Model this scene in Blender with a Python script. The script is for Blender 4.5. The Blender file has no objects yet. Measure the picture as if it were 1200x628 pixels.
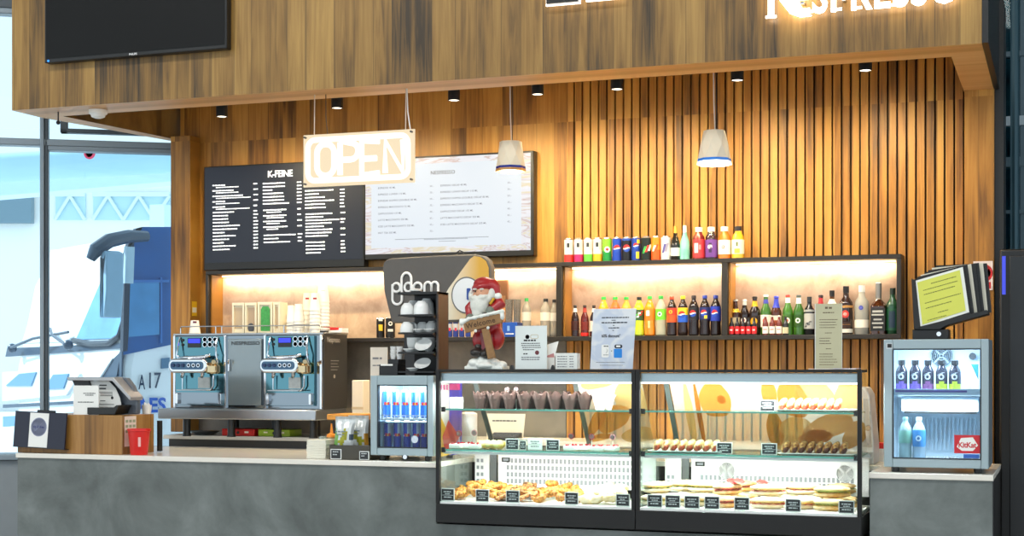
import bpy, bmesh, math, random
from mathutils import Vector, Matrix, Euler
random.seed(7)
PI = math.pi
scn = bpy.context.scene
COL = scn.collection

# ------------------------------------------------------------------ camera constants
FPX, HOR, EYE, YAW = 1790.0, 431.0, 1.5, math.radians(19.9)
CC, SS = math.cos(YAW), math.sin(YAW)

def at(px, py, Y):
    """point of the plane at depth Y seen at photo pixel px, py"""
    u = (px - 600) / FPX
    v = (HOR - py) / FPX
    t = Y / (CC + u * SS)
    return Vector((t * (u * CC - SS), Y, EYE + v * t))

def xat(px, Y): return at(px, 400, Y).x
def zat(px, py, Y): return at(px, py, Y).z
def mpp(px, Y): return Y / (CC + (px - 600) / FPX * SS) / FPX

# ------------------------------------------------------------------ materials
def lin(c):
    return c / 12.92 if c <= 0.04045 else ((c + 0.055) / 1.055) ** 2.4
def rgb(h):
    if isinstance(h, str):
        h = h.lstrip('#')
        return tuple(lin(int(h[i:i + 2], 16) / 255) for i in (0, 2, 4)) + (1,)
    return tuple(h) + ((1,) if len(h) == 3 else ())

_MC = {}
def pm(name, col, rough=0.5, metal=0.0, var=0.06, scale=14.0, coat=0.0, emit=None, estr=0.0, bump=0.0):
    """principled material with a little procedural unevenness"""
    if name in _MC: return _MC[name]
    m = bpy.data.materials.new(name); m.use_nodes = True
    nt = m.node_tree; N = nt.nodes; L = nt.links
    b = N['Principled BSDF']
    b.inputs['Roughness'].default_value = rough
    b.inputs['Metallic'].default_value = metal
    b.inputs['Coat Weight'].default_value = coat
    c = rgb(col)
    b.inputs['Base Color'].default_value = c
    if var > 0:
        tc = N.new('ShaderNodeTexCoord'); no = N.new('ShaderNodeTexNoise')
        no.inputs['Scale'].default_value = scale; no.inputs['Detail'].default_value = 3
        L.new(tc.outputs['Object'], no.inputs['Vector'])
        mx = N.new('ShaderNodeMix'); mx.data_type = 'RGBA'
        mx.inputs[6].default_value = tuple(min(1, x * (1 + var)) for x in c[:3]) + (1,)
        mx.inputs[7].default_value = tuple(x * (1 - var) for x in c[:3]) + (1,)
        L.new(no.outputs['Fac'], mx.inputs[0]); L.new(mx.outputs[2], b.inputs['Base Color'])
        if bump:
            bp = N.new('ShaderNodeBump'); bp.inputs['Strength'].default_value = bump
            bp.inputs['Distance'].default_value = 0.01
            L.new(no.outputs['Fac'], bp.inputs['Height']); L.new(bp.outputs['Normal'], b.inputs['Normal'])
    if emit is not None:
        b.inputs['Emission Color'].default_value = rgb(emit)
        b.inputs['Emission Strength'].default_value = estr
    _MC[name] = m
    return m

def glass(name, tint='#ffffff', gloss=1.0, body=0.0, body_col='#ffffff'):
    """thin clear sheet: transparent + fresnel reflection (+ a little body colour)"""
    if name in _MC: return _MC[name]
    m = bpy.data.materials.new(name); m.use_nodes = True
    nt = m.node_tree; N = nt.nodes; L = nt.links
    N.remove(N['Principled BSDF']); out = N['Material Output']
    tr = N.new('ShaderNodeBsdfTransparent'); tr.inputs[0].default_value = rgb(tint)
    gl = N.new('ShaderNodeBsdfGlossy'); gl.inputs['Roughness'].default_value = 0.02
    fr = N.new('ShaderNodeFresnel'); fr.inputs['IOR'].default_value = 1.45
    ml = N.new('ShaderNodeMath'); ml.operation = 'MULTIPLY'; ml.inputs[1].default_value = gloss
    L.new(fr.outputs[0], ml.inputs[0])
    m1 = N.new('ShaderNodeMixShader')
    src = tr.outputs[0]
    if body > 0:
        df = N.new('ShaderNodeBsdfDiffuse'); df.inputs[0].default_value = rgb(body_col)
        mb = N.new('ShaderNodeMixShader'); mb.inputs[0].default_value = body
        L.new(src, mb.inputs[1]); L.new(df.outputs[0], mb.inputs[2]); src = mb.outputs[0]
    L.new(ml.outputs[0], m1.inputs[0]); L.new(src, m1.inputs[1]); L.new(gl.outputs[0], m1.inputs[2])
    L.new(m1.outputs[0], out.inputs['Surface'])
    _MC[name] = m
    return m

def glow(name, col, strength):
    if name in _MC: return _MC[name]
    m = bpy.data.materials.new(name); m.use_nodes = True
    b = m.node_tree.nodes['Principled BSDF']
    b.inputs['Base Color'].default_value = rgb(col)
    b.inputs['Emission Color'].default_value = rgb(col)
    b.inputs['Emission Strength'].default_value = strength
    _MC[name] = m
    return m

def wood(name, dark, mid, light, plank=0.115, axis='X', rough=0.45, seam=0.5, cell=None, z0=3.02, zlen=2.45, grain=1.0, bw=0.04, lo=.2, hi=.85):
    """vertical planked oak veneer: planks differ in tone, long streaks, a few knots"""
    if name in _MC: return _MC[name]
    m = bpy.data.materials.new(name); m.use_nodes = True
    nt = m.node_tree; N = nt.nodes; L = nt.links
    b = N['Principled BSDF']; b.inputs['Roughness'].default_value = rough
    tc = N.new('ShaderNodeTexCoord'); sx = N.new('ShaderNodeSeparateXYZ')
    L.new(tc.outputs['Object'], sx.inputs[0])
    def math_(op, a, bb=None, v=None):
        n = N.new('ShaderNodeMath'); n.operation = op
        if isinstance(a, (int, float)): n.inputs[0].default_value = a
        else: L.new(a, n.inputs[0])
        if bb is not None:
            if isinstance(bb, (int, float)): n.inputs[1].default_value = bb
            else: L.new(bb, n.inputs[1])
        return n.outputs[0]
    across = math_('ADD', sx.outputs[0], sx.outputs[1]) if axis == 'XY' else sx.outputs[{'X': 0, 'Y': 1, 'Z': 2}[axis]]
    along = sx.outputs[2] if axis != 'Z' else sx.outputs[0]
    row = math_('FLOOR', math_('DIVIDE', math_('SUBTRACT', along, z0), zlen))
    # plank widths wander a little
    wob = N.new('ShaderNodeTexNoise'); wob.noise_dimensions = '1D'; wob.inputs['Scale'].default_value = 2.3
    L.new(across, wob.inputs['W'])
    acr2 = math_('ADD', across, math_('MULTIPLY', wob.outputs['Fac'], plank * 1.6))
    idx = math_('FLOOR', math_('DIVIDE', acr2 if cell is None else across, plank))
    fr = math_('FRACT', math_('DIVIDE', acr2 if cell is None else across, plank))
    cm = N.new('ShaderNodeCombineXYZ'); L.new(idx, cm.inputs[0]); L.new(row, cm.inputs[1])
    wn = N.new('ShaderNodeTexWhiteNoise'); wn.noise_dimensions = '2D'; L.new(cm.outputs[0], wn.inputs['Vector'])
    # long streaks
    cv = N.new('ShaderNodeCombineXYZ')
    L.new(math_('MULTIPLY', across, 26 * grain), cv.inputs[0])
    L.new(math_('MULTIPLY', along, 1.1 * grain), cv.inputs[1])
    L.new(math_('MULTIPLY', wn.outputs['Value'], 31.0), cv.inputs[2])
    n1 = N.new('ShaderNodeTexNoise'); n1.inputs['Scale'].default_value = 1.0; n1.inputs['Detail'].default_value = 5
    n1.inputs['Distortion'].default_value = 0.9; n1.inputs['Roughness'].default_value = 0.62
    L.new(cv.outputs[0], n1.inputs['Vector'])
    # knots / wide clouds
    cv2 = N.new('ShaderNodeCombineXYZ')
    L.new(math_('MULTIPLY', across, 7.0), cv2.inputs[0]); L.new(math_('MULTIPLY', along, 1.6), cv2.inputs[1])
    L.new(math_('MULTIPLY', wn.outputs['Value'], 17.0), cv2.inputs[2])
    n2 = N.new('ShaderNodeTexNoise'); n2.inputs['Scale'].default_value = 1.0; n2.inputs['Detail'].default_value = 2
    L.new(cv2.outputs[0], n2.inputs['Vector'])
    tone = math_('ADD', math_('MULTIPLY', wn.outputs['Value'], 0.32), math_('MULTIPLY', n1.outputs['Fac'], 0.75))
    tone = math_('ADD', tone, math_('MULTIPLY', n2.outputs['Fac'], 0.66))
    tone = math_('SUBTRACT', tone, 0.36)
    cr = N.new('ShaderNodeValToRGB'); L.new(tone, cr.inputs[0])
    e = cr.color_ramp.elements
    e[0].position = lo; e[0].color = rgb(dark); e[1].position = hi; e[1].color = rgb(light)
    k = cr.color_ramp.elements.new(0.5); k.color = rgb(mid)
    # thin dark joint between planks
    jt = math_('LESS_THAN', fr, bw)
    mx = N.new('ShaderNodeMix'); mx.data_type = 'RGBA'
    L.new(math_('MULTIPLY', jt, seam), mx.inputs[0]); L.new(cr.outputs[0], mx.inputs[6]); mx.inputs[7].default_value = rgb(dark)
    L.new(mx.outputs[2], b.inputs['Base Color'])
    _MC[name] = m
    return m

def stone(name, c1, c2, c3, scale=2.2, rough=0.5, detail=9):
    if name in _MC: return _MC[name]
    m = bpy.data.materials.new(name); m.use_nodes = True
    nt = m.node_tree; N = nt.nodes; L = nt.links
    b = N['Principled BSDF']; b.inputs['Roughness'].default_value = rough
    tc = N.new('ShaderNodeTexCoord')
    n1 = N.new('ShaderNodeTexNoise'); n1.inputs['Scale'].default_value = scale; n1.inputs['Detail'].default_value = detail
    n1.inputs['Roughness'].default_value = 0.62; n1.inputs['Distortion'].default_value = 0.35
    L.new(tc.outputs['Object'], n1.inputs['Vector'])
    cr = N.new('ShaderNodeValToRGB'); L.new(n1.outputs['Fac'], cr.inputs[0])
    e = cr.color_ramp.elements
    e[0].position = 0.33; e[0].color = rgb(c1); e[1].position = 0.68; e[1].color = rgb(c3)
    k = e.new(0.5); k.color = rgb(c2)
    L.new(cr.outputs[0], b.inputs['Base Color'])
    _MC[name] = m
    return m

def crust(name, base, brown, scale=30, rough=0.55, lo=0.42, hi=0.62):
    if name in _MC: return _MC[name]
    m = bpy.data.materials.new(name); m.use_nodes = True
    nt = m.node_tree; N = nt.nodes; L = nt.links
    b = N['Principled BSDF']; b.inputs['Roughness'].default_value = rough
    tc = N.new('ShaderNodeTexCoord')
    n1 = N.new('ShaderNodeTexNoise'); n1.inputs['Scale'].default_value = scale; n1.inputs['Detail'].default_value = 3
    L.new(tc.outputs['Object'], n1.inputs['Vector'])
    cr = N.new('ShaderNodeValToRGB'); L.new(n1.outputs['Fac'], cr.inputs[0])
    cr.color_ramp.elements[0].position = lo; cr.color_ramp.elements[0].color = rgb(base)
    cr.color_ramp.elements[1].position = hi; cr.color_ramp.elements[1].color = rgb(brown)
    L.new(cr.outputs[0], b.inputs['Base Color'])
    bp = N.new('ShaderNodeBump'); bp.inputs['Strength'].default_value = 0.3; bp.inputs['Distance'].default_value = 0.01
    L.new(n1.outputs['Fac'], bp.inputs['Height']); L.new(bp.outputs['Normal'], b.inputs['Normal'])
    _MC[name] = m
    return m

# ------------------------------------------------------------------ mesh builder
def rotm(rx=0, ry=0, rz=0): return Euler((rx, ry, rz)).to_matrix()
_TC = {}
def text_geo(s, align, spacing, bold):
    key = (s, align, spacing, bold)
    if key not in _TC:
        cu = bpy.data.curves.new('lettering', 'FONT'); cu.body = s; cu.align_x = align; cu.size = 1.0
        cu.space_character = spacing; cu.offset = bold; cu.resolution_u = 3
        o = bpy.data.objects.new('lettering', cu); COL.objects.link(o)
        dg = bpy.context.evaluated_depsgraph_get(); dg.update()
        me = bpy.data.meshes.new_from_object(o.evaluated_get(dg))
        _TC[key] = ([v.co.copy() for v in me.vertices], [tuple(p.vertices) for p in me.polygons])
        bpy.data.objects.remove(o); bpy.data.curves.remove(cu); bpy.data.meshes.remove(me)
    return _TC[key]

class MB:
    def __init__(s): s.v = []; s.f = []; s.m = []; s.T = None
    def add(s, vs, fs, mi=0, T=None):
        n = len(s.v)
        if T is not None: vs = [T @ Vector(q) for q in vs]
        if s.T is not None: vs = [s.T @ Vector(q) for q in vs]
        s.v += [tuple(q) for q in vs]
        for k, f in enumerate(fs):
            s.f.append(tuple(i + n for i in f)); s.m.append(mi[k] if isinstance(mi, (list, tuple)) else mi)
        return s
    def box(s, x0, x1, y0, y1, z0, z1, mi=0, T=None):
        vs = [(x, y, z) for z in (z0, z1) for y in (y0, y1) for x in (x0, x1)]
        fs = [(0, 2, 3, 1), (4, 5, 7, 6), (0, 1, 5, 4), (2, 6, 7, 3), (0, 4, 6, 2), (1, 3, 7, 5)]
        return s.add(vs, fs, mi, T)
    def lathe(s, prof, seg=20, o=(0, 0, 0), mi=0, T=None, sx=1.0, sy=1.0):
        vs = []; fs = []; ms = []
        for (r, z) in prof:
            for k in range(seg):
                a = 2 * PI * k / seg
                vs.append((o[0] + r * math.cos(a) * sx, o[1] + r * math.sin(a) * sy, o[2] + z))
        for i in range(len(prof) - 1):
            mm = mi[i] if isinstance(mi, (list, tuple)) else mi
            for k in range(seg):
                k2 = (k + 1) % seg
                fs.append((i * seg + k, i * seg + k2, (i + 1) * seg + k2, (i + 1) * seg + k)); ms.append(mm)
        m0 = mi[0] if isinstance(mi, (list, tuple)) else mi
        m1 = mi[-1] if isinstance(mi, (list, tuple)) else mi
        if prof[0][0] > 1e-6: fs.append(tuple(range(seg - 1, -1, -1))); ms.append(m0)
        if prof[-1][0] > 1e-6: fs.append(tuple((len(prof) - 1) * seg + k for k in range(seg))); ms.append(m1)
        return s.add(vs, fs, ms, T)
    def tube(s, pts, r, seg=8, mi=0, T=None, close=False):
        pts = [Vector(p) for p in pts]; n = len(pts)
        rs = r if isinstance(r, (list, tuple)) else [r] * n
        vs = []; fs = []
        prev = None
        for i, p in enumerate(pts):
            if close: d = pts[(i + 1) % n] - pts[i - 1]
            else: d = pts[min(i + 1, n - 1)] - pts[max(i - 1, 0)]
            d.normalize()
            if prev is None:
                up = Vector((0, 0, 1)) if abs(d.z) < 0.9 else Vector((1, 0, 0))
                a = d.cross(up).normalized()
            else:
                a = (prev - d * prev.dot(d))
                a = a.normalized() if a.length > 1e-6 else d.orthogonal().normalized()
            prev = a; bb = d.cross(a)
            for k in range(seg):
                t = 2 * PI * k / seg
                vs.append(p + (a * math.cos(t) + bb * math.sin(t)) * rs[i])
        for i in range(n if close else n - 1):
            j = (i + 1) % n
            for k in range(seg):
                k2 = (k + 1) % seg
                fs.append((i * seg + k, i * seg + k2, j * seg + k2, j * seg + k))
        if not close:
            fs.append(tuple(range(seg - 1, -1, -1))); fs.append(tuple((n - 1) * seg + k for k in range(seg)))
        return s.add(vs, fs, mi, T)
    def prism(s, poly, a0, a1, axis='y', mi=0, T=None):
        n = len(poly)
        def P(p, a): return {'y': (p[0], a, p[1]), 'x': (a, p[0], p[1]), 'z': (p[0], p[1], a)}[axis]
        vs = [P(p, a0) for p in poly] + [P(p, a1) for p in poly]
        fs = [tuple(range(n)), tuple(range(2 * n - 1, n - 1, -1))]
        for i in range(n):
            j = (i + 1) % n
            fs.append((i, i + n, j + n, j))
        return s.add(vs, fs, mi, T)
    def ell(s, c, r, mi=0, seg=14, rings=8, R=None, T=None):
        vs = []; fs = []
        if not isinstance(r, (list, tuple)): r = (r, r, r)
        c = Vector(c)
        def put(x, y, z):
            q = Vector((x * r[0], y * r[1], z * r[2]))
            return c + (R @ q if R is not None else q)
        vs.append(put(0, 0, -1))
        for i in range(1, rings):
            t = -PI / 2 + PI * i / rings
            for k in range(seg):
                a = 2 * PI * k / seg
                vs.append(put(math.cos(t) * math.cos(a), math.cos(t) * math.sin(a), math.sin(t)))
        vs.append(put(0, 0, 1)); top = len(vs) - 1
        for k in range(seg):
            fs.append((0, 1 + (k + 1) % seg, 1 + k)); fs.append((top, top - seg + k, top - seg + (k + 1) % seg))
        for i in range(rings - 2):
            for k in range(seg):
                k2 = (k + 1) % seg
                fs.append((1 + i * seg + k, 1 + i * seg + k2, 1 + (i + 1) * seg + k2, 1 + (i + 1) * seg + k))
        return s.add(vs, fs, mi, T)
    def text(s, body, size, o, mi=0, align='LEFT', spacing=1.0, bold=0.0, T=None, depth=0.0, sx=1.0):
        """lettering on a plane that faces -Y, baseline starting at o"""
        vs, fs = text_geo(body, align, spacing, bold)
        q = [(o[0] + v.x * size * sx, o[1], o[2] + v.y * size) for v in vs]
        s.add(q, fs, mi, T)
        return s
    def cyl_disc(s, R, zc, rad, fn, a0=0.0, rings=4, seg=18):
        """disc wrapped on a cylinder, its centre facing -Y at height zc; fn(x, z) -> material"""
        pts = [(0, 0)]; fs = []; ms = []
        for i in range(1, rings + 1):
            for k in range(seg):
                a = 2 * PI * k / seg
                pts.append((rad * i / rings * math.cos(a), rad * i / rings * math.sin(a)))
        def cen(ix): return sum(pts[i][0] for i in ix) / len(ix) / rad, sum(pts[i][1] for i in ix) / len(ix) / rad
        for k in range(seg):
            f = (0, 1 + k, 1 + (k + 1) % seg); fs.append(f); ms.append(fn(*cen(f)))
        for i in range(rings - 1):
            for k in range(seg):
                k2 = (k + 1) % seg
                f = (1 + i * seg + k, 1 + (i + 1) * seg + k, 1 + (i + 1) * seg + k2, 1 + i * seg + k2)
                fs.append(f); ms.append(fn(*cen(f)))
        vs = []
        for (x, z) in pts:
            a = x / R + a0
            vs.append((R * math.sin(a), -R * math.cos(a), zc + z))
        return s.add(vs, fs, ms)
    def cyl_rect(s, R, x0, x1, z0, z1, mi=0, shear=0.0, n=6):
        vs = []; fs = []
        for j, z in enumerate((z0, z1)):
            for i in range(n + 1):
                a = (x0 + (x1 - x0) * i / n + shear * j) / R
                vs.append((R * math.sin(a), -R * math.cos(a), z))
        for i in range(n): fs.append((i, i + 1, n + 2 + i, n + 1 + i))
        return s.add(vs, fs, mi)
    def build(s, name, mats, parent=None, bevel=0.0, bseg=2, angle=35, loc=None, flat=False, link=True):
        me = bpy.data.meshes.new(name)
        me.from_pydata(s.v, [], s.f)
        if not isinstance(mats, (list, tuple)): mats = [mats]
        for mt in mats: me.materials.append(mt)
        me.polygons.foreach_set('material_index', s.m)
        if not flat:
            me.polygons.foreach_set('use_smooth', [True] * len(me.polygons))
        me.update()
        bm = bmesh.new(); bm.from_mesh(me)
        bmesh.ops.recalc_face_normals(bm, faces=bm.faces); bm.to_mesh(me); bm.free()
        if not flat: me.set_sharp_from_angle(angle=math.radians(angle))
        o = bpy.data.objects.new(name, me)
        COL.objects.link(o)
        if parent is not None: o.parent = parent
        if loc is not None: o.location = loc
        if bevel > 0:
            b = o.modifiers.new('edge', 'BEVEL'); b.width = bevel; b.segments = bseg
            b.limit_method = 'ANGLE'; b.angle_limit = math.radians(40); b.harden_normals = False
        return o

def tag(o, label=None, cat=None, group=None, kind=None):
    if label: o['label'] = label
    if cat: o['category'] = cat
    if group: o['group'] = group
    if kind: o['kind'] = kind
    return o
def thing(name, label, cat, loc=(0, 0, 0), rz=0.0, group=None):
    o = bpy.data.objects.new(name, None); COL.objects.link(o)
    o.location = loc; o.rotation_euler = (0, 0, rz); o.empty_display_size = 0.05
    return tag(o, label, cat, group)
def struct(o): o['kind'] = 'structure'; return o
def copy_tree(o, parent=None):
    c = o.copy(); COL.objects.link(c)
    if parent is not None: c.parent = parent
    for ch in list(o.children): copy_tree(ch, c)
    return c
def rrect(x0, x1, z0, z1, r, n=5):
    out = []
    for (cx, cz, a) in ((x1 - r, z0 + r, -PI / 2), (x1 - r, z1 - r, 0), (x0 + r, z1 - r, PI / 2), (x0 + r, z0 + r, PI)):
        for k in range(n + 1):
            t = a + PI / 2 * k / n
            out.append((cx + r * math.cos(t), cz + r * math.sin(t)))
    return out
def arc(cx, cz, r, a0, a1, n=10): return [(cx + r * math.cos(a0 + (a1 - a0) * k / n), cz + r * math.sin(a0 + (a1 - a0) * k / n)) for k in range(n + 1)]

# ------------------------------------------------------------------ palette
W_FASCIA = wood('oak_fascia', '#33250f', '#82602b', '#ab8646', plank=0.125, seam=0.45, lo=.23, hi=.84, grain=1.35)
W_WALL = wood('oak_wall', '#5c3b10', '#a6722a', '#c89544', plank=0.12, seam=0.4, lo=.25, hi=.82)
W_SLAT = wood('oak_slats', '#5f3c10', '#ad762c', '#cb9845', lo=.26, hi=.8, plank=0.0525, seam=0.0, cell=1)
W_SOFFIT = wood('oak_soffit', '#c08a4c', '#dba668', '#e8ba80', plank=0.3, axis='Y', seam=0.2, grain=1.0)
W_BOX = wood('oak_box', '#5c3d1a', '#9a6d34', '#b98d52', plank=0.09, axis='XY', seam=0.15)
W_PALE = pm('pale_wood', '#c99a5c', 0.5, var=0.12)
STONE = stone('concrete_stone', '#565c5a', '#6a716f', '#808785', scale=2.6, rough=0.42)
STONE_B = stone('beige_stone', '#a98d76', '#c0a68e', '#d2bca4', scale=6, rough=0.5)
TILE_G = stone('grey_wall_tile', '#5f5a53', '#726c64', '#827b72', scale=4, rough=0.5)
QUARTZ = pm('white_quartz', '#e9e4da', 0.18, var=0.03, scale=60)
BLACK = pm('black_metal', '#141414', 0.4, var=0.05)
BLACK_G = pm('black_gloss', '#0d0e10', 0.12, var=0.03)
DARK = pm('dark_plastic', '#1c1d20', 0.45)
SHELF_K = pm('shelf_black', '#211d19', 0.45)
CHROME = pm('chrome', '#d8dade', 0.08, metal=1.0, var=0.02)
STEEL = pm('brushed_steel', '#a9adb0', 0.28, metal=1.0, var=0.05)
STEEL_D = pm('dark_steel', '#5d5b57', 0.35, metal=0.7, var=0.04)
WHITE = pm('white_plastic', '#eeeeea', 0.4, var=0.02)
PAPER = pm('paper', '#f0f0ec', 0.6, var=0.02)
PORC = pm('white_porcelain', '#eef0ee', 0.15, var=0.02)
CARD = pm('cup_card', '#f2efe8', 0.5, var=0.03)
ALU = pm('fridge_grey', '#9fb0b6', 0.35, metal=0.25, var=0.03)
RED = pm('red_plastic', '#d81f1a', 0.3, var=0.03)
INK = pm('ink', '#2a2a2c', 0.6, var=0)
INK_G = pm('ink_grey', '#7d7f83', 0.6, var=0)
WINK = pm('white_ink', '#f2f2f2', 0.6, var=0)
ACRYL = glass('acrylic', '#f6fbfb', gloss=0.9, body=0.05)
CASEGL = glass('case_glass', '#fcfffe', gloss=0.22)
WINGL = glass('window_glass', '#eaf6fc', gloss=0.6)
SHELFGL = glass('shelf_glass', '#e0f5ee', gloss=0.8, body=0.06, body_col='#8fd6c8')
EDGEGL = pm('glass_edge', '#5fb0a2', 0.2, var=0.03)
# ================================================================== SETTING
ZC = 1.0            # worktop height
YC = 7.45           # front of the worktop
YF, YFB = 7.66, 7.94   # wooden fascia, front and back
ZS = 3.057          # underside of the fascia
YB = 9.0            # back wall

struct(MB().box(-14, 9, -8, 13.2, -0.1, 0.0).build('floor', stone('floor_tile', '#a09e9a', '#b0aeaa', '#bebcb8', 3, 0.25)))
struct(MB().box(-14, 9, -8, 13.2, 6.5, 6.7).build('ceiling', pm('hall_ceiling', '#c9c9c6', 0.7)))

# ---- window wall at the left, running obliquely behind the kiosk
WD = Vector((math.cos(math.radians(32.2)), math.sin(math.radians(32.2)), 0)); WP = Vector((-5.92, 9.3, 0))
def winx(px):
    u = (px - 600) / FPX; dx, dy = u * CC - SS, CC + u * SS
    return (dx * WP.y - dy * WP.x) / (dy * WD.x - dx * WD.y)
def winz(px, py):
    q = WP + WD * winx(px); t = q.y / (CC + (px - 600) / FPX * SS)
    return EYE + (HOR - py) / FPX * t
FRAME = pm('window_frame_grey', '#8b98a3', 0.4, metal=0.3)
FRAME_D = pm('window_frame_dark', '#4d565e', 0.45, metal=0.2)
wroot = thing('window_1', None, None, (WP.x, WP.y, 0), math.radians(32.2)); struct(wroot)
xm0, xm1 = winx(47.5), winx(57)
zt0, zt1 = winz(25, 171), winz(25, 163); zh0, zh1 = winz(6, 18), winz(6, -4); zsl = winz(8, 531)
f = MB()
f.box(xm0, xm0 + (xm1 - xm0) * .55, -0.06, 0.08, zsl, 6.5, 0); f.box(xm0 + (xm1 - xm0) * .55, xm1, -0.05, 0.08, zsl, 6.5, 1)
pitch = 2.05
for k in range(1, 5): f.box(xm0 - k * pitch, xm1 - k * pitch, -0.06, 0.08, zsl, 6.5, 0)
for k in range(1, 3): f.box(xm0 + k * pitch, xm1 + k * pitch, -0.06, 0.08, zsl, 6.5, 0)
f.box(-9.5, 4, -0.05, 0.06, zt0, zt1, 0)
f.box(xm1, 4, -0.055, 0.06, zt0 - 0.03, zt0, 0)
f.box(-9.5, 4, -0.05, 0.06, zh0 + .04, zh1, 1); f.box(-9.5, 4, -0.06, 0.05, zh0, zh0 + 0.04, 0)
f.box(xm1 + 0.08, xm1 + 0.75, -0.04, 0.03, winz(100, 157), winz(100, 152), 1)
f.box(xm1 + 0.08, xm1 + 0.13, -0.04, 0.03, winz(100, 157), zt1 + .3, 1)
f.build('window_frame', [FRAME, FRAME_D], wroot, bevel=0.006)
MB().box(-9.5, 4, 0.0, 0.012, zsl, 6.5).build('window_pane', WINGL, wroot)
MB().box(-9.5, 4, -0.16, 0.1, zsl - 0.04, zsl).build('window_sill', FRAME, wroot, bevel=0.006)
struct(MB().box(-9.5, 4, -0.12, 0.1, 0, zsl - 0.045).build('wall_left', pm('grey_wall', '#8b949b', 0.5), None))
w = bpy.data.objects['wall_left']; w.location = (WP.x, WP.y, 0); w.rotation_euler = (0, 0, math.radians(32.2))

# ---- dark glazing of the hall at the right
r2 = thing('window_2', None, None, (0, 12.6, 0)); struct(r2)
g = MB()
for (y0, y1, mi) in ((136, 147, 0), (184, 195, 1), (60, 66, 1), (246, 250, 1)):
    g.box(-2.6, 8, 0.0, 0.12, zat(1185, y1, 12.6), zat(1185, y0, 12.6), mi)
for x in (-2.0, -0.33, 0.9, 2.4, 4.0): g.box(x, x + 0.07, 0.02, 0.1, 0, 6.5, 1)
g.build('window_frame', [pm('pale_bar', '#9fb0ba', 0.4), pm('blue_grey_bar', '#4c6470', 0.5)], r2)
MB().box(-2.6, 8, 0.05, 0.06, 0, 6.5).build('window_pane', glass('hall_pane', '#b5dbe2', 0.3), r2)
struct(MB().box(-3, 9, 13.1, 13.2, 0, 6.5).build('wall_back', stone('teal_wall', '#122028', '#1d323c', '#31505c', 1.2, 0.5)))
tag(MB().tube([(-.36, 12.3, 0), (-.36, 12.3, 6.5)], 0.035, 10).build('downpipe', pm('teal_pipe', '#2f4d58', 0.35, metal=.4)), 'pale teal vertical pipe in the dark hall behind the kiosk', 'pipe')

# ---- kiosk walls
XPL0, XPL1 = xat(200, 8.88), xat(223, 8.88)
XL = xat(237, YB); XS = xat(664, YB); XR = xat(1131, YB)
struct(MB().box(XPL0, XS, YB, YB + 0.1, 1.665, 3.9).build('wall_kiosk_back', W_WALL))
m = MB().box(XS, XR + 0.02, YB + 0.03, YB + 0.1, 0.9, 3.9, 1)
PIT = 0.0525
x = XS + 0.004
while x < XR - 0.02:
    m.box(x, x + 0.0415, YB - 0.008, YB + 0.03, 0.9, 3.9, 0); x += PIT
struct(m.build('wall_slats', [W_SLAT, pm('slat_gap', '#120d08', 0.8)]))
struct(MB().box(XPL1, XS, YB - 0.012, YB + 0.1, 0.9, 1.665).build('wall_tile', TILE_G))
# left pillar, right pillar
struct(MB().box(XPL0, XPL1, 8.88, 9.1, 1.0705, ZS).build('pillar_left', W_WALL, bevel=0.003))
XCR0, XCR1 = xat(1130, 8.93), xat(1165, 8.93)
struct(MB().box(XCR0, XCR1, 8.93, 9.15, 0, ZS + .02).build('pillar_right', W_WALL, bevel=0.003))
struct(MB().box(XCR1 + .001, XCR1 + 0.05, 8.96, 9.3, 0, ZS + .5).build('trim_1', BLACK))

# ---- canopy: fascia beam with returns, ceiling above
XF0, XF1 = xat(14, YF), xat(1150.5, YF)
m = MB()
m.box(XF0, XF1, YF, YFB, ZS, 4.9, 0)
m.prism([(XF0, YFB), (-5.83, YFB), (-5.69, 9.1), (-5.76, 9.1)], ZS, 4.9, 'z', 0)
m.box(-0.535, XF1, YFB, 9.1, ZS, 4.9, 0)
for k in range(len(m.f)):       # undersides take the cross-grained board
    if all(abs(m.v[i][2] - ZS) < 1e-5 for i in m.f[k]): m.m[k] = 1
struct(m.build('beam_fascia', [W_FASCIA, W_SOFFIT]))
struct(MB().box(XF1 + .001, XF1 + 0.03, YF - 0.002, 9.3, ZS + .002, 4.9).build('trim_2', BLACK))
struct(MB().prism([(-5.8, YFB + .002), (-.54, YFB + .002), (-.54, 9.3), (-5.66, 9.3)], 3.29, 3.36, 'z').build('ceiling_kiosk', W_SOFFIT))

# ================================================================== COUNTER
XC0, XC1, XC2, XC3 = xat(19, YC), xat(510.5, YC), xat(1019, YC), xat(1163, YC)
ct = thing('service_counter', 'long grey concrete-look counter with white worktop carrying the machine, tills and cabinets', 'counter', (0, 0, 0))
p = MB()
p.box(XC0, XC1, YC + .012, YC + .06, 0.0, ZC - .028)
p.box(XC1, XC2, YC + .012, YC + .06, 0.0, 0.675)
p.box(XC0, XC0 + .05, YC + .06, 8.42, 0.0, ZC - .028)
p.box(XC1 - 0.03, XC1, YC + .06, 7.98, 0.0, ZC - .028)
p.build('front_panel', STONE, ct)
p = MB()
p.box(XC2, XC3, YC + .012, 8.3, 0.0, ZC - .028, 0)
p.box(XC3 - .001, XC3 + .004, YC + .013, 8.3, 0.0, ZC - .03, 1)
p.build('end_block', [STONE, BLACK], ct)
p = MB()
p.box(XC0 - .005, XC1, YC, 8.44, ZC - .028, ZC)
p.box(XC1, XC2, 7.98, 8.44, ZC - .028, ZC)
p.box(XC2 - .004, XC3 + .004, YC, 8.34, ZC - .028, ZC)
p.build('worktop', QUARTZ, ct, bevel=0.003)
MB().box(XC1, XC2, YC + .06, 7.98, 0.60, 0.675).build('cabinet_shelf', DARK, ct)
bl = thing('back_counter', 'white-topped back counter with dark front under the coffee machine', 'counter', (0, 0, 0))
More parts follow.
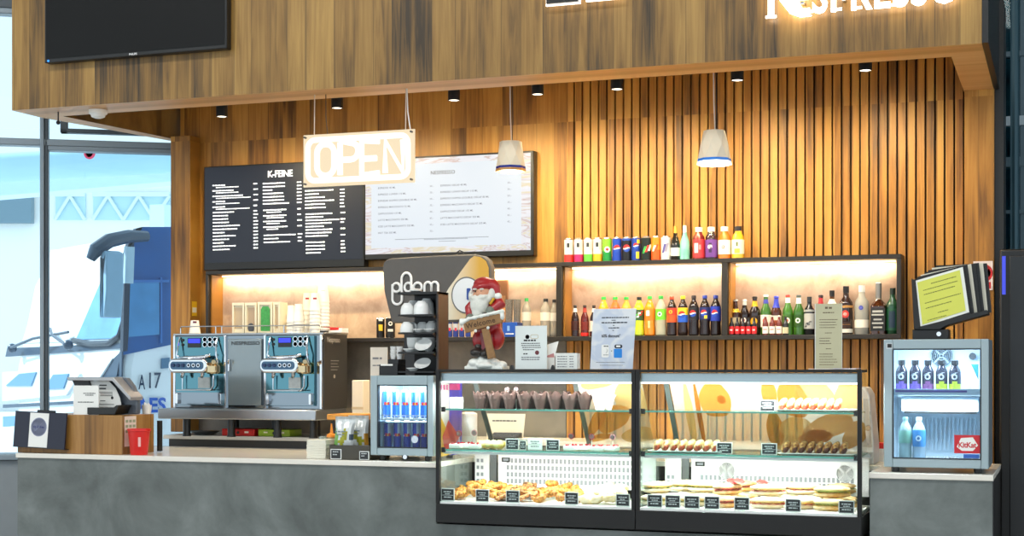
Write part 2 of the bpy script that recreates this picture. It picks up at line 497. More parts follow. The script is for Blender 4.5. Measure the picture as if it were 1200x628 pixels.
MB().box(xat(191, 8.46), -0.56, 8.46, 8.96, 1.045, 1.07).build('worktop', QUARTZ, bl, bevel=0.003)
MB().box(xat(194, 8.46), -0.6, 8.50, 8.96, 0.0, 1.045).build('cabinet_front', pm('back_front', '#4b4a47', 0.4), bl)

# ================================================================== WALL SHELF
SF, SB_ = 8.80, 8.985
Z1 = 1.69; Z2 = 2.14         # shelf boards, upper faces
XA, XB1, XB2, XB3 = xat(241, SF), xat(655, SF), xat(849, SF), xat(1056, SF)
sh = thing('wall_shelf', 'long black three-bay wall shelf with lit stone backs holding drinks', 'shelf', (0, 0, 0))
MB().box(XA, XB3, SF, SB_, Z2 - .025, Z2).build('top_board', SHELF_K, sh, bevel=.002)
MB().box(XA, XB3, SF, SB_, Z1 - .025, Z1).build('bottom_board', SHELF_K, sh, bevel=.002)
for (a, b) in ((XA, XA + .018), (XB1 - .018, XB1 + .018), (XB2 - .018, XB2 + .018), (XB3 - .025, XB3)):
    MB().box(a, b, SF, SB_, Z1 + .0005, Z2 - .0255).build('divider', SHELF_K, sh, bevel=.002)
for (a, b) in ((XA + .018, XB1 - .018), (XB1 + .018, XB2 - .018), (XB2 + .018, XB3 - .025)):
    o = MB().box(a + .001, b - .001, 8.97, 8.982, Z1 + .001, Z2 - .026).build('back_panel', STONE_B, sh)
    MB().box(a + .001, a + .012, SF + .03, 8.969, Z1 + .001, Z2 - .026).build('side_liner', W_WALL, sh)
    MB().box(a + .02, b - .02, 8.945, 8.955, Z2 - .034, Z2 - .026).build('light_strip', glow('led_warm', '#ffd9a0', 6.0), sh)
    L = bpy.data.lights.new('led_strip', 'AREA'); L.shape = 'RECTANGLE'; L.size = b - a - .06; L.size_y = 0.02
    L.energy = 5.0 * (b - a); L.color = (1, .80, .58)
    lo = bpy.data.objects.new('led_strip', L); COL.objects.link(lo); lo.location = ((a + b) / 2, 8.935, Z2 - .037)
    lo.rotation_euler = (math.radians(8), 0, 0)

# ================================================================== LIGHTING FIXTURES
for i, (px, py) in enumerate(((260, 137), (395, 127), (532, 118), (630, 111), (723, 105), (864, 94.5), (1014, 83))):
    Y = 8.2; q = at(px, py, Y)
    wh = ['beside the smoke detector end of the canopy', 'above the left corner of the open sign', 'just right of the open sign',
          'above the blue-rimmed pendant by the white menu', 'above the start of the slat wall', 'above the white pendant in front of the slats', 'nearest the right pillar'][i]
    s = thing('ceiling_spotlight', 'black cylinder ceiling spotlight ' + wh, 'spotlight', (q.x, Y, q.z), 0, 'black ceiling spotlights')
    MB().lathe([(.0, .012), (.029, .012), (.031, 0), (.035, 0), (.035, 3.29 - q.z)], 24).build('housing', BLACK, s)
    MB().lathe([(0, .004), (.0305, .004), (.0305, .010), (0, .010)], 20).build('lens', glow('spot_lens', '#fff0d8', 5), s)
    L = bpy.data.lights.new('spot', 'SPOT'); L.energy = 64; L.spot_size = math.radians(125); L.spot_blend = 0.9
    L.color = (1, .80, .46); L.shadow_soft_size = 0.03
    lo = bpy.data.objects.new('spot', L); COL.objects.link(lo); lo.location = (q.x, Y + .01, q.z - .01)
    lo.rotation_euler = (math.radians(33), 0, 0)

# smoke detector on the left soffit corner
q = at(115, 131, 7.82)
s = thing('smoke_detector', 'round white smoke detector under the left corner of the wooden canopy', 'smoke detector', (q.x, 7.82, ZS - .001))
MB().lathe([(0, 0), (.055, 0), (.055, -.02), (.05, -.026), (0, -.026)], 24).build('mounting_ring', WHITE, s)
MB().lathe([(.045, -.0265), (.04, -.042), (.02, -.05), (0, -.05)], 24).build('sensor_cap', WHITE, s)
q = at(80, 145, 7.9)
s = thing('hanging_sensor', 'small black ball hanging on a short rod by the window', 'sensor', (q.x, 7.80, q.z + .0))
MB().tube([(0, 0, 0), (0, 0, ZS - q.z)], .004, 6).build('rod', DARK, s); MB().ell((0, 0, -.008), .013).build('ball', DARK, s)

def pendant(px, ptop, pbot, w0, w1, label, band, inner, Y=8.1):
    q = at(px, pbot, Y); k = mpp(px, Y); H = (pbot - ptop) * k; R0 = w0 / 2 * k; R1 = w1 / 2 * k
    s = thing('pendant_lamp', label, 'pendant lamp', (q.x, Y, q.z), 0.35, 'faceted pendant lamps')
    n = 8
    m = MB()
    rings = []
    for (zz, rr, tw) in ((.16 * H, R1 * .97, 0), (.55 * H, (R0 * .45 + R1 * .55) * 1.02, .5), (.97 * H, R0, 0)):
        rings.append([(rr * math.cos(2 * PI * (j + tw) / n), rr * math.sin(2 * PI * (j + tw) / n), zz) for j in range(n)])
    vs = [v for r in rings for v in r] + [(0, 0, H)]
    fs = []
    for j in range(n):
        j2 = (j + 1) % n
        fs += [(j, j2, n + j), (n + j, j2, n + j2), (n + j, n + j2, 2 * n + j2), (n + j, 2 * n + j2, 2 * n + j), (2 * n + j, 2 * n + j2, 3 * n)]
    m.add(vs, fs, 0)
    m.build('shade', pm('cream_plaster', '#e2d6be', 0.6, var=.1), s, flat=True)
    MB().lathe([(R1 * .985, .165 * H), (R1 * 1.0, .09 * H)], n, mi=0).build('glaze_ring', band, s, flat=True)
    MB().lathe([(R1 * 1.0, .088 * H), (R1 * 1.03, 0), (R1 * .97, 0), (R1 * .93, .088 * H)], n).build('rim', inner, s, flat=True)
    MB().ell((0, 0, .2 * H), (R1 * .5, R1 * .5, .16 * H)).build('bulb', glow('bulb_warm', '#fff1d6', 9), s)
    MB().tube([(0.004, 0, H), (-.002, 0, H + .15), (-.006, 0, 3.29 - q.z)], .0035, 6).build('cord', pm('cord_white', '#d9cfc0', .5), s)
    MB().tube([(0.009, 0.004, H), (.012, .004, H + .12), (.004, .004, 3.29 - q.z)], .0025, 6).build('cord', BLACK, s)
    L = bpy.data.lights.new('pendant', 'POINT'); L.energy = 9; L.color = (1, .86, .66); L.shadow_soft_size = .05
    lo = bpy.data.objects.new('pendant', L); COL.objects.link(lo); lo.location = (q.x, Y, q.z - .04)
BLUE_D = pm('cobalt_glaze', '#1f2c86', 0.2)
pendant(598.5, 165, 201, 26, 35, 'cream faceted pendant lamp with dark blue and copper rim before the white menu screen', BLUE_D, pm('copper_rim', '#b7834a', .35))
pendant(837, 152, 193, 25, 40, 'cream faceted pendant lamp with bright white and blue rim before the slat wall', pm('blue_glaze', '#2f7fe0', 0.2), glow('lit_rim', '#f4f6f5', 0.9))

# ================================================================== FASCIA: TV, SIGNS
Y = YF - .055
a, b = xat(52, Y), xat(265.5, Y); z0 = zat(52, 74, Y); z1 = z0 + (b - a) * 9 / 16 + .03
tvm = pm('tv_screen', '#0a0a0a', .42, var=.0); tvm.node_tree.nodes['Principled BSDF'].inputs['Specular IOR Level'].default_value = .22
tv = thing('wall_television', 'large switched-off black television on the wooden fascia', 'television', (0, 0, 0))
m = MB(); m.box(a, b, Y, YF - .001, z0, z1); m.build('casing', BLACK, tv, bevel=.006)
MB().box(a + .012, b - .012, Y - .002, Y - .0005, z0 + .022, z1 - .012).build('screen', pm('tv_screen', '#0c0d0e', .38, var=.03), tv)
MB().text('PHILIPS', .017, ((a + b) / 2, Y - .0025, z0 + .005), 0, 'CENTER', bold=.02).build('lettering', WINK, tv)
MB().lathe([(0, 0), (.006, 0), (.006, .003), (0, .003)], 12, T=Matrix.Translation((a + .03, Y - .001, z0 + .011)) @ Matrix.Rotation(PI / 2, 4, 'X')).build('standby_light', glow('blue_led', '#2f8cff', 1.5), tv)

# big backlit lettering (swash capital + small capitals, serifed)
Y = YF - .05
ns = thing('illuminated_sign', 'glowing white serif lettering on the right of the wooden fascia', 'sign', (0, 0, 0))
kx = mpp(1010, Y)
NW = glow('sign_letters', '#fff6ea', 4.5)
m = MB()
xa = xat(900, Y); xb = xat(1124, Y); zb = zat(945, 15.5, Y)
CH = .17
def serif_text(m, s, x0, x1, z, h, y, bold=.022):
    m2 = MB(); m2.text(s, 1.0, (0, 0, 0), 0, 'LEFT', 1.08, bold)
    w0 = min(v[0] for v in m2.v); w1 = max(v[0] for v in m2.v); hh = max(v[2] for v in m2.v)
    kx_ = (x1 - x0) / (w1 - w0)
    m.add([(x0 + (v[0] - w0) * kx_, y, z + v[2] / hh * h) for v in m2.v], m2.f, 0)
serif_text(m, 'ESPRESSO', xat(931, Y), xb, zb, CH, Y)
# feet serifs for E, P, R, E
for (c, w_) in ((942, 22), (980, 13), (1004, 12), (1040, 22)):
    m.box(xat(c - w_ / 2, Y), xat(c + w_ / 2, Y), Y - .001, Y + .001, zb, zb + .014)
zN = zat(902, 21, Y)
m.box(xa, xa + .03, Y - .001, Y + .001, zN, zN + .34); m.box(xa - .012, xa + .042, Y - .001, Y + .001, zN - .002, zN + .012)
N_ = [(xa + .005, zN + .34)]
sw = [(0.0, .34), (.04, .22), (.085, .10), (.13, .03), (.17, .0), (.215, -.006)]
th = [.026, .05, .06, .05, .025, .006]
up = [(xa + p[0] + t * .6, zN + p[1] + t * .5) for p, t in zip(sw, th)]; dn = [(xa + p[0] - t * .4, zN + p[1] - t * .35) for p, t in zip(sw, th)]
for i in range(len(sw) - 1):
    m.add([(up[i][0], Y, up[i][1]), (up[i + 1][0], Y, up[i + 1][1]), (dn[i + 1][0], Y, dn[i + 1][1]), (dn[i][0], Y, dn[i][1])], [(0, 1, 2, 3)], 0)
m.box(xa + .112, xa + .132, Y - .001, Y + .001, zN + .07, zN + .34); m.box(xa + .098, xa + .146, Y - .001, Y + .001, zN + .33, zN + .342)
m.build('letters', NW, ns, flat=True)
m = MB()
for i in range(8): m.box(xat(940 + i * 24, YF), xat(944 + i * 24, YF), Y + .002, YF - .001, zb + .05, zb + .06)
m.build('mounting_rail', STEEL, ns)
L = bpy.data.lights.new('sign_halo', 'AREA'); L.shape = 'RECTANGLE'; L.size = xb - xa; L.size_y = .16; L.energy = 2.2; L.color = (1, .9, .75)
lo = bpy.data.objects.new('sign_halo', L); COL.objects.link(lo); lo.location = ((xa + xb) / 2, Y + .01, zb + .08); lo.rotation_euler = (-PI / 2, 0, 0)

# the big black backlit K whose feet just show
Y = YF - .06
ks = thing('letter_sign', 'black halo-lit serif capital whose feet show at the top edge of the fascia', 'sign', (0, 0, 0))
x0, x1 = xat(640, Y), xat(677, Y); zk = zat(640, 4.5, Y)
m = MB(); m2 = MB()
x2, x3 = xat(687, Y), xat(727, Y)
for mm, gch, y0, y1 in ((m, 0.0, Y, Y + .02), (m2, .008, Y + .021, Y + .03)):
    mm.box(x0 - gch, x1 + gch, y0, y1, zk - gch, zk + .03 + gch)
    mm.box(x0 + .04 - gch, x1 - .04 + gch, y0, y1, zk + .03 + gch, zk + .40)
    mm.box(x2 - gch, x3 + gch, y0, y1, zk - gch + .006, zk + .036 + gch)
    mm.prism([(x2 + .03 - gch, zk + .036 + gch), (x2 + .11 + gch, zk + .036 + gch), (x1 - .03 + gch, zk + .24), (x1 - .04, zk + .18)], y0, y1, 'y')
m.build('letter_face', BLACK, ks); m2.build('halo_back', glow('halo_white', '#fff3e2', 3.0), ks)

# ---- OPEN sign hung below the fascia
Y = 7.80
a, b = xat(355.5, Y), xat(486, Y); z1 = zat(356, 158.5, Y); z0 = zat(356, 219.5, Y)
op = thing('open_sign', 'warm glowing acrylic open sign hanging from the canopy', 'sign', (0, 0, 0))
MB().box(a, b, Y, Y + .008, z0, z1).build('back_plate', pm('lit_acrylic', '#3a3024', .3, var=.0, emit='#fbe6c0', estr=.93), op, bevel=.002)
m = MB(); m.prism([p for p in rrect(a + .022, b - .022, z0 + .02, z1 - .02, .03)] , Y - .012, Y - .011)
m = MB()
ring = rrect(a + .035, b - .035, z0 + .033, z1 - .033, .045, 6)
m.tube([(p[0], Y - .012, p[1]) for p in ring], .016, 8, close=True)
m.build('border_tube', pm('neon_warm', '#2a2a28', .4, var=0, emit='#fffaf0', estr=1.3), op)
m = MB()
W = b - a; H = z1 - z0; lx = a + W * .135; lw = W * .155; gp = W * .04; l0 = z0 + H * .2; l1 = z1 - H * .2
def tb(pts, cl=False): m.tube([(p[0], Y - .012, p[1]) for p in pts], .0175, 8, close=cl)
tb(rrect(lx, lx + lw, l0, l1, .05, 5), True)
x = lx + lw + gp + .01; lm = (l0 + l1) / 2 - .005
tb([(x, l0), (x, l1), (x + lw * .6, l1)] + arc(x + lw * .62, (l1 + lm) / 2, (l1 - lm) / 2, PI / 2, -PI / 2, 8) + [(x, lm)])
x += lw + gp; tb([(x + lw, l1), (x, l1), (x, l0), (x + lw, l0)]); tb([(x, lm), (x + lw * .85, lm)])
x += lw + gp + .01; tb([(x, l0), (x, l1), (x + lw, l0), (x + lw, l1)])
m.build('letter_tubes', pm('neon_warm', '#2a2a28', .4, var=0, emit='#fffaf0', estr=1.3), op)
for (px_, pz_) in ((a + .016, z0 + .016), (b - .016, z0 + .016), (a + .016, z1 - .016), (b - .016, z1 - .016)):
    MB().lathe([(0, -.02), (.006, -.02), (.006, .0), (0, .0)], 12, T=Matrix.Translation((px_, Y, pz_)) @ Matrix.Rotation(-PI / 2, 4, 'X')).build('standoff', STEEL_D, op)
c0 = xat(368, Y); c1 = xat(475, Y)
for c in (c0, c1): MB().tube([(c, Y + .004, z1), (c + .002, Y + .004, ZS)], .0028, 6).build('hanging_cable', pm('cable_pale', '#d8c8b4', .4), op)
MB().tube([(xat(383, Y), Y + .01, z1), (xat(381, Y), Y + .01, z1 + .1), (xat(380, Y), Y + .02, ZS)], .003, 6).build('power_cord', pm('cord_brown', '#4a3820', .5), op)
MB().tube([(xat(480, Y), Y + .01, z1), (xat(477, Y), Y + .01, z1 + .1), (xat(476, Y), Y + .01, ZS)], .0035, 6).build('power_cord', WHITE, op)

# ================================================================== MENU SCREENS
def word_bars(m, x0, z, w, h, y, mi=0, rng=random):
    x = x0
    while x < x0 + w - h * .5:
        ww = min(h * rng.uniform(1.2, 3.2), x0 + w - x)
        m.box(x, x + ww, y - .0004, y, z, z + h * rng.uniform(.85, 1.0), mi); x += ww + h * .45
Y = 8.93
a, b = xat(239, Y), xat(426.8, Y); z1 = zat(240, 195.5, Y); z0 = zat(240, 317, Y)
mb_ = thing('menu_screen', 'dark navy menu screen with white price columns, left on the back wall', 'menu screen', (0, 0, 0), 0, 'menu screens on the back wall')
MB().box(a, b, Y, YB - .001, z0, z1).build('casing', BLACK, mb_, bevel=.004)
MB().box(a + .01, b - .01, Y - .002, Y - .0005, z0 + .05, z1 - .01).build('display', pm('navy_display', '#0c0f18', .35, var=.02, emit='#1b2338', estr=.35), mb_)
m = MB()
Yt = Y - .003
def LX(px): return xat(px, Yt)
def LZ(px, py): return zat(px, py, Yt)
m2 = MB(); m2.text('K-FEINE', 1, (0, 0, 0), 0, 'LEFT', .92, .02); ww = max(v[0] for v in m2.v)
x0, x1 = LX(313.5), LX(343); zt = LZ(328, 207)
m.add([(x0 + v[0] / ww * (x1 - x0), Yt, zt + v[2] * .060) for v in m2.v], m2.f, 0)
rg = random.Random(3)
def row(px, py, w, indent=0, h=1.55, price=None):
    z = LZ(px, py); k = mpp(px, Yt)
    word_bars(m, LX(px + indent), z, w * k * 1.12, h * k, Yt, 0, rg)
    if price: word_bars(m, LX(price), LZ(price, py - (price - px) * .045), 5.2 * k * 1.12, h * k, Yt, 0, rg)
y = 218.2
for wv, sub in ((15, 27), (25, 27), (36, 41), (15, 28), (16, 40)):
    row(249, y, wv, price=297); row(249, y + 2.4, sub, 4, 1.2); y += 6.35
for wv in (25, 18, 18, 19, 32, 29, 14, 27, 20, 14, 27, 20):
    row(249.5, y, wv, price=297); y += 3.95
y = 216
for wv in (26, 26, 12, 25, 25, 25, 31): row(308, y, wv, price=348); y += 3.95
y += 3.5
for wv, sub in ((27, 17), (27, 20), (27, 16), (29, 14)): row(308.5, y, wv, price=348.5); row(308.5, y + 2.5, sub, 4, 1.3); y += 6.6
y += 3.0
for wv in (38, 18, 31): row(309, y, wv, price=349); y += 4.1
y = 224.5
for wv in (33, 16, 23, 34, 24, 24): row(357.5, y, wv, price=398.5); y += 4.0
y += 3.2
for wv, pr in ((31, 1), (22, 0), (39, 1), (31, 1), (22, 0), (32, 1), (30, 0), (26, 1)):
    row(358, y, wv, price=399 if pr else None); y += 3.7
y += 3.6
for wv in (22, 22, 23, 17): row(358.5, y, wv, price=399.5); y += 4.1
m.build('lettering', glow('menu_white', '#f2f4fa', .95), mb_, flat=True)

a, b = xat(427.4, Y), xat(625.5, Y); z1 = zat(622, 176.5, Y); z0 = zat(622, 299.5, Y)
mw = thing('menu_screen', 'bright white menu screen with grey text on a marbled border, right of the navy menu', 'menu screen', (0, 0, 0), 0, 'menu screens on the back wall')
MB().box(a, b, Y, YB - .001, z0, z1).build('casing', BLACK, mw, bevel=.004)
def marble():
    m = bpy.data.materials.new('marbled_display'); m.use_nodes = True
    nt = m.node_tree; N = nt.nodes; L = nt.links; bs = N['Principled BSDF']
    tc = N.new('ShaderNodeTexCoord'); mp = N.new('ShaderNodeMapping'); mp.inputs['Rotation'].default_value = (0, math.radians(-25), 0)
    mp.inputs['Scale'].default_value = (1.0, 1, 5.0)
    no = N.new('ShaderNodeTexNoise'); no.inputs['Scale'].default_value = 2.2; no.inputs['Detail'].default_value = 4; no.inputs['Distortion'].default_value = 1.6
    L.new(tc.outputs['Object'], mp.inputs[0]); L.new(mp.outputs[0], no.inputs['Vector'])
    cr = N.new('ShaderNodeValToRGB'); L.new(no.outputs['Fac'], cr.inputs[0])
    e = cr.color_ramp.elements; e[0].position = .3; e[0].color = rgb('#f0f0f6'); e[1].position = .75; e[1].color = rgb('#dfe1ee')
    for p_, c_ in ((.44, '#e9eaf2'), (.47, '#cdb4b0'), (.5, '#e6e8f2'), (.56, '#e2d6b4'), (.6, '#eceef6')):
        k = e.new(p_); k.color = rgb(c_)
    bs.inputs['Base Color'].default_value = (.02, .02, .02, 1); L.new(cr.outputs[0], bs.inputs['Emission Color']); bs.inputs['Emission Strength'].default_value = .92
    bs.inputs['Roughness'].default_value = .4
    return m
MB().box(a + .006, b - .02, Y - .002, Y - .0005, z0 + .035, z1 - .012).build('display', marble(), mw)
pa, pb = xat(435.5, Y), xat(611, Y); pz0 = zat(611, 286, Y); pz1 = zat(611, 186.5, Y)
MB().box(pa, pb, Y - .004, Y - .0022, pz0, pz1).build('menu_page', pm('lit_page', '#16181c', .5, var=0, emit='#e2ebf4', estr=.97), mw)
m = MB(); Yt = Y - .0046; k = mpp(500, Yt)
m.text('NESPRESSO', 5.9 * k, (LX(504.5), Yt, LZ(506, 204.5)), 0, 'LEFT', 1.04, .008)
m.build('title', pm('navy_ink', '#0a0b10', .5, var=0, emit='#151a2c', estr=.5), mw, flat=True)
m = MB()
left = [('ESPRESSO 40 ML', '30,-'), ('ESPRESSO LUNGO 110 ML', '30,-'), ('ESPRESSO DOPPIO (DOUBLE) 80 ML', '50,-'), ('ESPRESSO MACCHIATO 75 ML', '35,-'), ('CAPPUCCINO 175 ML', '40,-'),
        ('LATTE MACCHIATO 350 ML', '45,-'), ('ICED LATTE MACCHIATO 350 ML', '45,-'), ('HOT TEA 350 ML', '30,-')]
right = [('ESPRESSO DECAF 40 ML', '30,-'), ('ESPRESSO LUNGO DECAF 110 ML', '30,-'), ('ESPRESSO DOPPIO (DOUBLE) DECAF 80 ML', '50,-'), ('ESPRESSO MACCHIATO DECAF 75 ML', '35,-'),
         ('CAPPUCCINO DECAF 175 ML', '40,-'), ('LATTE MACCHIATO DECAF 350 ML', '45,-'), ('ICED LATTE MACCHIATO DECAF 350 ML', '45,-')]
y = 221.5
for s_, pr in left:
    m.text(s_, 2.9 * k, (LX(443), Yt, LZ(443, y)), 0, 'LEFT', 1.1, .012); m.text(pr, 2.9 * k, (LX(503.5), Yt, LZ(503, y - 2.4)), 0, 'LEFT', 1.2); y += 7.5
y = 218.5
for s_, pr in right:
    m.text(s_, 2.9 * k, (LX(516), Yt, LZ(516, y)), 0, 'LEFT', 1.1, .012); m.text(pr, 2.9 * k, (LX(594.5), Yt, LZ(594, y - 3.4)), 0, 'LEFT', 1.2); y += 7.6
word_bars(m, LX(463), LZ(463, 281), 118 * k, .6 * k, Yt, 0, rg); word_bars(m, LX(497), LZ(497, 281), 55 * k, .6 * k, Yt, 0, rg); word_bars(m, LX(514), LZ(514, 283), 22 * k, .5 * k, Yt, 0, rg)
m.build('lettering', pm('grey_ink_lit', '#101114', .5, var=0, emit='#6d7486', estr=.9), mw, flat=True)

# ================================================================== OUTSIDE THE WINDOW
struct(MB().box(-90, 30, 9.9, 120, -0.25, -0.2).build('ground', pm('apron_concrete', '#c9cdd0', .6)))
BW = pm('bus_white', '#f2f5f7', .25, coat=.3, var=.02); BG = pm('bus_glass', '#235a9c', .06, var=.25, scale=2.5, coat=.6); BGL = pm('windscreen_reflection', '#dfeaf0', .08, coat=.6, var=.1, scale=2)
BD = pm('bus_dark', '#33475c', .35); BB = pm('bus_blue', '#2f6fb8', .3)
BO = Vector((-9.87, 14.5, -.2))
bus = thing('airport_bus', 'white airport bus with blue glass parked outside the window', 'bus', BO, math.radians(-31.6))
def bside(px, py):
    u = (px - 600) / FPX; k = (17 * u + 4.35) / (.782 - .623 * u); return k, EYE + .2 + (HOR - py) / FPX * (17 + .623 * k)
def bfront(px, py):
    u = (px - 600) / FPX; k = (17 * u + 4.35) / (-.623 - .782 * u); return -k, EYE + .2 + (HOR - py) / FPX * (17 + .782 * k)
prof = [(.06, .35), (0, .6), (0, 1.7), (.22, 2.75), (.45, 3.22), (.8, 3.3), (11.5, 3.3), (11.9, 3.0), (11.9, .35)]
MB().prism(prof, -3.2, 0, 'x').build('body', BW, bus, bevel=.12, bseg=3)
def fy(z): return -.012 + (0 if z < 1.7 else (z - 1.7) / 1.05 * .22 if z < 2.75 else .22 + (z - 2.75) / .47 * .23)
def fpanel(pts, name, mat, off=.0):
    m = MB(); q = [bfront(*p) for p in pts]
    n = len(q); m.add([(x, fy(z) - off, z) for x, z in q] + [(x, fy(z) + .05, z) for x, z in q], [tuple(range(n)), tuple(range(2 * n - 1, n - 1, -1))] + [(i, i + n, (i + 1) % n + n, (i + 1) % n) for i in range(n)])
    return m.build(name, mat, bus)
fpanel([(20, 402), (138, 398), (137, 300), (128, 284), (20, 291)], 'windscreen', BGL)  # pale colour paints the bright reflection onto the windscreen
fpanel([(84, 398), (138, 396), (137, 304), (124, 286), (110, 300), (100, 315)], 'windscreen_corner', pm('corner_glass_blue', '#5f9fd2', .06, var=.35, scale=4, coat=.6), .012)  # same windscreen, blue where the painted reflection stops
m = MB(); q_ = [bfront(*p) for p in ((83, 399), (104, 403), (126, 402), (136, 394), (139, 370), (140, 330), (141, 303))]; m.tube([(x_, fy(z_) - .03, z_) for x_, z_ in q_], .035, 8); m.build('windscreen_seal', pm('seal_dark', '#22303f', .4), bus)
fpanel([(5, 478), (140, 470), (140, 467), (5, 474)], 'bumper_line', BD, .012)
fpanel([(5, 500), (140, 490), (140, 480), (5, 488)], 'bumper_band', pm('slot_blue', '#5f8fb4', .4), .012)
fpanel([(5, 418), (140, 408), (139, 402), (5, 408)], 'wiper_tray', BD, .01)
fpanel([(5, 470), (80, 463), (96, 438), (82, 432), (5, 436)], 'grille', pm('grille_white', '#dfe8ee', .3), .02)
fpanel([(10, 452), (40, 452), (46, 436), (26, 438)], 'grille_slot', pm('slot_blue', '#5f8fb4', .4), .035)
fpanel([(55, 456), (78, 455), (84, 438), (66, 439)], 'grille_slot', pm('slot_blue', '#5f8fb4', .4), .035)
fpanel([(100, 450), (112, 425), (128, 416), (133, 420), (122, 440), (112, 456)], 'headlight', pm('lamp_glass', '#e9f2f7', .1, coat=.5), .03)
fpanel([(112, 456), (133, 420), (140, 412), (139, 440), (126, 462)], 'headlight_surround', BD, .015)
for (p0, p1) in (((22, 408), (78, 389)), ((88, 404), (56, 385))):
    m = MB(); (x0, z0), (x1, z1) = bfront(*p0), bfront(*p1); m.tube([(x0, -.12, z0), ((x0 + x1) / 2, -.12, (z0 + z1) / 2 + .02), (x1, fy(z1) - .06, z1)], .018, 6); m.ell((x0, -.09, z0), .06); m.build('wiper', BD, bus)
def spanel(pts, name, mat, off=.0):
    m = MB(); q = [bside(*p) for p in pts]; n = len(q)
    m.add([(.012 + off, y, z) for y, z in q] + [(-.05, y, z) for y, z in q], [tuple(range(n)), tuple(range(2 * n - 1, n - 1, -1))] + [(i, i + n, (i + 1) % n + n, (i + 1) % n) for i in range(n)])
    return m.build(name, mat, bus)
spanel([(143.5, 416), (199, 404), (215, 402), (215, 266), (166, 266), (153, 276), (146, 300)], 'side_glass', BG)
spanel([(142.5, 412), (148, 411), (154, 300), (158, 268), (166, 266), (153, 272), (145, 300)], 'corner_pillar', pm('pillar_dark', '#1d2c40', .3), .015)
spanel([(149, 395), (185, 392), (185, 330), (151, 330)], 'door_window', pm('bus_glass_pale', '#4f8fc4', .08, var=.3, scale=5, coat=.5), .02)
spanel([(186, 402), (188, 402), (188, 325), (186, 325)], 'window_bar', BB, .03); spanel([(149, 331), (196, 331), (196, 328), (149, 328)], 'window_bar', BB, .03)
spanel([(140.2, 497), (141.8, 497), (143.2, 412), (141.6, 412)], 'door_seam', BD, .006)
spanel([(188, 432), (197, 431), (197, 419), (188, 420)], 'door_recess', pm('recess_blue', '#4a7596', .4), .02)
m = MB()
for s_, p0, p1, pb, ph, mi in (('A', 160.5, 168.5, 456, 17, 0), ('17', 173, 187, 454.5, 18, 0), ('AES', 157, 193, 483, 17, 1)):
    t_ = MB(); t_.text(s_, 1, (0, 0, 0), 0, 'LEFT', 1, .012 if mi == 0 else .03)
    mn = min(v[0] for v in t_.v); wd = max(v[0] for v in t_.v) - mn; hh = max(v[2] for v in t_.v)
    (y0, z0), (y1, _), (_, zt) = bside(p0, pb), bside(p1, pb), bside(p0, pb - ph)
    m.add([(.03, y0 + (v[0] - mn) / wd * (y1 - y0), z0 + v[2] / hh * (zt - z0)) for v in t_.v], t_.f, mi)
m.build('lettering', [pm('bus_ink', '#2b3c55', .5, var=0), pm('bus_ink_blue', '#2d5fc0', .5, var=0)], bus, flat=True)
# mirrors
def bp3(px, py, t):
    u = (px - 600) / FPX; v = (HOR - py) / FPX
    wv = Vector((t * (u * CC - SS), t * (CC + u * SS), EYE + v * t)); d = wv - BO
    r = Matrix.Rotation(math.radians(31.6), 3, 'Z'); return r @ d
m = MB(); m.tube([bp3(172, 277, 16.9), bp3(150, 277, 16.7), bp3(128, 282, 16.5), bp3(112, 293, 16.4), bp3(106, 304, 16.4)], [.06, .075, .08, .08, .05], 10); m.build('mirror_arm', pm('mirror_arm', '#2c4257', .3), bus)
m = MB(); m.prism([tuple(bp3(px, py, 16.4).xz) for px, py in ((107, 300), (121, 293), (137, 296), (138, 340), (128, 372), (122, 372), (122, 305), (112, 303), (111, 372), (105, 372))], bp3(120, 320, 16.4).y, bp3(120, 320, 16.4).y + .2, 'y'); m.build('mirror_housing', pm('mirror_grey', '#8fb3cc', .3), bus, bevel=.02)
m = MB(); m.prism([tuple(bp3(px, py, 16.6).xz) for px, py in ((144, 289), (153, 289), (147, 332), (138, 332))], bp3(146, 310, 16.6).y, bp3(146, 310, 16.6).y + .1, 'y'); m.build('mirror', pm('mirror_face', '#b9d4e3', .1, coat=.5), bus)
bx, bz = bfront(69, 258)
m = MB(); m.lathe([(0, 0), (.17, 0), (.17, .07), (0, .07)], 16, (bx, 1.2, 3.3), 0); m.lathe([(.1, .07), (.09, .13), (0, .14)], 16, (bx, 1.2, 3.3), 1); m.build('roof_beacon', [BD, pm('amber', '#c9702a', .3)], bus)
for yy in (2.3, 9.2):
    for xx in (-2.95, -.02): MB().lathe([(0, -.16), (.42, -.16), (.48, -.1), (.48, .1), (.42, .16), (0, .16)], 24, T=Matrix.Translation((xx if xx < -1 else -.14, yy, .48)) @ Matrix.Rotation(PI / 2, 4, 'Y')).build('wheel', DARK, bus)

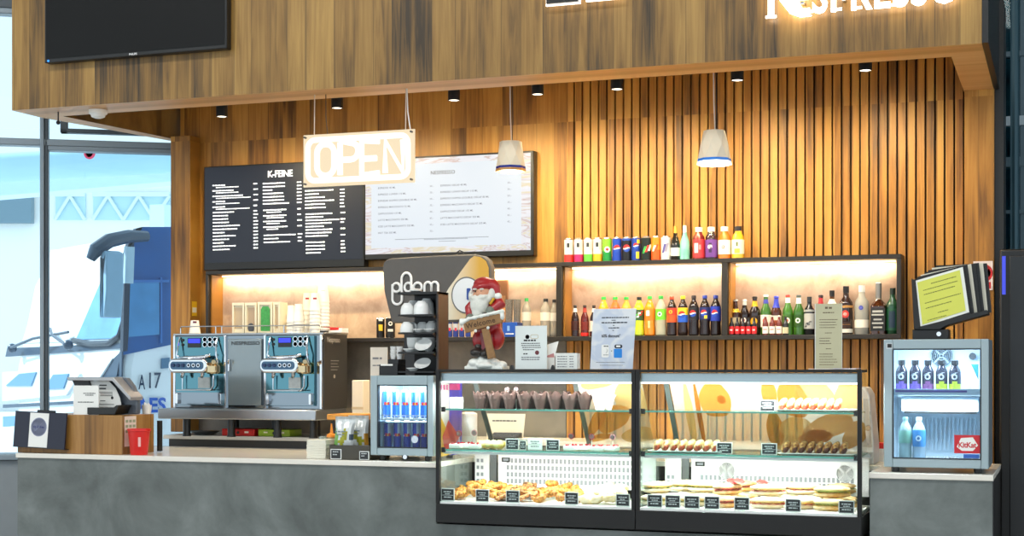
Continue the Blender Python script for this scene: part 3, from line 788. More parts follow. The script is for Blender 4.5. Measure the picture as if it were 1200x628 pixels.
JB = pm('jetbridge_blue', '#a9cfdd', .4, var=.05, scale=1); JB2 = pm('jetbridge_pale', '#cfe4ec', .45, var=.03)
jb = thing('jet_bridge', 'pale blue tubular passenger bridge crossing behind the bus', 'jet bridge', (0, 0, 0))
def far(px, py, t):
    u = (px - 600) / FPX; v = (HOR - py) / FPX
    return Vector((t * (u * CC - SS), t * (CC + u * SS), EYE + v * t))
pts = [far(px, py, t) for px, py, t in ((-120, 204, 33), (30, 195, 34), (240, 184, 36))]
MB().tube(pts, .33 * 1.0, 16).build('tube', JB, jb)
pts2 = [far(px, py, t) for px, py, t in ((-120, 226, 34), (30, 214, 35), (240, 197, 37))]
m = MB()
for i in range(2):
    p0, p1 = pts2[i], pts2[i + 1]
    m.add([p0 + Vector((0, 0, .25)), p1 + Vector((0, 0, .25)), p1 - Vector((0, 0, .25)), p0 - Vector((0, 0, .25))] + [q + Vector((.3, .6, 0)) for q in (p0 + Vector((0, 0, .25)), p1 + Vector((0, 0, .25)), p1 - Vector((0, 0, .25)), p0 - Vector((0, 0, .25)))],
          [(0, 1, 2, 3), (4, 7, 6, 5), (0, 4, 5, 1), (3, 2, 6, 7), (0, 3, 7, 4), (1, 5, 6, 2)])
m.build('gangway_floor', JB2, jb)
q = far(170, 230, 36); MB().box(q.x - .2, q.x + .2, q.y + .5, q.y + .9, -.2, 5.4).build('support_column', JB2, jb)
q = far(105, 179, 33.5)
m = MB(); m.lathe([(.10, -.02), (.14, -.02), (.14, .02), (.10, .02), (.10, -.02)], 24, T=Matrix.Translation(q) @ Matrix.Rotation(PI / 2, 4, 'X') @ Matrix.Rotation(0, 4, 'Z')); m.build('round_sign', pm('sign_red', '#c83050', .4), jb)

tb_ = thing('terminal_building', 'white terminal building with trussed windows far behind the bus', 'building', (0, 0, 0))
c0, c1 = far(-160, 300, 60), far(330, 300, 60)
dirv = (c1 - c0); dirv.z = 0; ln = dirv.length; dirv.normalize(); nrm = Vector((-dirv.y, dirv.x, 0))
T = Matrix.Translation((c0.x, c0.y, 0)) @ Matrix(((dirv.x, nrm.x, 0, 0), (dirv.y, nrm.y, 0, 0), (0, 0, 1, 0), (0, 0, 0, 1)))
def tx(px): return (px + 160) / 490 * ln
def tz(py): return EYE + (HOR - py) * 60 / FPX
TW = pm('terminal_white', '#f4f3ee', .6, var=.02)
m = MB(); m.box(0, ln, 0, 6, -.2, tz(150), 0, T); m.build('facade', TW, tb_)
for (p0, p1) in ((66, 101), (110, 200), (206, 300)):
    w_ = MB().box(tx(p0), tx(p1), -.1, .1, tz(258), tz(227), 0, T).build('window', pm('terminal_glass', '#bcdde4', .15, var=.1, scale=.5), tb_)
    m = MB(); m.box(tx(p0), tx(p1), -.25, -.1, tz(231), tz(226), 0, T)
    n_ = max(2, int((p1 - p0) / 16))
    for k in range(n_):
        xa_, xb_ = tx(p0 + (p1 - p0) * k / n_), tx(p0 + (p1 - p0) * (k + 1) / n_); s_ = 1 if k % 2 else -1
        m.tube([T @ Vector((xa_, -.2, tz(230 if s_ > 0 else 258))), T @ Vector((xb_, -.2, tz(258 if s_ > 0 else 230)))], .07, 6)
    m.build('truss', pm('truss_pale', '#dcebef', .4), w_)
m = MB()
for k in range(10): m.box(tx(-60), tx(41), -.5, -.1, tz(218 + k * 4.6) - .1, tz(218 + k * 4.6 - 1.8), 0, T)
m.build('louvre_panel', pm('louvre', '#6f8b98', .5), tb_)
# ================================================================== DRINKS
PROF = {
 'pet':   ([(.55, 0), (.85, .008), (1, .035), (1, .12), (.93, .27), (1, .40), (1, .66), (.95, .72), (.66, .82), (.42, .88), (.40, .925)], [(.46, .92), (.46, .985), (.40, 1.0), (0, 1.0)], (.41, .67)),
 'beer':  ([(.9, 0), (1, .015), (1, .55), (.93, .63), (.55, .75), (.44, .84), (.40, .95)], [(.46, .945), (.47, .985), (.40, 1.0), (0, 1.0)], (.18, .50)),
 'spirit': ([(.94, 0), (1, .015), (1, .60), (.92, .67), (.46, .77), (.40, .87)], [(.45, .86), (.45, .995), (0, 1.0)], (.16, .50)),
 'juice': ([(.9, 0), (1, .02), (1, .60), (.92, .70), (.60, .80), (.52, .86)], [(.62, .855), (.62, .99), (.55, 1.0), (0, 1.0)], (.06, .58)),
 'wine':  ([(.95, 0), (1, .01), (1, .42), (.85, .56), (.46, .72), (.40, .80)], [(.46, .60), (.40, .80), (.38, .97), (.30, 1.0), (0, 1.0)], (.10, .36)),
}
def liquid(name, col, clear=0.0, rough=.08):
    if clear: return glass(name, col, .9, 1 - clear, col)
    return pm(name, col, rough, var=.08, coat=.5)
PX_W = {}
def bottle(name, label, cat, group, px, py0, py1, wpx, Y, z, style, body, lab=None, cap='#222222', clear=0.0, rows=None, decor=None, capgroup=None):
    """a bottle standing at photo column px; body / label / cap are its parts"""
    k = mpp(px, Y); H = (py0 - py1) * k; R = wpx / 2 * k * .97
    t = thing(name, label, cat, (xat(px, Y), Y, z), 0, group)
    pr, cp, (l0, l1) = PROF[style]
    MB().lathe([(r * R, h * H) for r, h in pr], 18).build('bottle_body', liquid('drink_' + body.strip('#') + str(clear), body, clear), t)
    MB().lathe([(r * R, h * H) for r, h in cp], 16).build('cap', pm('cap_' + cap.strip('#'), cap, .35, var=.02), t)
    if lab:
        if isinstance(lab, str): lab = [(l0, l1, lab)]
        m = MB(); mats = []
        for i, (a, b, c) in enumerate(lab):
            mats.append(pm('label_' + c.strip('#'), c, .4, var=.02))
            def rad(h):
                for (r0, h0), (r1, h1) in zip(pr, pr[1:]):
                    if h0 <= h <= h1: return r0 + (r1 - r0) * (h - h0) / max(1e-6, h1 - h0)
                return pr[-1][0]
            hs = sorted({a, b} | {h for _, h in pr if a < h < b})
            m.lathe([(rad(h) * R * 1.015 + .0003, h * H) for h in hs], 20, mi=i)
            # open band: drop the caps
        m.f, m.m = zip(*[(f, q) for f, q in zip(m.f, m.m) if len(f) == 4]) if m.f else ([], [])
        m.f = list(m.f); m.m = list(m.m)
        if decor: decor(m, mats, R, H)
        m.build('label', mats, t)
    return t
def globe(m, mats, R, H, zc=.53, r=.022):
    n = len(mats); mats += [pm('globe_white', '#f4f4f4', .4, var=0), pm('globe_red', '#d42a2a', .4, var=0), pm('globe_blue', '#1f49b5', .4, var=0)]
    m.cyl_disc(R * 1.03 + .0006, zc * H, min(r, R * .85), lambda x, z: n + 1 if z > .18 + .12 * math.sin(3 * x) else n + 2 if z < -.18 + .12 * math.sin(3 * x) else n, rings=5, seg=20)
def disc(col, zc=.5, r=.016, inner=None):
    def f(m, mats, R, H):
        n = len(mats); mats.append(pm('emblem_' + col.strip('#'), col, .4, var=0))
        if inner: mats.append(pm('emblem_' + inner.strip('#'), inner, .4, var=0))
        m.cyl_disc(R * 1.03 + .0006, zc * H, min(r, R * .85), lambda x, z: n + 1 if inner and x * x + z * z < .35 else n)
    return f
def slash(cols, z0=.3, z1=.75):
    def f(m, mats, R, H):
        for i, c in enumerate(cols):
            mats.append(pm('emblem_' + c.strip('#'), c, .4, var=0))
            w = R * .5; x = -R * .9 + i * R * .55
            m.cyl_rect(R * 1.03 + .0006, x, x + w, (z0 + .05 * i) * H, (z1 - .04 * (len(cols) - i)) * H, len(mats) - 1, shear=R * .5)
    return f
def both(*fs):
    def f(m, mats, R, H):
        for g in fs: g(m, mats, R, H)
    return f
def patch(col, x0, x1, z0, z1):
    def f(m, mats, R, H):
        mats.append(pm('emblem_' + col.strip('#'), col, .4, var=0))
        m.cyl_rect(R * 1.03 + .0006, x0 * R, x1 * R, z0 * H, z1 * H, len(mats) - 1)
    return f

def can(name, label, cat, group, px, py0, py1, wpx, Y, z, bands, decor=None, lidc='#c9ccd0'):
    k = mpp(px, Y); H = (py0 - py1) * k; R = wpx / 2 * k * .97
    t = thing(name, label, cat, (xat(px, Y), Y, z), math.atan2(-xat(px, Y), Y), group)
    MB().lathe([(0, .012 * H), (.78 * R, 0), (.80 * R, 0), (.98 * R, .035 * H)], 20).build('can_base', STEEL, t)
    m = MB(); mats = []
    for i, (a, b, c) in enumerate(bands):
        mats.append(pm('can_' + c.strip('#'), c, .28, metal=.15, var=.02))
        m.lathe([(R, (.035 + a * .90) * H), (R, (.035 + b * .90) * H)], 20, mi=i)
    keep = [(f, q) for f, q in zip(m.f, m.m) if len(f) == 4]; m.f = [a for a, _ in keep]; m.m = [b for _, b in keep]
    if decor: decor(m, mats, R, H)
    m.build('can_body', mats, t)
    MB().lathe([(R, .935 * H), (.83 * R, .985 * H), (.83 * R, 1.0 * H), (.77 * R, 1.0 * H), (.76 * R, .975 * H), (0, .975 * H)], 20).build('can_lid', pm('lid_' + lidc.strip('#'), lidc, .25, metal=.9, var=.02), t)
    return t

G = 'drinks on top of the wall shelf'; YT = 8.88
def zline(px): return Z2
def top_can(px, wpx, label, bands, decor=None, top=None):
    t = 278.5 - (px - 666) * .030 if top is None else top
    can('soda_can', label, 'can', G, px, 307 - (px - 666) * .030, t, wpx, YT, Z2, bands, decor)
lg = both(patch('#2a2d33', -.45, .15, .62, .80), patch('#c2c2c0', .25, .7, .5, .85))
for px, c, nm in ((666.5, '#e23a36', 'red'), (678, '#e2286c', 'pink'), (689.5, '#63c444', 'lime green'), (700.5, '#f0b02c', 'amber')):
    top_can(px, 11, 'slim white drink can with %s lower third on top of wall shelf' % nm, [(0, .33, c), (.33, 1, '#e9e8e4')], lg)
top_can(711.5, 11, 'bright green soda can with red dot, beside the amber-based white can', [(0, .45, '#1f8a3c'), (.45, 1, '#7fd62f')], disc('#ffffff', .5, .018, '#d8262b'))
top_can(723, 11.5, 'royal blue cola can with round emblem between the green can and black cola can', [(0, 1, '#1b3fae')], globe)
top_can(734.3, 11.5, 'black cola can with round red-white-blue emblem on top of wall shelf', [(0, .9, '#17171b'), (.9, 1, '#2b4fb0')], globe)
top_can(745.3, 11, 'blue cola can with yellow lemon patches beside the black cola can', [(0, 1, '#1d3f9f')], both(lambda m, mt, R, H: globe(m, mt, R, H, .62, .018), patch('#f5cf2e', .0, .8, .1, .38), patch('#f5cf2e', .2, .9, .72, .88)))
top_can(757.5, 13, 'black can with green and red jagged stripes on top of wall shelf', [(0, 1, '#15201a')], slash(['#2fae4a', '#d0342c', '#e8efe6', '#2fae4a']))
top_can(768.5, 11.5, 'orange soda can with white swirl on top of wall shelf', [(0, .45, '#ea5b1c'), (.45, 1, '#f28a1f')], slash(['#f6efe2', '#e2521b'], .38, .7))
top_can(780.3, 12, 'pale silver can with violet scribble beside the gold-necked bottle', [(0, 1, '#d5d8da')], slash(['#55519c', '#8d8aa8'], .3, .75))
def TB(px, y0, y1, w_, label, *a, name='drink_bottle', **k): return bottle(name, label, 'bottle', G, px, y0, y1, w_, YT, Z2, *a, **k)
TB(791.5, 303.5, 263.5, 11.5, 'small dark wine bottle with gold foil neck on top of wall shelf', 'wine', '#1c1a14', [(.12, .36, '#e9e4dc')], '#d0a136', name='wine_bottle')
TB(802.5, 303.5, 263, 12, 'mint green bottle with white foil neck on top of wall shelf', 'wine', '#86d3c2', [(.14, .30, '#74c4b4')], '#e6ecea', name='wine_bottle')
TB(819, 301.5, 263.5, 14.5, 'red juice bottle with white cap on top of wall shelf', 'juice', '#7c1f1d', [(.06, .62, '#c8343a')], '#f2f2f0', decor=both(patch('#f3dedc', -.6, .1, .2, .5), patch('#e88888', .2, .6, .3, .45)))
TB(833.5, 301, 263, 14.5, 'dark purple juice bottle with white cap on top of wall shelf', 'juice', '#2a1426', [(.06, .60, '#6d3f98')], '#f2f2f0', decor=both(disc('#efe9f3', .38, .014), patch('#3b2152', -.2, .3, .2, .5)))
TB(849, 300.5, 262.5, 15, 'orange juice bottle with white label and white cap on top of wall shelf', 'juice', '#e5761d', [(.14, .58, '#f1ece4')], '#f2f2f0', decor=disc('#d3541f', .36, .010, '#f1ece4'))
TB(864.8, 300, 262, 15, 'yellow juice bottle with dark cap at the end of the top row', 'juice', '#e3b02d', [(.14, .58, '#eef0d4')], '#2b2320', decor=both(patch('#b8cf4a', -.4, .5, .16, .3), patch('#57632c', -.1, .2, .38, .5)))

G = 'soft drinks in the middle shelf bay'
def B2(px, y1, w_, label, *a, y0=394.5, Y=8.87, name='soda_bottle', **k): return bottle(name, label, 'bottle', G, px, y0 - (px - 660) * .012, y1, w_, Y, Z1, *a, **k)
B2(674, 357.5, 9.5, 'small dark brown bottle first in the middle shelf bay', 'beer', '#2a1714', [(.2, .5, '#3c1d1a'), (.78, .9, '#e5e2dc')], '#26221f', name='small_bottle')
B2(685.3, 357.5, 9.5, 'small dark red bottle with bright red foot beside the brown bottle', 'beer', '#5d1a16', [(0.02, .12, '#e02b22'), (.2, .48, '#6e2019'), (.78, .9, '#a8352a')], '#26221f', name='small_bottle')
B2(696, 357.5, 9.5, 'small dark bottle with pale pink label half behind the discount notice', 'beer', '#241416', [(.16, .5, '#e9cfc9'), (.78, .9, '#efeeee')], '#26221f', name='small_bottle')
for px, c, nm in ((707.5, '#f3a12b', 'yellow-orange juice bottle with green cap, first behind the discount notice'), (721, '#e8622b', 'red-orange juice bottle with green cap, second behind the discount notice'), (734, '#f29a3c', 'peach juice bottle with green cap, third behind the discount notice')):
    B2(px, 347.5, 13, nm, 'pet', c, [(.42, .66, '#f5efe2')], '#2fa63f', decor=patch(c, -.5, .5, .46, .62))
B2(749, 347.5, 12.8, 'lime yellow soda bottle with black cap in the middle bay', 'pet', '#b9cf2c', [(.40, .67, '#2a4a24')], '#171717', decor=slash(['#3faa49', '#e8ece0', '#c8332b'], .42, .68))
B2(761.5, 346.5, 12.8, 'orange soda bottle with green cap in the middle bay', 'pet', '#f28a18', [(.40, .67, '#f0761a')], '#2fa63f', decor=both(patch('#f8efe0', -.5, .2, .50, .64), patch('#f7c98a', -.1, .3, .2, .38)))
B2(774.5, 346, 13, 'clear lemon soda bottle with green label and green cap in the middle bay', 'pet', '#cfcfba', [(.40, .67, '#6ccf3a')], '#2fa63f', clear=.35, decor=disc('#f2f4ea', .54, .014, '#2f8a3a'))
B2(787.3, 346.5, 12.3, 'dark cola bottle with orange label and orange cap in the middle bay', 'pet', '#24130f', [(.34, .52, '#ef5a24'), (.52, .70, '#d8392a')], '#e8452a', decor=disc('#f2bf2c', .60, .011, '#c9302a'))
B2(800.3, 346, 12.3, 'dark cola bottle with yellow and blue label and yellow cap in the middle bay', 'pet', '#24130f', [(.34, .52, '#2a5fd0'), (.52, .70, '#f0d02e')], '#f2d230', decor=globe)
B2(813, 345.5, 12.8, 'dark cola bottle with black label and black cap in the middle bay', 'pet', '#1d100e', [(.40, .70, '#1b1b20')], '#2b2326', decor=lambda m, mt, R, H: globe(m, mt, R, H, .55, .02))
B2(826, 345.2, 12.8, 'dark cola bottle with lemon patch and blue cap in the middle bay', 'pet', '#1d100e', [(.40, .70, '#1f2a68')], '#24389a', decor=both(lambda m, mt, R, H: globe(m, mt, R, H, .56, .019), patch('#f2cf2e', .1, .7, .42, .5)))
B2(838.7, 345, 12.8, 'dark cola bottle with full blue label and blue cap, last in the middle bay', 'pet', '#1d100e', [(.36, .72, '#2338a8')], '#24389a', decor=lambda m, mt, R, H: globe(m, mt, R, H, .55, .02))

G = 'beers and spirits in the end shelf bay'
def B3(px, y1, w_, label, *a, y0=392.0, Y=8.905, name='beer_bottle', **k): return bottle(name, label, 'bottle', G, px, y0 - (px - 850) * .010, y1, w_, Y, Z1, *a, **k)
B3(862, 349.5, 12, 'amber beer bottle with grey cap and yellow neck band at the end bay start', 'beer', '#3b1f12', [(.2, .5, '#cfc3a2'), (.64, .74, '#d8b22e')], '#a7a9aa')
B3(872.5, 349.5, 12, 'dark beer bottle with clear neck and white round label behind the red miniatures', 'beer', '#201311', [(.2, .5, '#2a1613'), (.84, .94, '#d9d9d6')], '#d5d6d6', decor=disc('#f0e6e2', .42, .016, '#b43a32'))
B3(884.5, 346, 13.5, 'dark beer bottle with round yellow label and yellow neck in the end bay', 'beer', '#231510', [(.2, .5, '#231510'), (.74, .88, '#e0a820')], '#26211e', decor=disc('#e2a91f', .36, .022, '#e9c45a'))
B3(897.5, 343.8, 12.8, 'green beer bottle with blue and silver neck above the white miniatures', 'beer', '#3c6a24', [(.2, .5, '#e9e7e0'), (.78, .88, '#4046a8')], '#e6e7e4', decor=disc('#c04a38', .36, .014, '#efe7dc'))
B3(909.7, 345.5, 12.8, 'brown beer bottle with bright blue neck foil in the end bay', 'beer', '#48200f', [(.2, .5, '#ead9c8'), (.70, .93, '#3442c0')], '#3442c0', decor=patch('#9c4526', -.5, .5, .25, .38))
B3(923.3, 344, 13, 'green beer bottle with red cap and white round label', 'beer', '#3f7420', [(.2, .5, '#3a651e'), (.80, .93, '#eceae6')], '#c43a34', decor=disc('#f0ece4', .36, .018, '#c2553c'))
B3(936, 344, 13, 'green beer bottle with dark cap and white neck label', 'beer', '#35641c', [(.2, .5, '#2c531a'), (.78, .93, '#ecece6')], '#59615c', decor=disc('#e9ece6', .36, .015, '#2e5c2c'))
B3(948.5, 346, 13, 'black-glass bottle with grey label beside the tall menu', 'spirit', '#16191c', [(.16, .56, '#b3b5b4'), (.6, .66, '#8d9192')], '#2c2f33', decor=slash(['#3a3c3e', '#5b5e60'], .2, .4))
B3(961.8, 344, 12.5, 'bottle with dark red neck mostly hidden behind the tall menu', 'beer', '#3c1512', [(.66, .92, '#a82630')], '#2f2423')
B3(975, 338.5, 13.5, 'bottle with black capsule and cream neck rising behind the tall menu', 'spirit', '#5a3416', [(.2, .55, '#e4d8bf'), (.70, .80, '#efe8da')], '#1a1717', name='spirit_bottle')
B3(991.5, 333.5, 16.5, 'dark rum bottle with red heart-shaped label and copper shoulder', 'spirit', '#2b1710', [(.04, .12, '#e8e4d8'), (.55, .60, '#b98547')], '#1a1414', name='spirit_bottle', decor=both(disc('#d13a30', .42, .022, '#e6a49a'), patch('#3a2216', -.8, .8, .14, .26), patch('#b98547', -.8, .8, .20, .215)))
B3(1010, 332.5, 17.5, 'clear vodka bottle with cream band and blue round seal', 'spirit', '#dcdcd4', [(.14, .30, '#efe9dc')], '#e4e4de', clear=.55, name='spirit_bottle', decor=disc('#3a3f9e', .54, .013, '#5f66c0'))
# square whiskey bottle
k = mpp(1029, 8.905); t = thing('spirit_bottle', 'square dark whiskey bottle with black label and bare clear neck', 'bottle', (xat(1029.5, 8.905), 8.905, Z1), 0, G)
H = 61 * k; R = 8.6 * k
m = MB(); sq = rrect(-R, R, -R, R, R * .3, 3)
m.prism(sq, 0, H * .54, 'z'); m.lathe([(R * 1.15, H * .54), (R * .9, H * .60), (R * .36, H * .68)], 16); m.build('bottle_body', liquid('drink_whiskey', '#3a1d0d'), t)
MB().lathe([(R * .95, H * .56), (R * .4, H * .67), (R * .36, H * .82)], 16).build('bottle_neck', glass('clear_neck', '#efe9df', .9, .35, '#e6e0d4'), t)
MB().lathe([(R * .42, H * .70), (R * .44, H * .98), (R * .3, H), (0, H)], 16).build('cap', pm('cap_silvered', '#8e8b86', .3, metal=.5), t)
m = MB(); m.box(-R * .97, R * .97, -R * 1.02, -R, H * .07, H * .5, 0)
for (a, b, w_) in ((.42, .46, .7), (.36, .39, .8), (.27, .30, .55), (.2, .23, .75), (.12, .15, .6)): m.box(-R * w_, R * w_, -R * 1.04, -R * 1.02, H * a, H * b, 1)
m.build('label', [pm('label_black', '#1b1b1c', .45), pm('label_grey_ink', '#b6b6b2', .5)], t)
# flat green liqueur bottle
t = bottle('spirit_bottle', 'dark green liqueur bottle with square shoulders at the end of the shelf', 'bottle', G, 1046, 391, 336.5, 15.5, 8.905, Z1, 'spirit', '#16432a', [(.08, .55, '#1c5236')], '#15251a', decor=patch('#20344a', -.5, .5, .14, .5))
# miniatures in front
for i, px in enumerate((857.3, 864, 870.7, 877.3, 883.8)):
    bottle('miniature_bottle', ['first', 'second', 'third', 'fourth', 'fifth'][i] + ' red-labelled miniature from the shelf divider, in front of the beers', 'bottle', 'red-labelled miniatures', px, 392.3 - i * .07, 371.5, 6, 8.835, Z1, 'beer', '#1c1310', [(.08, .5, '#d6232a')], '#1c1a18', decor=patch('#f3dcdc', -.6, .6, .26, .33))
for i, px in enumerate((897, 905, 913)):
    bottle('miniature_bottle', ['first', 'middle', 'last'][i] + ' of three white-labelled miniatures in front of the green beer', 'bottle', 'white-labelled miniatures', px, 391.6, 369, 7, 8.835, Z1, 'beer', '#6a2616', [(.08, .45, '#f0ece8')], '#d9d2c8', decor=patch('#a9433c', -.7, .7, .27, .31))
bottle('miniature_bottle', 'dark miniature with gold label in front of the red-capped beer', 'bottle', 'gold-labelled miniatures', 920.5, 391.4, 370, 7, 8.835, Z1, 'beer', '#1e1a16', [(.08, .42, '#dcd3ae')], '#26231f')

# ---- first bay
G = 'items in the first shelf bay'
def can1(px, y0, y1, w_, label, bands, decor=None, Y=8.86): can('drink_can', label, 'can', G, px, y0, y1, w_, Y, Z1, bands, decor)
can1(446, 394, 370, 10, 'black can with yellow star at the side of the grey promo board', [(0, 1, '#1a1714')], both(patch('#f2c22c', -.5, .5, .35, .65), patch('#e8e3d2', -.5, .5, .82, .95)))
can1(457.5, 394, 369.5, 11.5, 'black can with white emblem beside the yellow-starred can', [(0, 1, '#191615')], both(disc('#d9d6cf', .68, .014, '#2a2725'), patch('#d9d6cf', -.6, .6, .30, .42)))
for i, px in enumerate((527, 534, 541, 548.5)):
    can1(px, 393.5, 371, 6.6, ['first', 'second', 'third', 'fourth'][i] + ' slim blue and silver can in the row between promo board and santa figurine', [(0, .4, '#2b3f8e'), (.4, .75, '#b9bec8'), (.75, 1, '#28386f')], patch('#c33a4a', -.4, .4, .34, .5))
bx = thing('gift_box', 'blue box under a stack of clear tumblers on the shelf behind the santa', 'box', (xat(600.5, 8.87), 8.87, Z1), 0, None)
k = mpp(600, 8.87); MB().box(-9 * k, 9 * k, -.05, .05, 0, 17 * k).build('carton', pm('box_blue', '#1f4fae', .4), bx, bevel=.002)
MB().box(-5 * k, 5 * k, -.0512, -.0502, 3 * k, 4.2 * k).build('lettering', WINK, bx); MB().box(-3 * k, 0, -.0512, -.0502, 7 * k, 13 * k).build('picture', pm('box_pic', '#7fa6de', .4), bx)
for i, (px, w_) in enumerate(((596.5, 9.5), (606, 9))):
    t = thing('glass_tumbler', ['clear tumbler on the blue box, nearer the santa', 'clear tumbler on the blue box, nearer the water bottles'][i], 'glass', (xat(px, 8.87), 8.87, Z1 + 17 * k + .0005), 0, 'tumblers on the blue box')
    MB().lathe([(0, 0), (w_ * .42 * k, 0), (w_ * .5 * k, 27 * k), (w_ * .46 * k, 27 * k), (w_ * .39 * k, .006), (0, .006)], 20).build('tumbler_wall', glass('tumbler_glass', '#cfc9c2', .9, .25, '#b9b4ae'), t)
def B1(px, y0, y1, w_, label, **k): return bottle('water_bottle', label, 'bottle', G, px, y0, y1, w_, 8.87, Z1, 'pet', '#d9d2c6', k.get('lab'), k['cap'], clear=.6)
B1(617, 395.5, 350, 11, 'clear water bottle with green cap behind the white card notice', cap='#2f9a4a', lab=[(.42, .64, '#cfccc2')])
B1(639.5, 395.3, 350.5, 13, 'clear water bottle with black cap near the shelf divider', cap='#1e1c1c', lab=[(.42, .64, '#d9d2c8')])
B1(649.5, 395.2, 351.5, 10, 'clear water bottle with black cap touching the shelf divider', cap='#26201e', lab=[(.42, .64, '#d4cdc2')])
t = thing('wooden_board', 'small brown wooden board leaning on the shelf back behind the santa', 'board', (xat(589, 8.95), 8.955, Z1))
MB().box(-.035, .035, -.008, .008, 0, .36).build('board', pm('brown_board', '#8a5a34', .5, var=.15), t, bevel=.003)
MB().box(-.02, .02, -.0095, -.008, .1, .26).build('picture', pm('board_pic', '#b98555', .5), t)
# ================================================================== COFFEE MACHINE
YM = 8.42; ZL = 1.07
xa, xb = xat(203, YM), xat(378, YM); zb, zt = zat(203, 478, YM), zat(203, 391, YM)
YMB = 8.76
MIR = pm('mirror_panel', '#858f96', 0.06, metal=1.0, var=.02); GLASSD = pm('dark_front_glass', '#7f8b90', .16, metal=.5, var=.05, coat=.6)
PANELD = pm('machine_side', '#4c4a47', .3, metal=.4, var=.05)
cmn = thing('espresso_machine', 'large chrome two-group espresso machine on the back counter', 'espresso machine', (xa, YM, ZL))
W = xb - xa; zb -= ZL; zt -= ZL; Hm = zt - zb; D = YMB - YM
def mx(px): return xat(px, YM) - xa
def mz(py, px=290): return zat(px, py, YM) - ZL
m = MB(); m.box(.01, W - .004, .012, D, zb, zt - .012, 0); m.build('body', MIR, cmn, bevel=.004)
m = MB(); m.box(W - .004, W, .02, D, zb, zt - .012); m.build('side_panel', PANELD, cmn)
m = MB(); m.box(0, W + .004, 0, D + .004, zt - .012, zt); m.build('top_tray', STEEL, cmn, bevel=.002)
for xx in (0, mx(262), mx(309), W - .02): MB().box(xx, xx + .018, -.004, .03, zb, zt - .012).build('chrome_post', CHROME, cmn, bevel=.003)
# side lettering + notes
m = MB(); Ts = Matrix.Translation((W + .001, .06, 0)) @ Matrix.Rotation(PI / 2, 4, 'Z')
m.text('Nespresso', .045, (0, 0, mz(401)), 0, 'LEFT', .9, .02, T=Ts)
for i in range(4): m.box(.05, .16 - .02 * (i % 2), -.001, 0, mz(423 + i * 3.5), mz(422.4 + i * 3.5), 0, Ts)
m.lathe([(0, 0), (.012, 0), (.012, .001), (0, .001)], 12, T=Ts @ Matrix.Translation((.1, 0, mz(441))) @ Matrix.Rotation(PI / 2, 4, 'X'))
m.build('side_lettering', pm('pale_print', '#a8a49d', .4, var=0), cmn, flat=True)
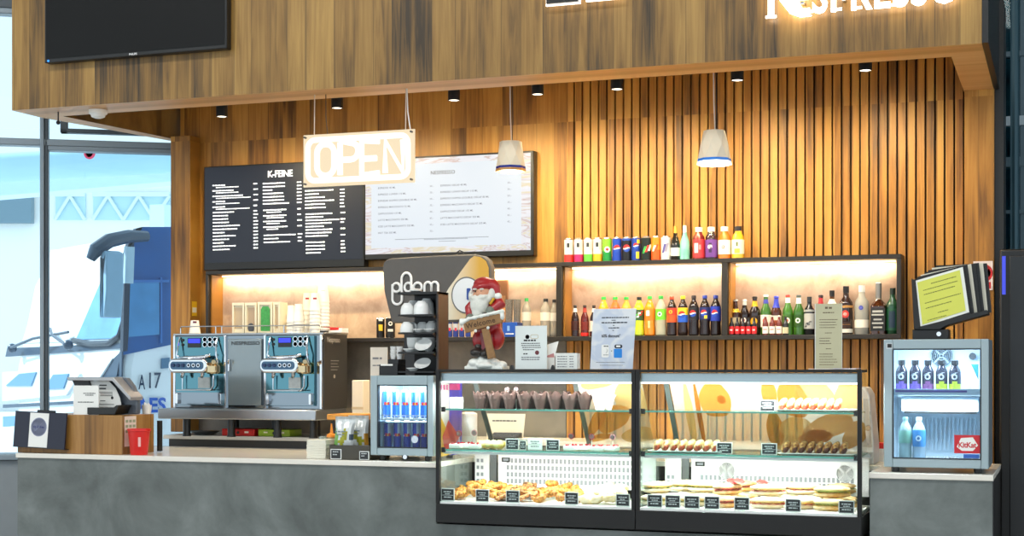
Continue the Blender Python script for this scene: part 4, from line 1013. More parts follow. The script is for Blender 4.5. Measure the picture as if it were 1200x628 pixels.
# centre door
m = MB(); m.box(mx(268), mx(307), -.010, .012, mz(475), mz(397)); m.build('centre_door', GLASSD, cmn, bevel=.003)
m = MB(); m.box(mx(269.5), mx(271.5), -.03, -.012, mz(435), mz(421)); m.build('door_handle', CHROME, cmn, bevel=.002)
m = MB(); t_ = MB(); t_.text('NESPRESSO', 1, (0, 0, 0), 0, 'LEFT', 1, .03); ww = max(v[0] for v in t_.v)
m.add([(mx(272) + v[0] / ww * (mx(305.5) - mx(272)), -.0106, mz(404) + v[2] * .030) for v in t_.v], t_.f, 0); m.build('lettering', pm('door_ink', '#15171a', .4, var=0), cmn, flat=True)
def group_head(px0):
    o = mx(px0)
    def X(d): return o + (mx(px0 + d) - mx(px0))
    g = MB(); g.box(X(0), X(57), -.006, .012, mz(475), mz(394)); fr = g.build('front_panel', pm('teal_mirror', '#5b8791', .09, metal=1.0, var=.03), cmn, bevel=.002)
    # display and round buttons
    MB().box(X(15), X(30), -.012, -.006, mz(407), mz(395.5)).build('display_frame', BLACK_G, fr)
    MB().box(X(16), X(29.5), -.0135, -.012, mz(401.5), mz(396.5)).build('display', glow('blue_display', '#2a35e8', 1.3), fr)
    for r in range(2):
        for c in range(3):
            MB().lathe([(.013, 0), (.0165, 0), (.0165, .006), (.013, .006), (.013, 0)], 16, T=Matrix.Translation((X(35 + c * 6), -.006, mz(397.5 + r * 6))) @ Matrix.Rotation(PI / 2, 4, 'X')).build('button', CHROME, fr)
    for r in range(2): MB().lathe([(0, 0), (.009, 0), (.009, .006), (0, .006)], 12, T=Matrix.Translation((X(9), -.006, mz(398 + r * 5.5))) @ Matrix.Rotation(PI / 2, 4, 'X')).build('small_button', DARK, fr)
    # curved steam rails
    for d in (6, 50):
        m = MB(); m.tube([(X(d), -.012, mz(395)), (X(d), -.03, mz(402)), (X(d + (0 if d < 20 else 2)), -.05, mz(416)), (X(d + (2 if d < 20 else 3)), -.03, mz(428))], .006, 8); m.build('steam_pipe', CHROME, cmn)
    m = MB(); m.tube([(X(8), -.05, mz(418)), (X(12), -.07, mz(419.5)), (X(40), -.07, mz(418)), (X(45), -.05, mz(416))], .010, 10); m.build('grab_rail', CHROME, cmn)
    # group body: rounded drum seen from the front with a row of little knobs
    m = MB(); m.prism(rrect(X(1), X(46), mz(437), mz(420), .038, 6), -.10, -.004, 'y', 0); gh = m.build('brew_group', CHROME, cmn, bevel=.010, bseg=3)
    m = MB(); m.prism(rrect(X(4), X(42), mz(433), mz(423.5), .022, 5), -.104, -.1, 'y', 0); m.build('control_strip', pm('strip_blue', '#47627a', .2, metal=.7), gh)
    for c in range(6):
        MB().lathe([(.008, 0), (.0125, 0), (.0125, .007), (.008, .007), (.008, 0)] if c > 2 else [(0, 0), (.0115, 0), (.0115, .007), (0, .007)], 14,
                   T=Matrix.Translation((X(7.5 + c * 5.6 + (1.5 if c > 2 else 0)), -.104, mz(428))) @ Matrix.Rotation(PI / 2, 4, 'X')).build('knob', CHROME if c > 2 else pm('knob_navy', '#22345a', .25, metal=.3), gh)
    m = MB(); m.lathe([(.035, 0), (.045, .01), (.045, .05), (.03, .07), (0, .07)], 20, (X(49), -.055, mz(438)), sx=1, sy=1); m.tube([(X(49), -.06, mz(427)), (X(53), -.10, mz(425)), (X(57), -.13, mz(424))], [.012, .012, .014], 10); m.build('lever_head', pm('brass_chrome', '#c9b48e', .15, metal=1.0), cmn)
    for d in (14, 37):
        m = MB(); m.tube([(X(d), -.06, mz(437)), (X(d), -.06, mz(440)), (X(d), -.07, mz(442))], [.014, .012, .009], 10); m.build('spout', CHROME, gh)
    # cup recess frame and drip grid
    m = MB(); m.tube([(X(11), -.03, mz(440)), (X(11), -.03, mz(457)), (X(44), -.03, mz(457)), (X(47), -.03, mz(452)), (X(47), -.03, mz(440))], .006, 8); m.build('cup_shelf_rail', CHROME, cmn)
    m = MB()
    for i in range(9): m.box(X(11 + i * 3.8), X(12 + i * 3.8), -.09, -.01, mz(457.6), mz(456.8))
    m.box(X(10), X(45), -.092, -.088, mz(457.8), mz(456.6)); m.box(X(10), X(45), -.012, -.008, mz(457.8), mz(456.6)); m.build('cup_grid', STEEL, cmn)
    MB().box(X(28), X(42), -.02, -.006, mz(455), mz(442)).build('backsplash', pm('splash_pattern', '#a9aaa6', .3, metal=.6, var=.3, scale=40), fr)
    for d in (2, 52): MB().prism(rrect(X(d), X(d + 3.2), mz(473.5), mz(461), .006, 3), -.03, -.006, 'y').build('drawer_handle', CHROME, cmn, bevel=.002)
    MB().box(X(1), X(56), -.008, -.006, mz(474.5), mz(460)).build('lower_drawer', MIR, fr)
group_head(206); group_head(312)
# drip tray and feet
m = MB(); m.box(mx(195), mx(379), -.10, D - .02, mz(490, 200) + .0, zb); m.build('drip_tray', STEEL, cmn, bevel=.006)
for px in (224, 255, 276, 303, 330, 352, 372):
    yy = -.05 if px in (224, 276, 330, 372) else .22
    MB().lathe([(.022, 0), (.028, .0), (.024, .02), (.024, mz(489))], 14, (mx(px), yy, 0.0)).build('foot', BLACK, cmn)
# cup rail on top
m = MB(); m.tube([(.03, .04, zt), (.03, .04, zt + .035), (.04, .03, zt + .045), (W - .04, .03, zt + .045), (W - .03, .04, zt + .035), (W - .03, D - .03, zt + .035), (W - .03, D - .03, zt)], .004, 8); m.build('cup_rail', CHROME, cmn)
for px in (250, 257, 330): MB().tube([(mx(px), .03, zt), (mx(px), .03, zt + .045)], .004, 8).build('rail_post', CHROME, cmn)
MB().box(W - .05, W - .01, .06, .10, zt + .001, zt + .012).build('valve_cap', BLACK, cmn)

ZT = zt + ZL + .0005
def paper_cup_stack(px, py_top, wpx, n, label, Y=8.56, base=389.5, logo=None, tint='#f2efe8', cat='cups'):
    """upturned paper cups nested into a stack"""
    k = mpp(px, Y); H = (base - py_top) * k; R = wpx / 2 * k
    t = thing('paper_cup_stack' if n > 1 else 'paper_cup', label, cat, (xat(px, Y), Y, ZT), math.atan2(-xat(px, Y), Y), 'paper cups on the espresso machine')
    cm_ = pm('cup_' + tint.strip('#'), tint, .5, var=.03)
    if n == 1:
        MB().lathe([(R, 0), (R, .006), (R * .96, .008), (R * .70, H - .004), (R * .68, H), (R * .64, H), (R * .62, H - .004), (0, H - .004)], 24).build('cup_wall', cm_, t)
    else:
        ch = min(H * .62, .11); st = (H - ch) / (n - 1)
        for i in range(n):
            z = i * st; top = i == n - 1
            m = MB(); m.lathe([(R, z), (R * 1.01, z + .003), (R * .97, z + .007), (R * (.70 if top else .97 - .27 * min(1, (st + .01) / ch)), z + (ch if top else st + .004))] + ([(R * .62, z + ch), (R * .60, z + ch - .004), (0, z + ch - .004)] if top else []), 24)
            if not top: pass
            m.build('paper_cup', cm_, t)
    if logo:
        zc = H * .86; m = MB(); rr = R * .76
        m.cyl_rect(rr + .0015, -.012, .012, zc - .006, zc + .006, 0); m.build('printed_mark', pm('mark_' + logo.strip('#'), logo, .5, var=0), t)
    return t
t = paper_cup_stack(228.3, 373.5, 13.5, 1, 'single upturned white paper cup at the window end of the machine', logo='#6a2440', cat='cup')
paper_cup_stack(328.5, 365.5, 11, 1, 'single upturned white paper cup beside the window cartons', logo='#a83040', cat='cup')
paper_cup_stack(341, 357, 11, 4, 'short stack of white paper cups, first behind the single cup')
paper_cup_stack(350, 355.5, 12.5, 5, 'short wide stack of white paper cups in the middle of the machine')
paper_cup_stack(360, 342.5, 12, 6, 'medium stack of paper cups with red mark', logo='#b03038', tint='#f0e7d2', Y=8.60)
paper_cup_stack(369, 343, 13, 7, 'medium stack of white paper cups with red mark beside the tallest stack', logo='#a02a35', Y=8.54)
paper_cup_stack(378.5, 333, 15.5, 10, 'tallest stack of white paper cups on the machine', logo='#44464c', Y=8.6)
WC = pm('carton_cream', '#efe4c8', .55, var=.04)
def carton(px0, px1, py0, label, fill):
    Y = 8.50; x0, x1 = xat(px0, Y), xat(px1, Y); k = mpp(px0, Y); H = (390 - py0) * k; w = x1 - x0
    t = thing('window_carton', label, 'carton', ((x0 + x1) / 2, Y, ZT), 0, 'window cartons on the espresso machine')
    m = MB(); b = .012
    m.box(-w / 2, w / 2, .01, .10, 0, H); m.box(-w / 2, -w / 2 + b, 0, .01, 0, H); m.box(w / 2 - b, w / 2, 0, .01, 0, H); m.box(-w / 2 + b, w / 2 - b, 0, .01, 0, .012); m.box(-w / 2 + b, w / 2 - b, 0, .01, H - .018, H)
    m.build('carton_box', WC, t)
    if fill == 'green':
        m = MB(); wi = w * .30
        m.prism([(-wi, .014), (wi, .014), (wi, H * .76), (wi * .6, H * .86), (-wi * .6, H * .86), (-wi, H * .76)], .003, .0095, 'y'); m.build('contents', pm('pod_green', '#3f9a4a', .4, var=.5, scale=60), t)
    elif fill == 'spoon':
        m = MB(); m.ell((0, .004, .035), (w * .28, .004, .03)); m.build('contents', pm('pod_dark', '#4a4c52', .3), t)
        m = MB(); m.box(-w * .3, w * .3, .0086, .0096, .05, H - .03); m.build('window_film', pm('film_brown', '#b79d7e', .2), t)
    else:
        m = MB(); m.box(-w * .36, w * .36, .0086, .0096, .03, H - .03); m.build('window_film', pm('film_tan', '#c5ac8a', .2), t)
carton(272, 286, 354, 'cream window carton nearest the window', 'plain')
carton(287, 300.5, 354, 'cream window carton with a dark spoon shape in its window', 'spoon')
carton(302, 319, 353.5, 'cream window carton showing green contents', 'green')
carton(320, 328, 353.5, 'narrow plain cream carton behind the single cup', 'none')
t = thing('cup_lid_pack', 'red and white pack of lids on the end of the machine', 'pack', (xat(397, 8.62), 8.62, ZT))
MB().box(-.045, .045, -.05, .05, 0, .016).build('sleeve', WHITE, t, bevel=.003); MB().box(-.04, .02, -.045, .045, .0165, .034).build('lid_stack', RED, t, bevel=.004); MB().box(.022, .045, -.045, .045, .0165, .03).build('card', WHITE, t)
# yellow sticker on pillar
q = at(224, 369, 8.879)
t = thing('caution_sticker', 'yellow caution sticker on the left wooden pillar above the machine', 'sticker', (xat(227.5, 8.94), 8.94, 0))
st = MB(); x0 = XPL1 + .0005
st.box(x0, x0 + .001, 8.90, 8.96, zat(227, 370, 8.9), zat(227, 353, 8.9), 0); st.box(x0 + .001, x0 + .0015, 8.905, 8.955, zat(227, 366, 8.9), zat(227, 360, 8.9), 1)
t.location = (0, 0, 0); st.build('sticker_sheet', [pm('sticker_yellow', '#f2c32a', .5), pm('sticker_white', '#f4f1e4', .5)], t)

# boxes of capsules under the machine
for (p0, p1, c, nm) in ((260, 298, '#c8231f', 'red'), (302.5, 339.5, '#8aa81e', 'olive green')):
    Y = 8.475; x0, x1 = xat(p0, Y), xat(p1, Y); k = mpp(p0, Y)
    t = thing('capsule_box', 'low %s tray box under the coffee machine' % nm, 'box', ((x0 + x1) / 2, Y, ZL + .0005), 0, 'tray boxes under the machine')
    m = MB(); w = (x1 - x0) / 2; m.box(-w, w, 0, .16, 0, 8.2 * k); m.build('tray', pm('tray_' + nm.split()[-1], c, .35), t, bevel=.003)
    MB().lathe([(0, 0), (.009, 0), (.009, .002), (0, .002)], 12, T=Matrix.Translation((0, 0, 4 * k)) @ Matrix.Rotation(PI / 2, 4, 'X')).build('finger_hole', DARK, t)
    m = MB(); m.box(-w * .65, -w * .4, -.001, 0, 4 * k, 5.5 * k); m.box(w * .4, w * .65, -.001, 0, 3.5 * k, 5.5 * k); m.build('printed_mark', pm('tray_mark', '#e7dccb', .5), t)
t = thing('saucer_tray', 'pale steel saucer lying under the machine beside the window', 'saucer', (xat(240, 8.60), 8.60, ZL + .0005)); MB().lathe([(0, 0), (.06, 0), (.10, .022), (.098, .024), (.058, .004), (0, .004)], 28).build('dish', STEEL, t)

# ================================================================== LEFT END OF THE COUNTER
Y = 7.50
x0, x1 = xat(20.5, Y), xat(144, Y); zt_ = zat(80, 486, Y)
wb = thing('till_stand', 'oak veneer box stand carrying the payment terminal at the counter end', 'stand', (x0, Y, ZC + .0005))
Wb = x1 - x0; Hb = zt_ - ZC
m = MB(); m.prism([(0, 0), (Wb, 0), (Wb + .012, .30), (0, .30)], 0, Hb, 'z'); m.build('box_body', W_BOX, wb, bevel=.002)
m = MB(); m.box(Wb + .03, Wb + .045, .305, .34, 0.005, Hb - .04); m.build('cable_plate', BLACK, wb)
T = Matrix.Translation((Wb, .015, 0)) @ Matrix.Rotation(math.atan2(.30, .012), 4, 'Z')
m = MB(); m.box(0, .11, -.0012, 0, Hb * .2, Hb * .97, 0, T)
for i in range(9): m.box(.01 + (i % 3) * .034, .034 + (i % 3) * .034, -.0018, -.0012, Hb * (.55 + .13 * (i // 3)), Hb * (.62 + .13 * (i // 3)), 1, T)
m.build('paper_notice', [pm('pinkish_paper', '#e9dcd2', .6), pm('green_print', '#9aa888', .6)], wb)
t = thing('plastic_cup', 'bright red plastic cup on the counter by the till stand', 'cup', (xat(163, 7.53), 7.53, ZC + .0005))
k = mpp(163, 7.53); MB().lathe([(9.6 * k, 0), (10 * k, .004), (12.8 * k, 27.5 * k), (13.8 * k, 28 * k), (13.8 * k, 30.5 * k), (12.6 * k, 30.5 * k), (9 * k, .006), (0, .006)], 28).build('cup_wall', RED, t)
m = MB(); m.cyl_rect(12.4 * k, 0.03, .045, 10 * k, 21 * k); m.build('sticker', pm('pink_sticker', '#f0b8b4', .5), t)
# dark placard holder in front
Yp = 7.485
t = thing('placard_holder', 'dark navy placard with a white circle notice leaning on the till stand', 'placard', (0, 0, 0))
xa_, xb_ = xat(17, 7.47), xat(77, 7.47); z1 = zat(17, 481, 7.47); z0 = zat(50, 523.5, 7.47)
Tt = Matrix.Translation((xa_, 7.455, z0)) @ Matrix.Rotation(math.radians(2), 4, 'Y') @ Matrix.Rotation(math.radians(-4), 4, 'X')
NAVY = pm('navy_card', '#10142c', .35, var=.05)
w_, h_ = xb_ - xa_, z1 - z0
m = MB(); m.box(0, w_, 0, .012, 0, h_, 0, Tt); m.build('board', NAVY, t, bevel=.002)
m = MB(); m.box(w_ * .40, w_ * .75, .012, .02, h_ * .9, h_ * 1.06, 0, Tt); m.build('rear_clip', BLACK, t)
m = MB(); m.prism([(w_ * .0, 0), (w_, 0), (w_, .05), (0, .05)], -.002, .002, 'z', 0, Tt); m.build('foot_lip', BLACK, t)
m = MB(); m.box(w_ * .3, w_ * .665, -.002, 0, .004, h_ * .97, 0, Tt); pg = m.build('notice_sheet', PAPER, t)
m = MB(); m.lathe([(.05, 0), (.055, 0), (.055, .0008), (.05, .0008), (.05, 0)], 28, T=Tt @ Matrix.Translation((w_ * .485, -.0022, h_ * .58)) @ Matrix.Rotation(PI / 2, 4, 'X'))
m.tube([(w_ * .485 - .034, -.0025, h_ * .58 - .036), (w_ * .485 + .034, -.0025, h_ * .58 + .036)], .002, 4, 0, Tt)
m.text('tip & free', .02, (w_ * .485, -.003, h_ * .555), 1, 'CENTER', 1, .02, T=Tt); m.build('printed_circle', [pm('circle_ink', '#8d93ad', .5, var=0), pm('navy_print', '#39427e', .5, var=0)], t, flat=True)
# payment terminal
Yt = 7.60; zs = ZC + Hb + .001
t = thing('payment_terminal', 'grey payment terminal with hooded screen on the oak stand', 'payment terminal', (xat(120, Yt), Yt, zs))
k = mpp(120, Yt)
def X(px): return (xat(px, Yt) - xat(120, Yt))
def Z(py): return zat(120, py, Yt) - zs
GREY = pm('terminal_grey', '#5d6570', .35, var=.03)
m = MB(); m.prism([(X(101), Z(485)), (X(156), Z(485)), (X(157), Z(478)), (X(156), Z(465)), (X(151), Z(452)), (X(144), Z(443)), (X(132), Z(441)), (X(92), Z(452)), (X(96), Z(470))], .03, .075, 'y', 0); m.build('shell', GREY, t, bevel=.006)
m = MB(); m.prism([(X(84), Z(442)), (X(139), Z(442)), (X(159), Z(465)), (X(158), Z(469)), (X(137), Z(446.5)), (X(85.5), Z(446))], -.05, .08, 'y'); m.build('hood', pm('hood_silver', '#a7a8aa', .3, metal=.4), t, bevel=.004)
m = MB(); m.prism([(X(87), Z(446)), (X(106), Z(446)), (X(110), Z(458)), (X(93), Z(458))], -.02, .028, 'y'); m.build('hood_underside', DARK, t)
m = MB(); m.prism([(X(114), Z(485)), (X(146), Z(485)), (X(151), Z(474)), (X(148), Z(474)), (X(144), Z(477)), (X(114), Z(477))], -.10, .03, 'y'); m.build('card_tray', BLACK, t, bevel=.003)
t2 = thing('paper_notice', 'large printed notice leaning inside the payment terminal', 'notice', (xat(120, 7.62), 7.62, zs))
pts = [(X(107), Z(477)), (X(143), Z(477)), (X(141), Z(466)), (X(136), Z(455)), (X(128), Z(446.5)), (X(103), Z(446.5))]
m = MB(); m.prism(pts, -.004, -.002, 'y', 0)
for (px, py, w_, h_) in ((117, 452, 10, 1.4), (117, 456, 9, 1.4), (117, 460, 18, .8), (118, 462, 17, .8), (118, 464, 17, .8), (118, 470, 7, .8), (117, 474, 20, .6)): m.box(X(px), X(px) + w_ * k, -.005, -.004, Z(py), Z(py) + h_ * k, 1)
m.lathe([(0, 0), (1.8 * k, 0), (1.8 * k, .001), (0, .001)], 12, mi=1, T=Matrix.Translation((X(132), -.004, Z(466))) @ Matrix.Rotation(PI / 2, 4, 'X')); m.build('sheet', [PAPER, INK], t2)
t2.location = (xat(120, 7.60), 7.60, zs)
t2 = thing('paper_notice', 'smaller white notice standing before the payment terminal', 'notice', (xat(101, 7.515), 7.515, zs))
w_ = xat(115.5, 7.515) - xat(86, 7.515); h_ = 34 * k
m = MB(); m.box(-w_ / 2, w_ / 2, -.003, 0, 0, h_); m.build('acrylic_stand', PAPER, t2); m = MB()
for (z_, a_, b_) in ((.72, -.1, .38), (.66, -.02, .3), (.42, -.32, .3)): word_bars(m, a_ * w_, z_ * h_, (b_ - a_) * w_, .03 * h_, -.0036, 0, rg)
m.build('lettering', INK, t2, flat=True)
m = MB(); m.box(-w_ / 2, w_ / 2, 0, .03, 0, .002); m.build('stand_foot', ACRYL, t2)
t = thing('tissue_cup', 'small white cup stuffed with tissue on the oak stand', 'cup', (xat(172, 7.76), 7.76, zs))
MB().lathe([(.024, 0), (.030, .052), (.028, .052), (.022, .004), (0, .004)], 20).build('cup_wall', CARD, t)
m = MB(); m.add([(-.026, 0, .05), (-.008, -.014, .072), (.002, .0, .06), (.02, -.01, .068), (.028, 0, .05), (0, .024, .052), (0, -.026, .05)], [(0, 6, 1), (6, 2, 1), (6, 3, 2), (6, 4, 3), (0, 1, 5), (1, 2, 5), (2, 3, 5), (3, 4, 5)]); m.build('tissue', PAPER, t)

# ================================================================== MIDDLE OF THE COUNTER
t = thing('napkin_holder', 'off-white block of napkins at the counter front', 'napkins', (xat(370.5, 7.53), 7.53, ZC + .0005))
k = mpp(370, 7.53); m = MB()
for i in range(11): m.box(-12.5 * k + random.uniform(-.002, .002), 12.5 * k + random.uniform(-.002, .002), 0, .11, i * 2.0 * k + .0004, (i + 1) * 2.0 * k)
m.build('napkins', pm('napkin', '#eae7d8', .8, var=.05, scale=60, bump=.2), t, bevel=.002)
t = thing('glass_jar', 'small clear jar beside the snack tray', 'jar', (xat(379, 8.05), 8.05, ZC + .0005)); MB().lathe([(.028, 0), (.03, .01), (.03, .085), (.022, .1), (.02, .1), (.026, .085), (.026, .006), (0, .006)], 18).build('jar_wall', glass('jar_glass', '#e6f0ee', .9, .2, '#dfe8e6'), t)
t = thing('syrup_bottle', 'short clear squeeze bottle with orange nozzle beside the snack tray', 'bottle', (xat(388.5, 7.95), 7.95, ZC + .0005)); k = mpp(388, 7.95)
MB().lathe([(5 * k, 0), (5.5 * k, .004), (5.5 * k, 18 * k), (5 * k, 20 * k)], 18).build('bottle_body', glass('squeeze_clear', '#efe6d0', .9, .35, '#e0cf9c'), t)
MB().lathe([(5.6 * k, 20 * k), (5.6 * k, 23 * k), (2 * k, 25 * k), (.8 * k, 36 * k), (0, 36 * k)], 16).build('nozzle', pm('nozzle_orange', '#e58f2e', .4), t)
# black snack tray with bags
Y = 7.50; x0, x1 = xat(386, Y), xat(433.5, Y); k = mpp(410, Y)
t = thing('snack_tray', 'black tray with two dark price tags holding snack bags', 'tray', ((x0 + x1) / 2, Y, ZC + .0005)); w = (x1 - x0) / 2
m = MB(); m.box(-w, w, 0, .26, 0, .006); m.box(-w, w, 0, .006, .006, 17 * k); m.box(-w, -w + .006, .006, .26, .006, 17 * k); m.box(w - .006, w, .006, .26, .006, 17 * k); m.box(-w + .006, w - .006, .254, .26, .006, 24 * k)
m.build('tray', pm('smoky_tray', '#3d382c', .25, var=.15), t, bevel=.001)
def tag_part(parent, x, y, z, w, h, name='price_tag', lines=2):
    m = MB(); m.box(x - w / 2, x + w / 2, y - .004, y, z, z + h); o = m.build(name, pm('tag_clear', '#e3e6e4', .2, var=0), parent, bevel=.001)
    m = MB(); m.box(x - w * .43, x + w * .43, y - .0046, y - .004, z + h * .08, z + h * .92); m.build('tag_card', pm('tag_black', '#24272a', .5, var=0), o)
    m = MB()
    for i in range(lines): word_bars(m, x - w * .28, z + h * (.68 - .27 * i), w * .56 * (1 if i == 0 else .7), h * .10, y - .005, 0, rg)
    m.build('tag_print', pm('tag_print', '#c6ccce', .5, var=0), o, flat=True); return o
tag_part(t, -w + 9 * k, -.001, .002, 14 * k, 12 * k); tag_part(t, w - 7 * k, -.001, .002, 12.5 * k, 10 * k)
def snack_bag(px, py0, py1, wpx, Y, tilt, label, spots):
    k = mpp(px, Y); H = (py0 - py1) * k; W_ = wpx * k
    t = thing('snack_bag', label, 'snack bag', (xat(px, Y), Y, ZC + .008), 0, 'snack bags in the black tray')
    nx, nz = 12, 14; m = MB()
    for sgn in (-1, 1):
        vs = []; fs = []
        for j in range(nz + 1):
            for i in range(nx + 1):
                u = i / nx * 2 - 1; v = j / nz
                th = .038 * max(0, 1 - u * u) ** .6 * max(0, math.sin(PI * min(1, max(0, (v - .02) / .84)))) ** .6
                wv = W_ / 2 * (1 - .10 * math.sin(PI * v)) * u
                vs.append((wv + tilt * v * H, sgn * th + .006 * math.sin(9 * u + 5 * v), v * H))
        for j in range(nz):
            for i in range(nx):
                a = j * (nx + 1) + i; fs.append((a, a + 1, a + nx + 2, a + nx + 1))
        ms = [0] * len(fs)
        if sgn < 0:
            for q, f in enumerate(fs):
                c = [sum(vs[i][d] for i in f) / 4 for d in range(3)]
                for (sx_, sz_, r_, mi) in spots:
                    if ((c[0] - tilt * c[2]) / (W_ / 2) - sx_) ** 2 * .8 + ((c[2] / H) - sz_) ** 2 * 3.2 < r_ * r_: ms[q] = mi
        m.add(vs, fs, ms)
    b = m.build('bag', [pm('bag_silver', '#dfe4e4', .3, metal=.25, var=.06), pm('bag_green', '#7cb65a', .4), pm('bag_olive', '#a9a82a', .4), pm('bag_slate', '#4e5c6c', .4), pm('bag_ochre', '#c08a2a', .4)], t)
    m = MB(); word_bars(m, -W_ * .28 + tilt * H * .62, H * .62, W_ * .5, H * .035, -.046, 0, rg); word_bars(m, -W_ * .22 + tilt * H * .55, H * .55, W_ * .38, H * .03, -.046, 0, rg)
    m.build('lettering', pm('bag_ink', '#7f8a92', .5, var=0), t, flat=True)
snack_bag(402.5, 534, 486, 27, 7.58, .05, 'silver snack bag with green and olive leaves, nearer the napkins', [(-.75, .48, .38, 1), (-.7, .3, .3, 1), (.2, .55, .24, 2), (.0, .40, .22, 2), (.75, .5, .2, 3)])
snack_bag(422, 534, 485.5, 27, 7.66, -.05, 'silver snack bag with olive flower, beside the small can cooler', [(-.1, .54, .24, 2), (-.45, .42, .2, 2), (.85, .42, .3, 4), (.3, .40, .22, 2)])
t = thing('chopping_board', 'thick wooden board lying behind the snack bags', 'board', (xat(414, 8.30), 8.30, ZC + .0005)); k = mpp(414, 8.3)
MB().box(-19 * k, 19 * k, -.1, .08, 0, .026).build('plinth', DARK, t); MB().box(-21 * k, 21 * k, -.14, .10, .19, .225).build('board', pm('board_orange', '#d9983f', .45, var=.1), t, bevel=.006)
for sx_ in (-17, 17): MB().box(sx_ * k - .01, sx_ * k + .01, -.1, .06, .026, .19).build('leg', DARK, t)
t = thing('paper_towel_pack', 'tall cream paper pack standing by the wall behind the can cooler', 'pack', (xat(423, 8.56), 8.56, ZL + .0005)); k = mpp(423, 8.56)
m = MB(); m.box(-7.2 * k, 7.2 * k, -.05, .05, 0, 67 * k); m.build('pack', pm('pack_cream', '#e9ddc6', .6), t, bevel=.004); MB().box(-7.3 * k, 7.3 * k, -.0512, -.05, 33 * k, 36 * k).build('band', pm('pack_band', '#cfb994', .6), t)

# ---- grey promo board (totem) behind the can cooler
Yp = 8.14
t = thing('promo_board', 'grey and yellow rounded promo board with white looped lettering', 'promo board', (0, 0, 0))
def PX(px): return xat(px, Yp)
def PZ(py, px=512): return zat(px, py, Yp)
outl = [(459, 378), (450, 340), (448.3, 312), (449.5, 306), (453, 302.5), (459, 301), (510, 299.3), (556, 299), (566, 301), (572, 306), (575, 314), (576, 335), (574, 377)]
poly = [(PX(a), PZ(b)) for a, b in outl]
m = MB(); m.prism(poly, Yp, Yp + .07, 'y'); bd = m.build('board', pm('promo_grey', '#5a5652', .5, var=.06, scale=30), t, bevel=.008, bseg=3)
yl = [(556, 301), (563, 302.5), (569.5, 307), (572.5, 315), (573.5, 335), (572.8, 374), (521, 375), (522, 345), (526, 338), (551, 304.5)]
def yel():
    m = bpy.data.materials.new('promo_yellow'); m.use_nodes = True; nt = m.node_tree; N = nt.nodes; L = nt.links; b = N['Principled BSDF']
    tc = N.new('ShaderNodeTexCoord'); sp = N.new('ShaderNodeSeparateXYZ'); L.new(tc.outputs['Object'], sp.inputs[0])
    mr = N.new('ShaderNodeMapRange'); mr.inputs[1].default_value = PX(524); mr.inputs[2].default_value = PX(562); L.new(sp.outputs[0], mr.inputs[0])
    cr = N.new('ShaderNodeValToRGB'); cr.color_ramp.elements[0].color = rgb('#f3ead2'); cr.color_ramp.elements[1].color = rgb('#dba83c'); L.new(mr.outputs[0], cr.inputs[0]); L.new(cr.outputs[0], b.inputs['Base Color']); b.inputs['Roughness'].default_value = .45
    return m
m = MB(); m.prism([(PX(a), PZ(b)) for a, b in yl], Yp - .003, Yp - .0005, 'y'); m.build('yellow_panel', yel(), t)
T = Matrix.Translation((PX(547), Yp - .003, PZ(346.5))) @ Matrix.Rotation(PI / 2, 4, 'X'); k = mpp(547, Yp)
MB().lathe([(0, 0), (20 * k, 0), (20 * k, .003), (0, .003)], 40, T=T, sx=.88).build('disc', pm('disc_white', '#eef1f2', .4), t)
MB().lathe([(20 * k, 0), (21.6 * k, 0), (21.6 * k, .003), (20 * k, .003), (20 * k, 0)], 40, T=T, sx=.88).build('disc_ring', pm('ring_grey', '#6b6b6a', .4), t)
MB().prism(rrect(PX(547.5), PX(552), PZ(352), PZ(338.5), .006), Yp - .009, Yp - .0062, 'y').build('blue_mark', pm('promo_blue', '#2b4f9e', .4), t)
m = MB(); yy = Yp - .006; r = 1.55 * k
def lt(pts, cl=False): m.tube([(PX(a), yy, PZ(b)) for a, b in pts], r, 8, close=cl)
def circ(cx, cy, rx, ry, a0, a1, n=14): return [(cx + rx * math.cos(math.radians(a0 + (a1 - a0) * i / n)), cy - ry * math.sin(math.radians(a0 + (a1 - a0) * i / n))) for i in range(n + 1)]
lt(circ(465, 336, 4.6, 5.2, 0, 360)[:-1], True); lt([(460.5, 332), (460.5, 350)] + circ(466, 350, 5.5, 6, 180, 360) + [(471.5, 341)])
lt([(471.2, 341), (471.2, 326)] + circ(476.8, 326, 5.6, 7, 180, 0) + [(482.4, 341)])
lt(circ(479, 336, 4.4, 5.2, 0, 360)[:-1], True); lt(circ(490, 336, 4.8, 5.2, 0, 360)[:-1], True)
lt([(498, 341.5), (498, 336)] + circ(502, 335, 4, 4.6, 180, 0) + [(506, 341.5)]); lt([(506, 341.5), (506, 336)] + circ(510, 335, 4, 4.6, 180, 0) + [(514, 341.5)])
m.build('lettering', pm('promo_white', '#f4f4f2', .4), t)
MB().tube([(PX(a), Yp + .03, PZ(b)) for a, b in ((532, 300), (533, 296), (536.5, 293.8), (540, 295.5), (542, 300))], .004, 8).build('wire_loop', DARK, t)
MB().box(PX(472), PX(488), Yp + .02, Yp + .05, ZC + .0105, PZ(379)).build('post', DARK, t); MB().box(PX(458), PX(502), Yp - .06, Yp + .12, ZC + .0005, ZC + .01).build('foot_plate', DARK, t)
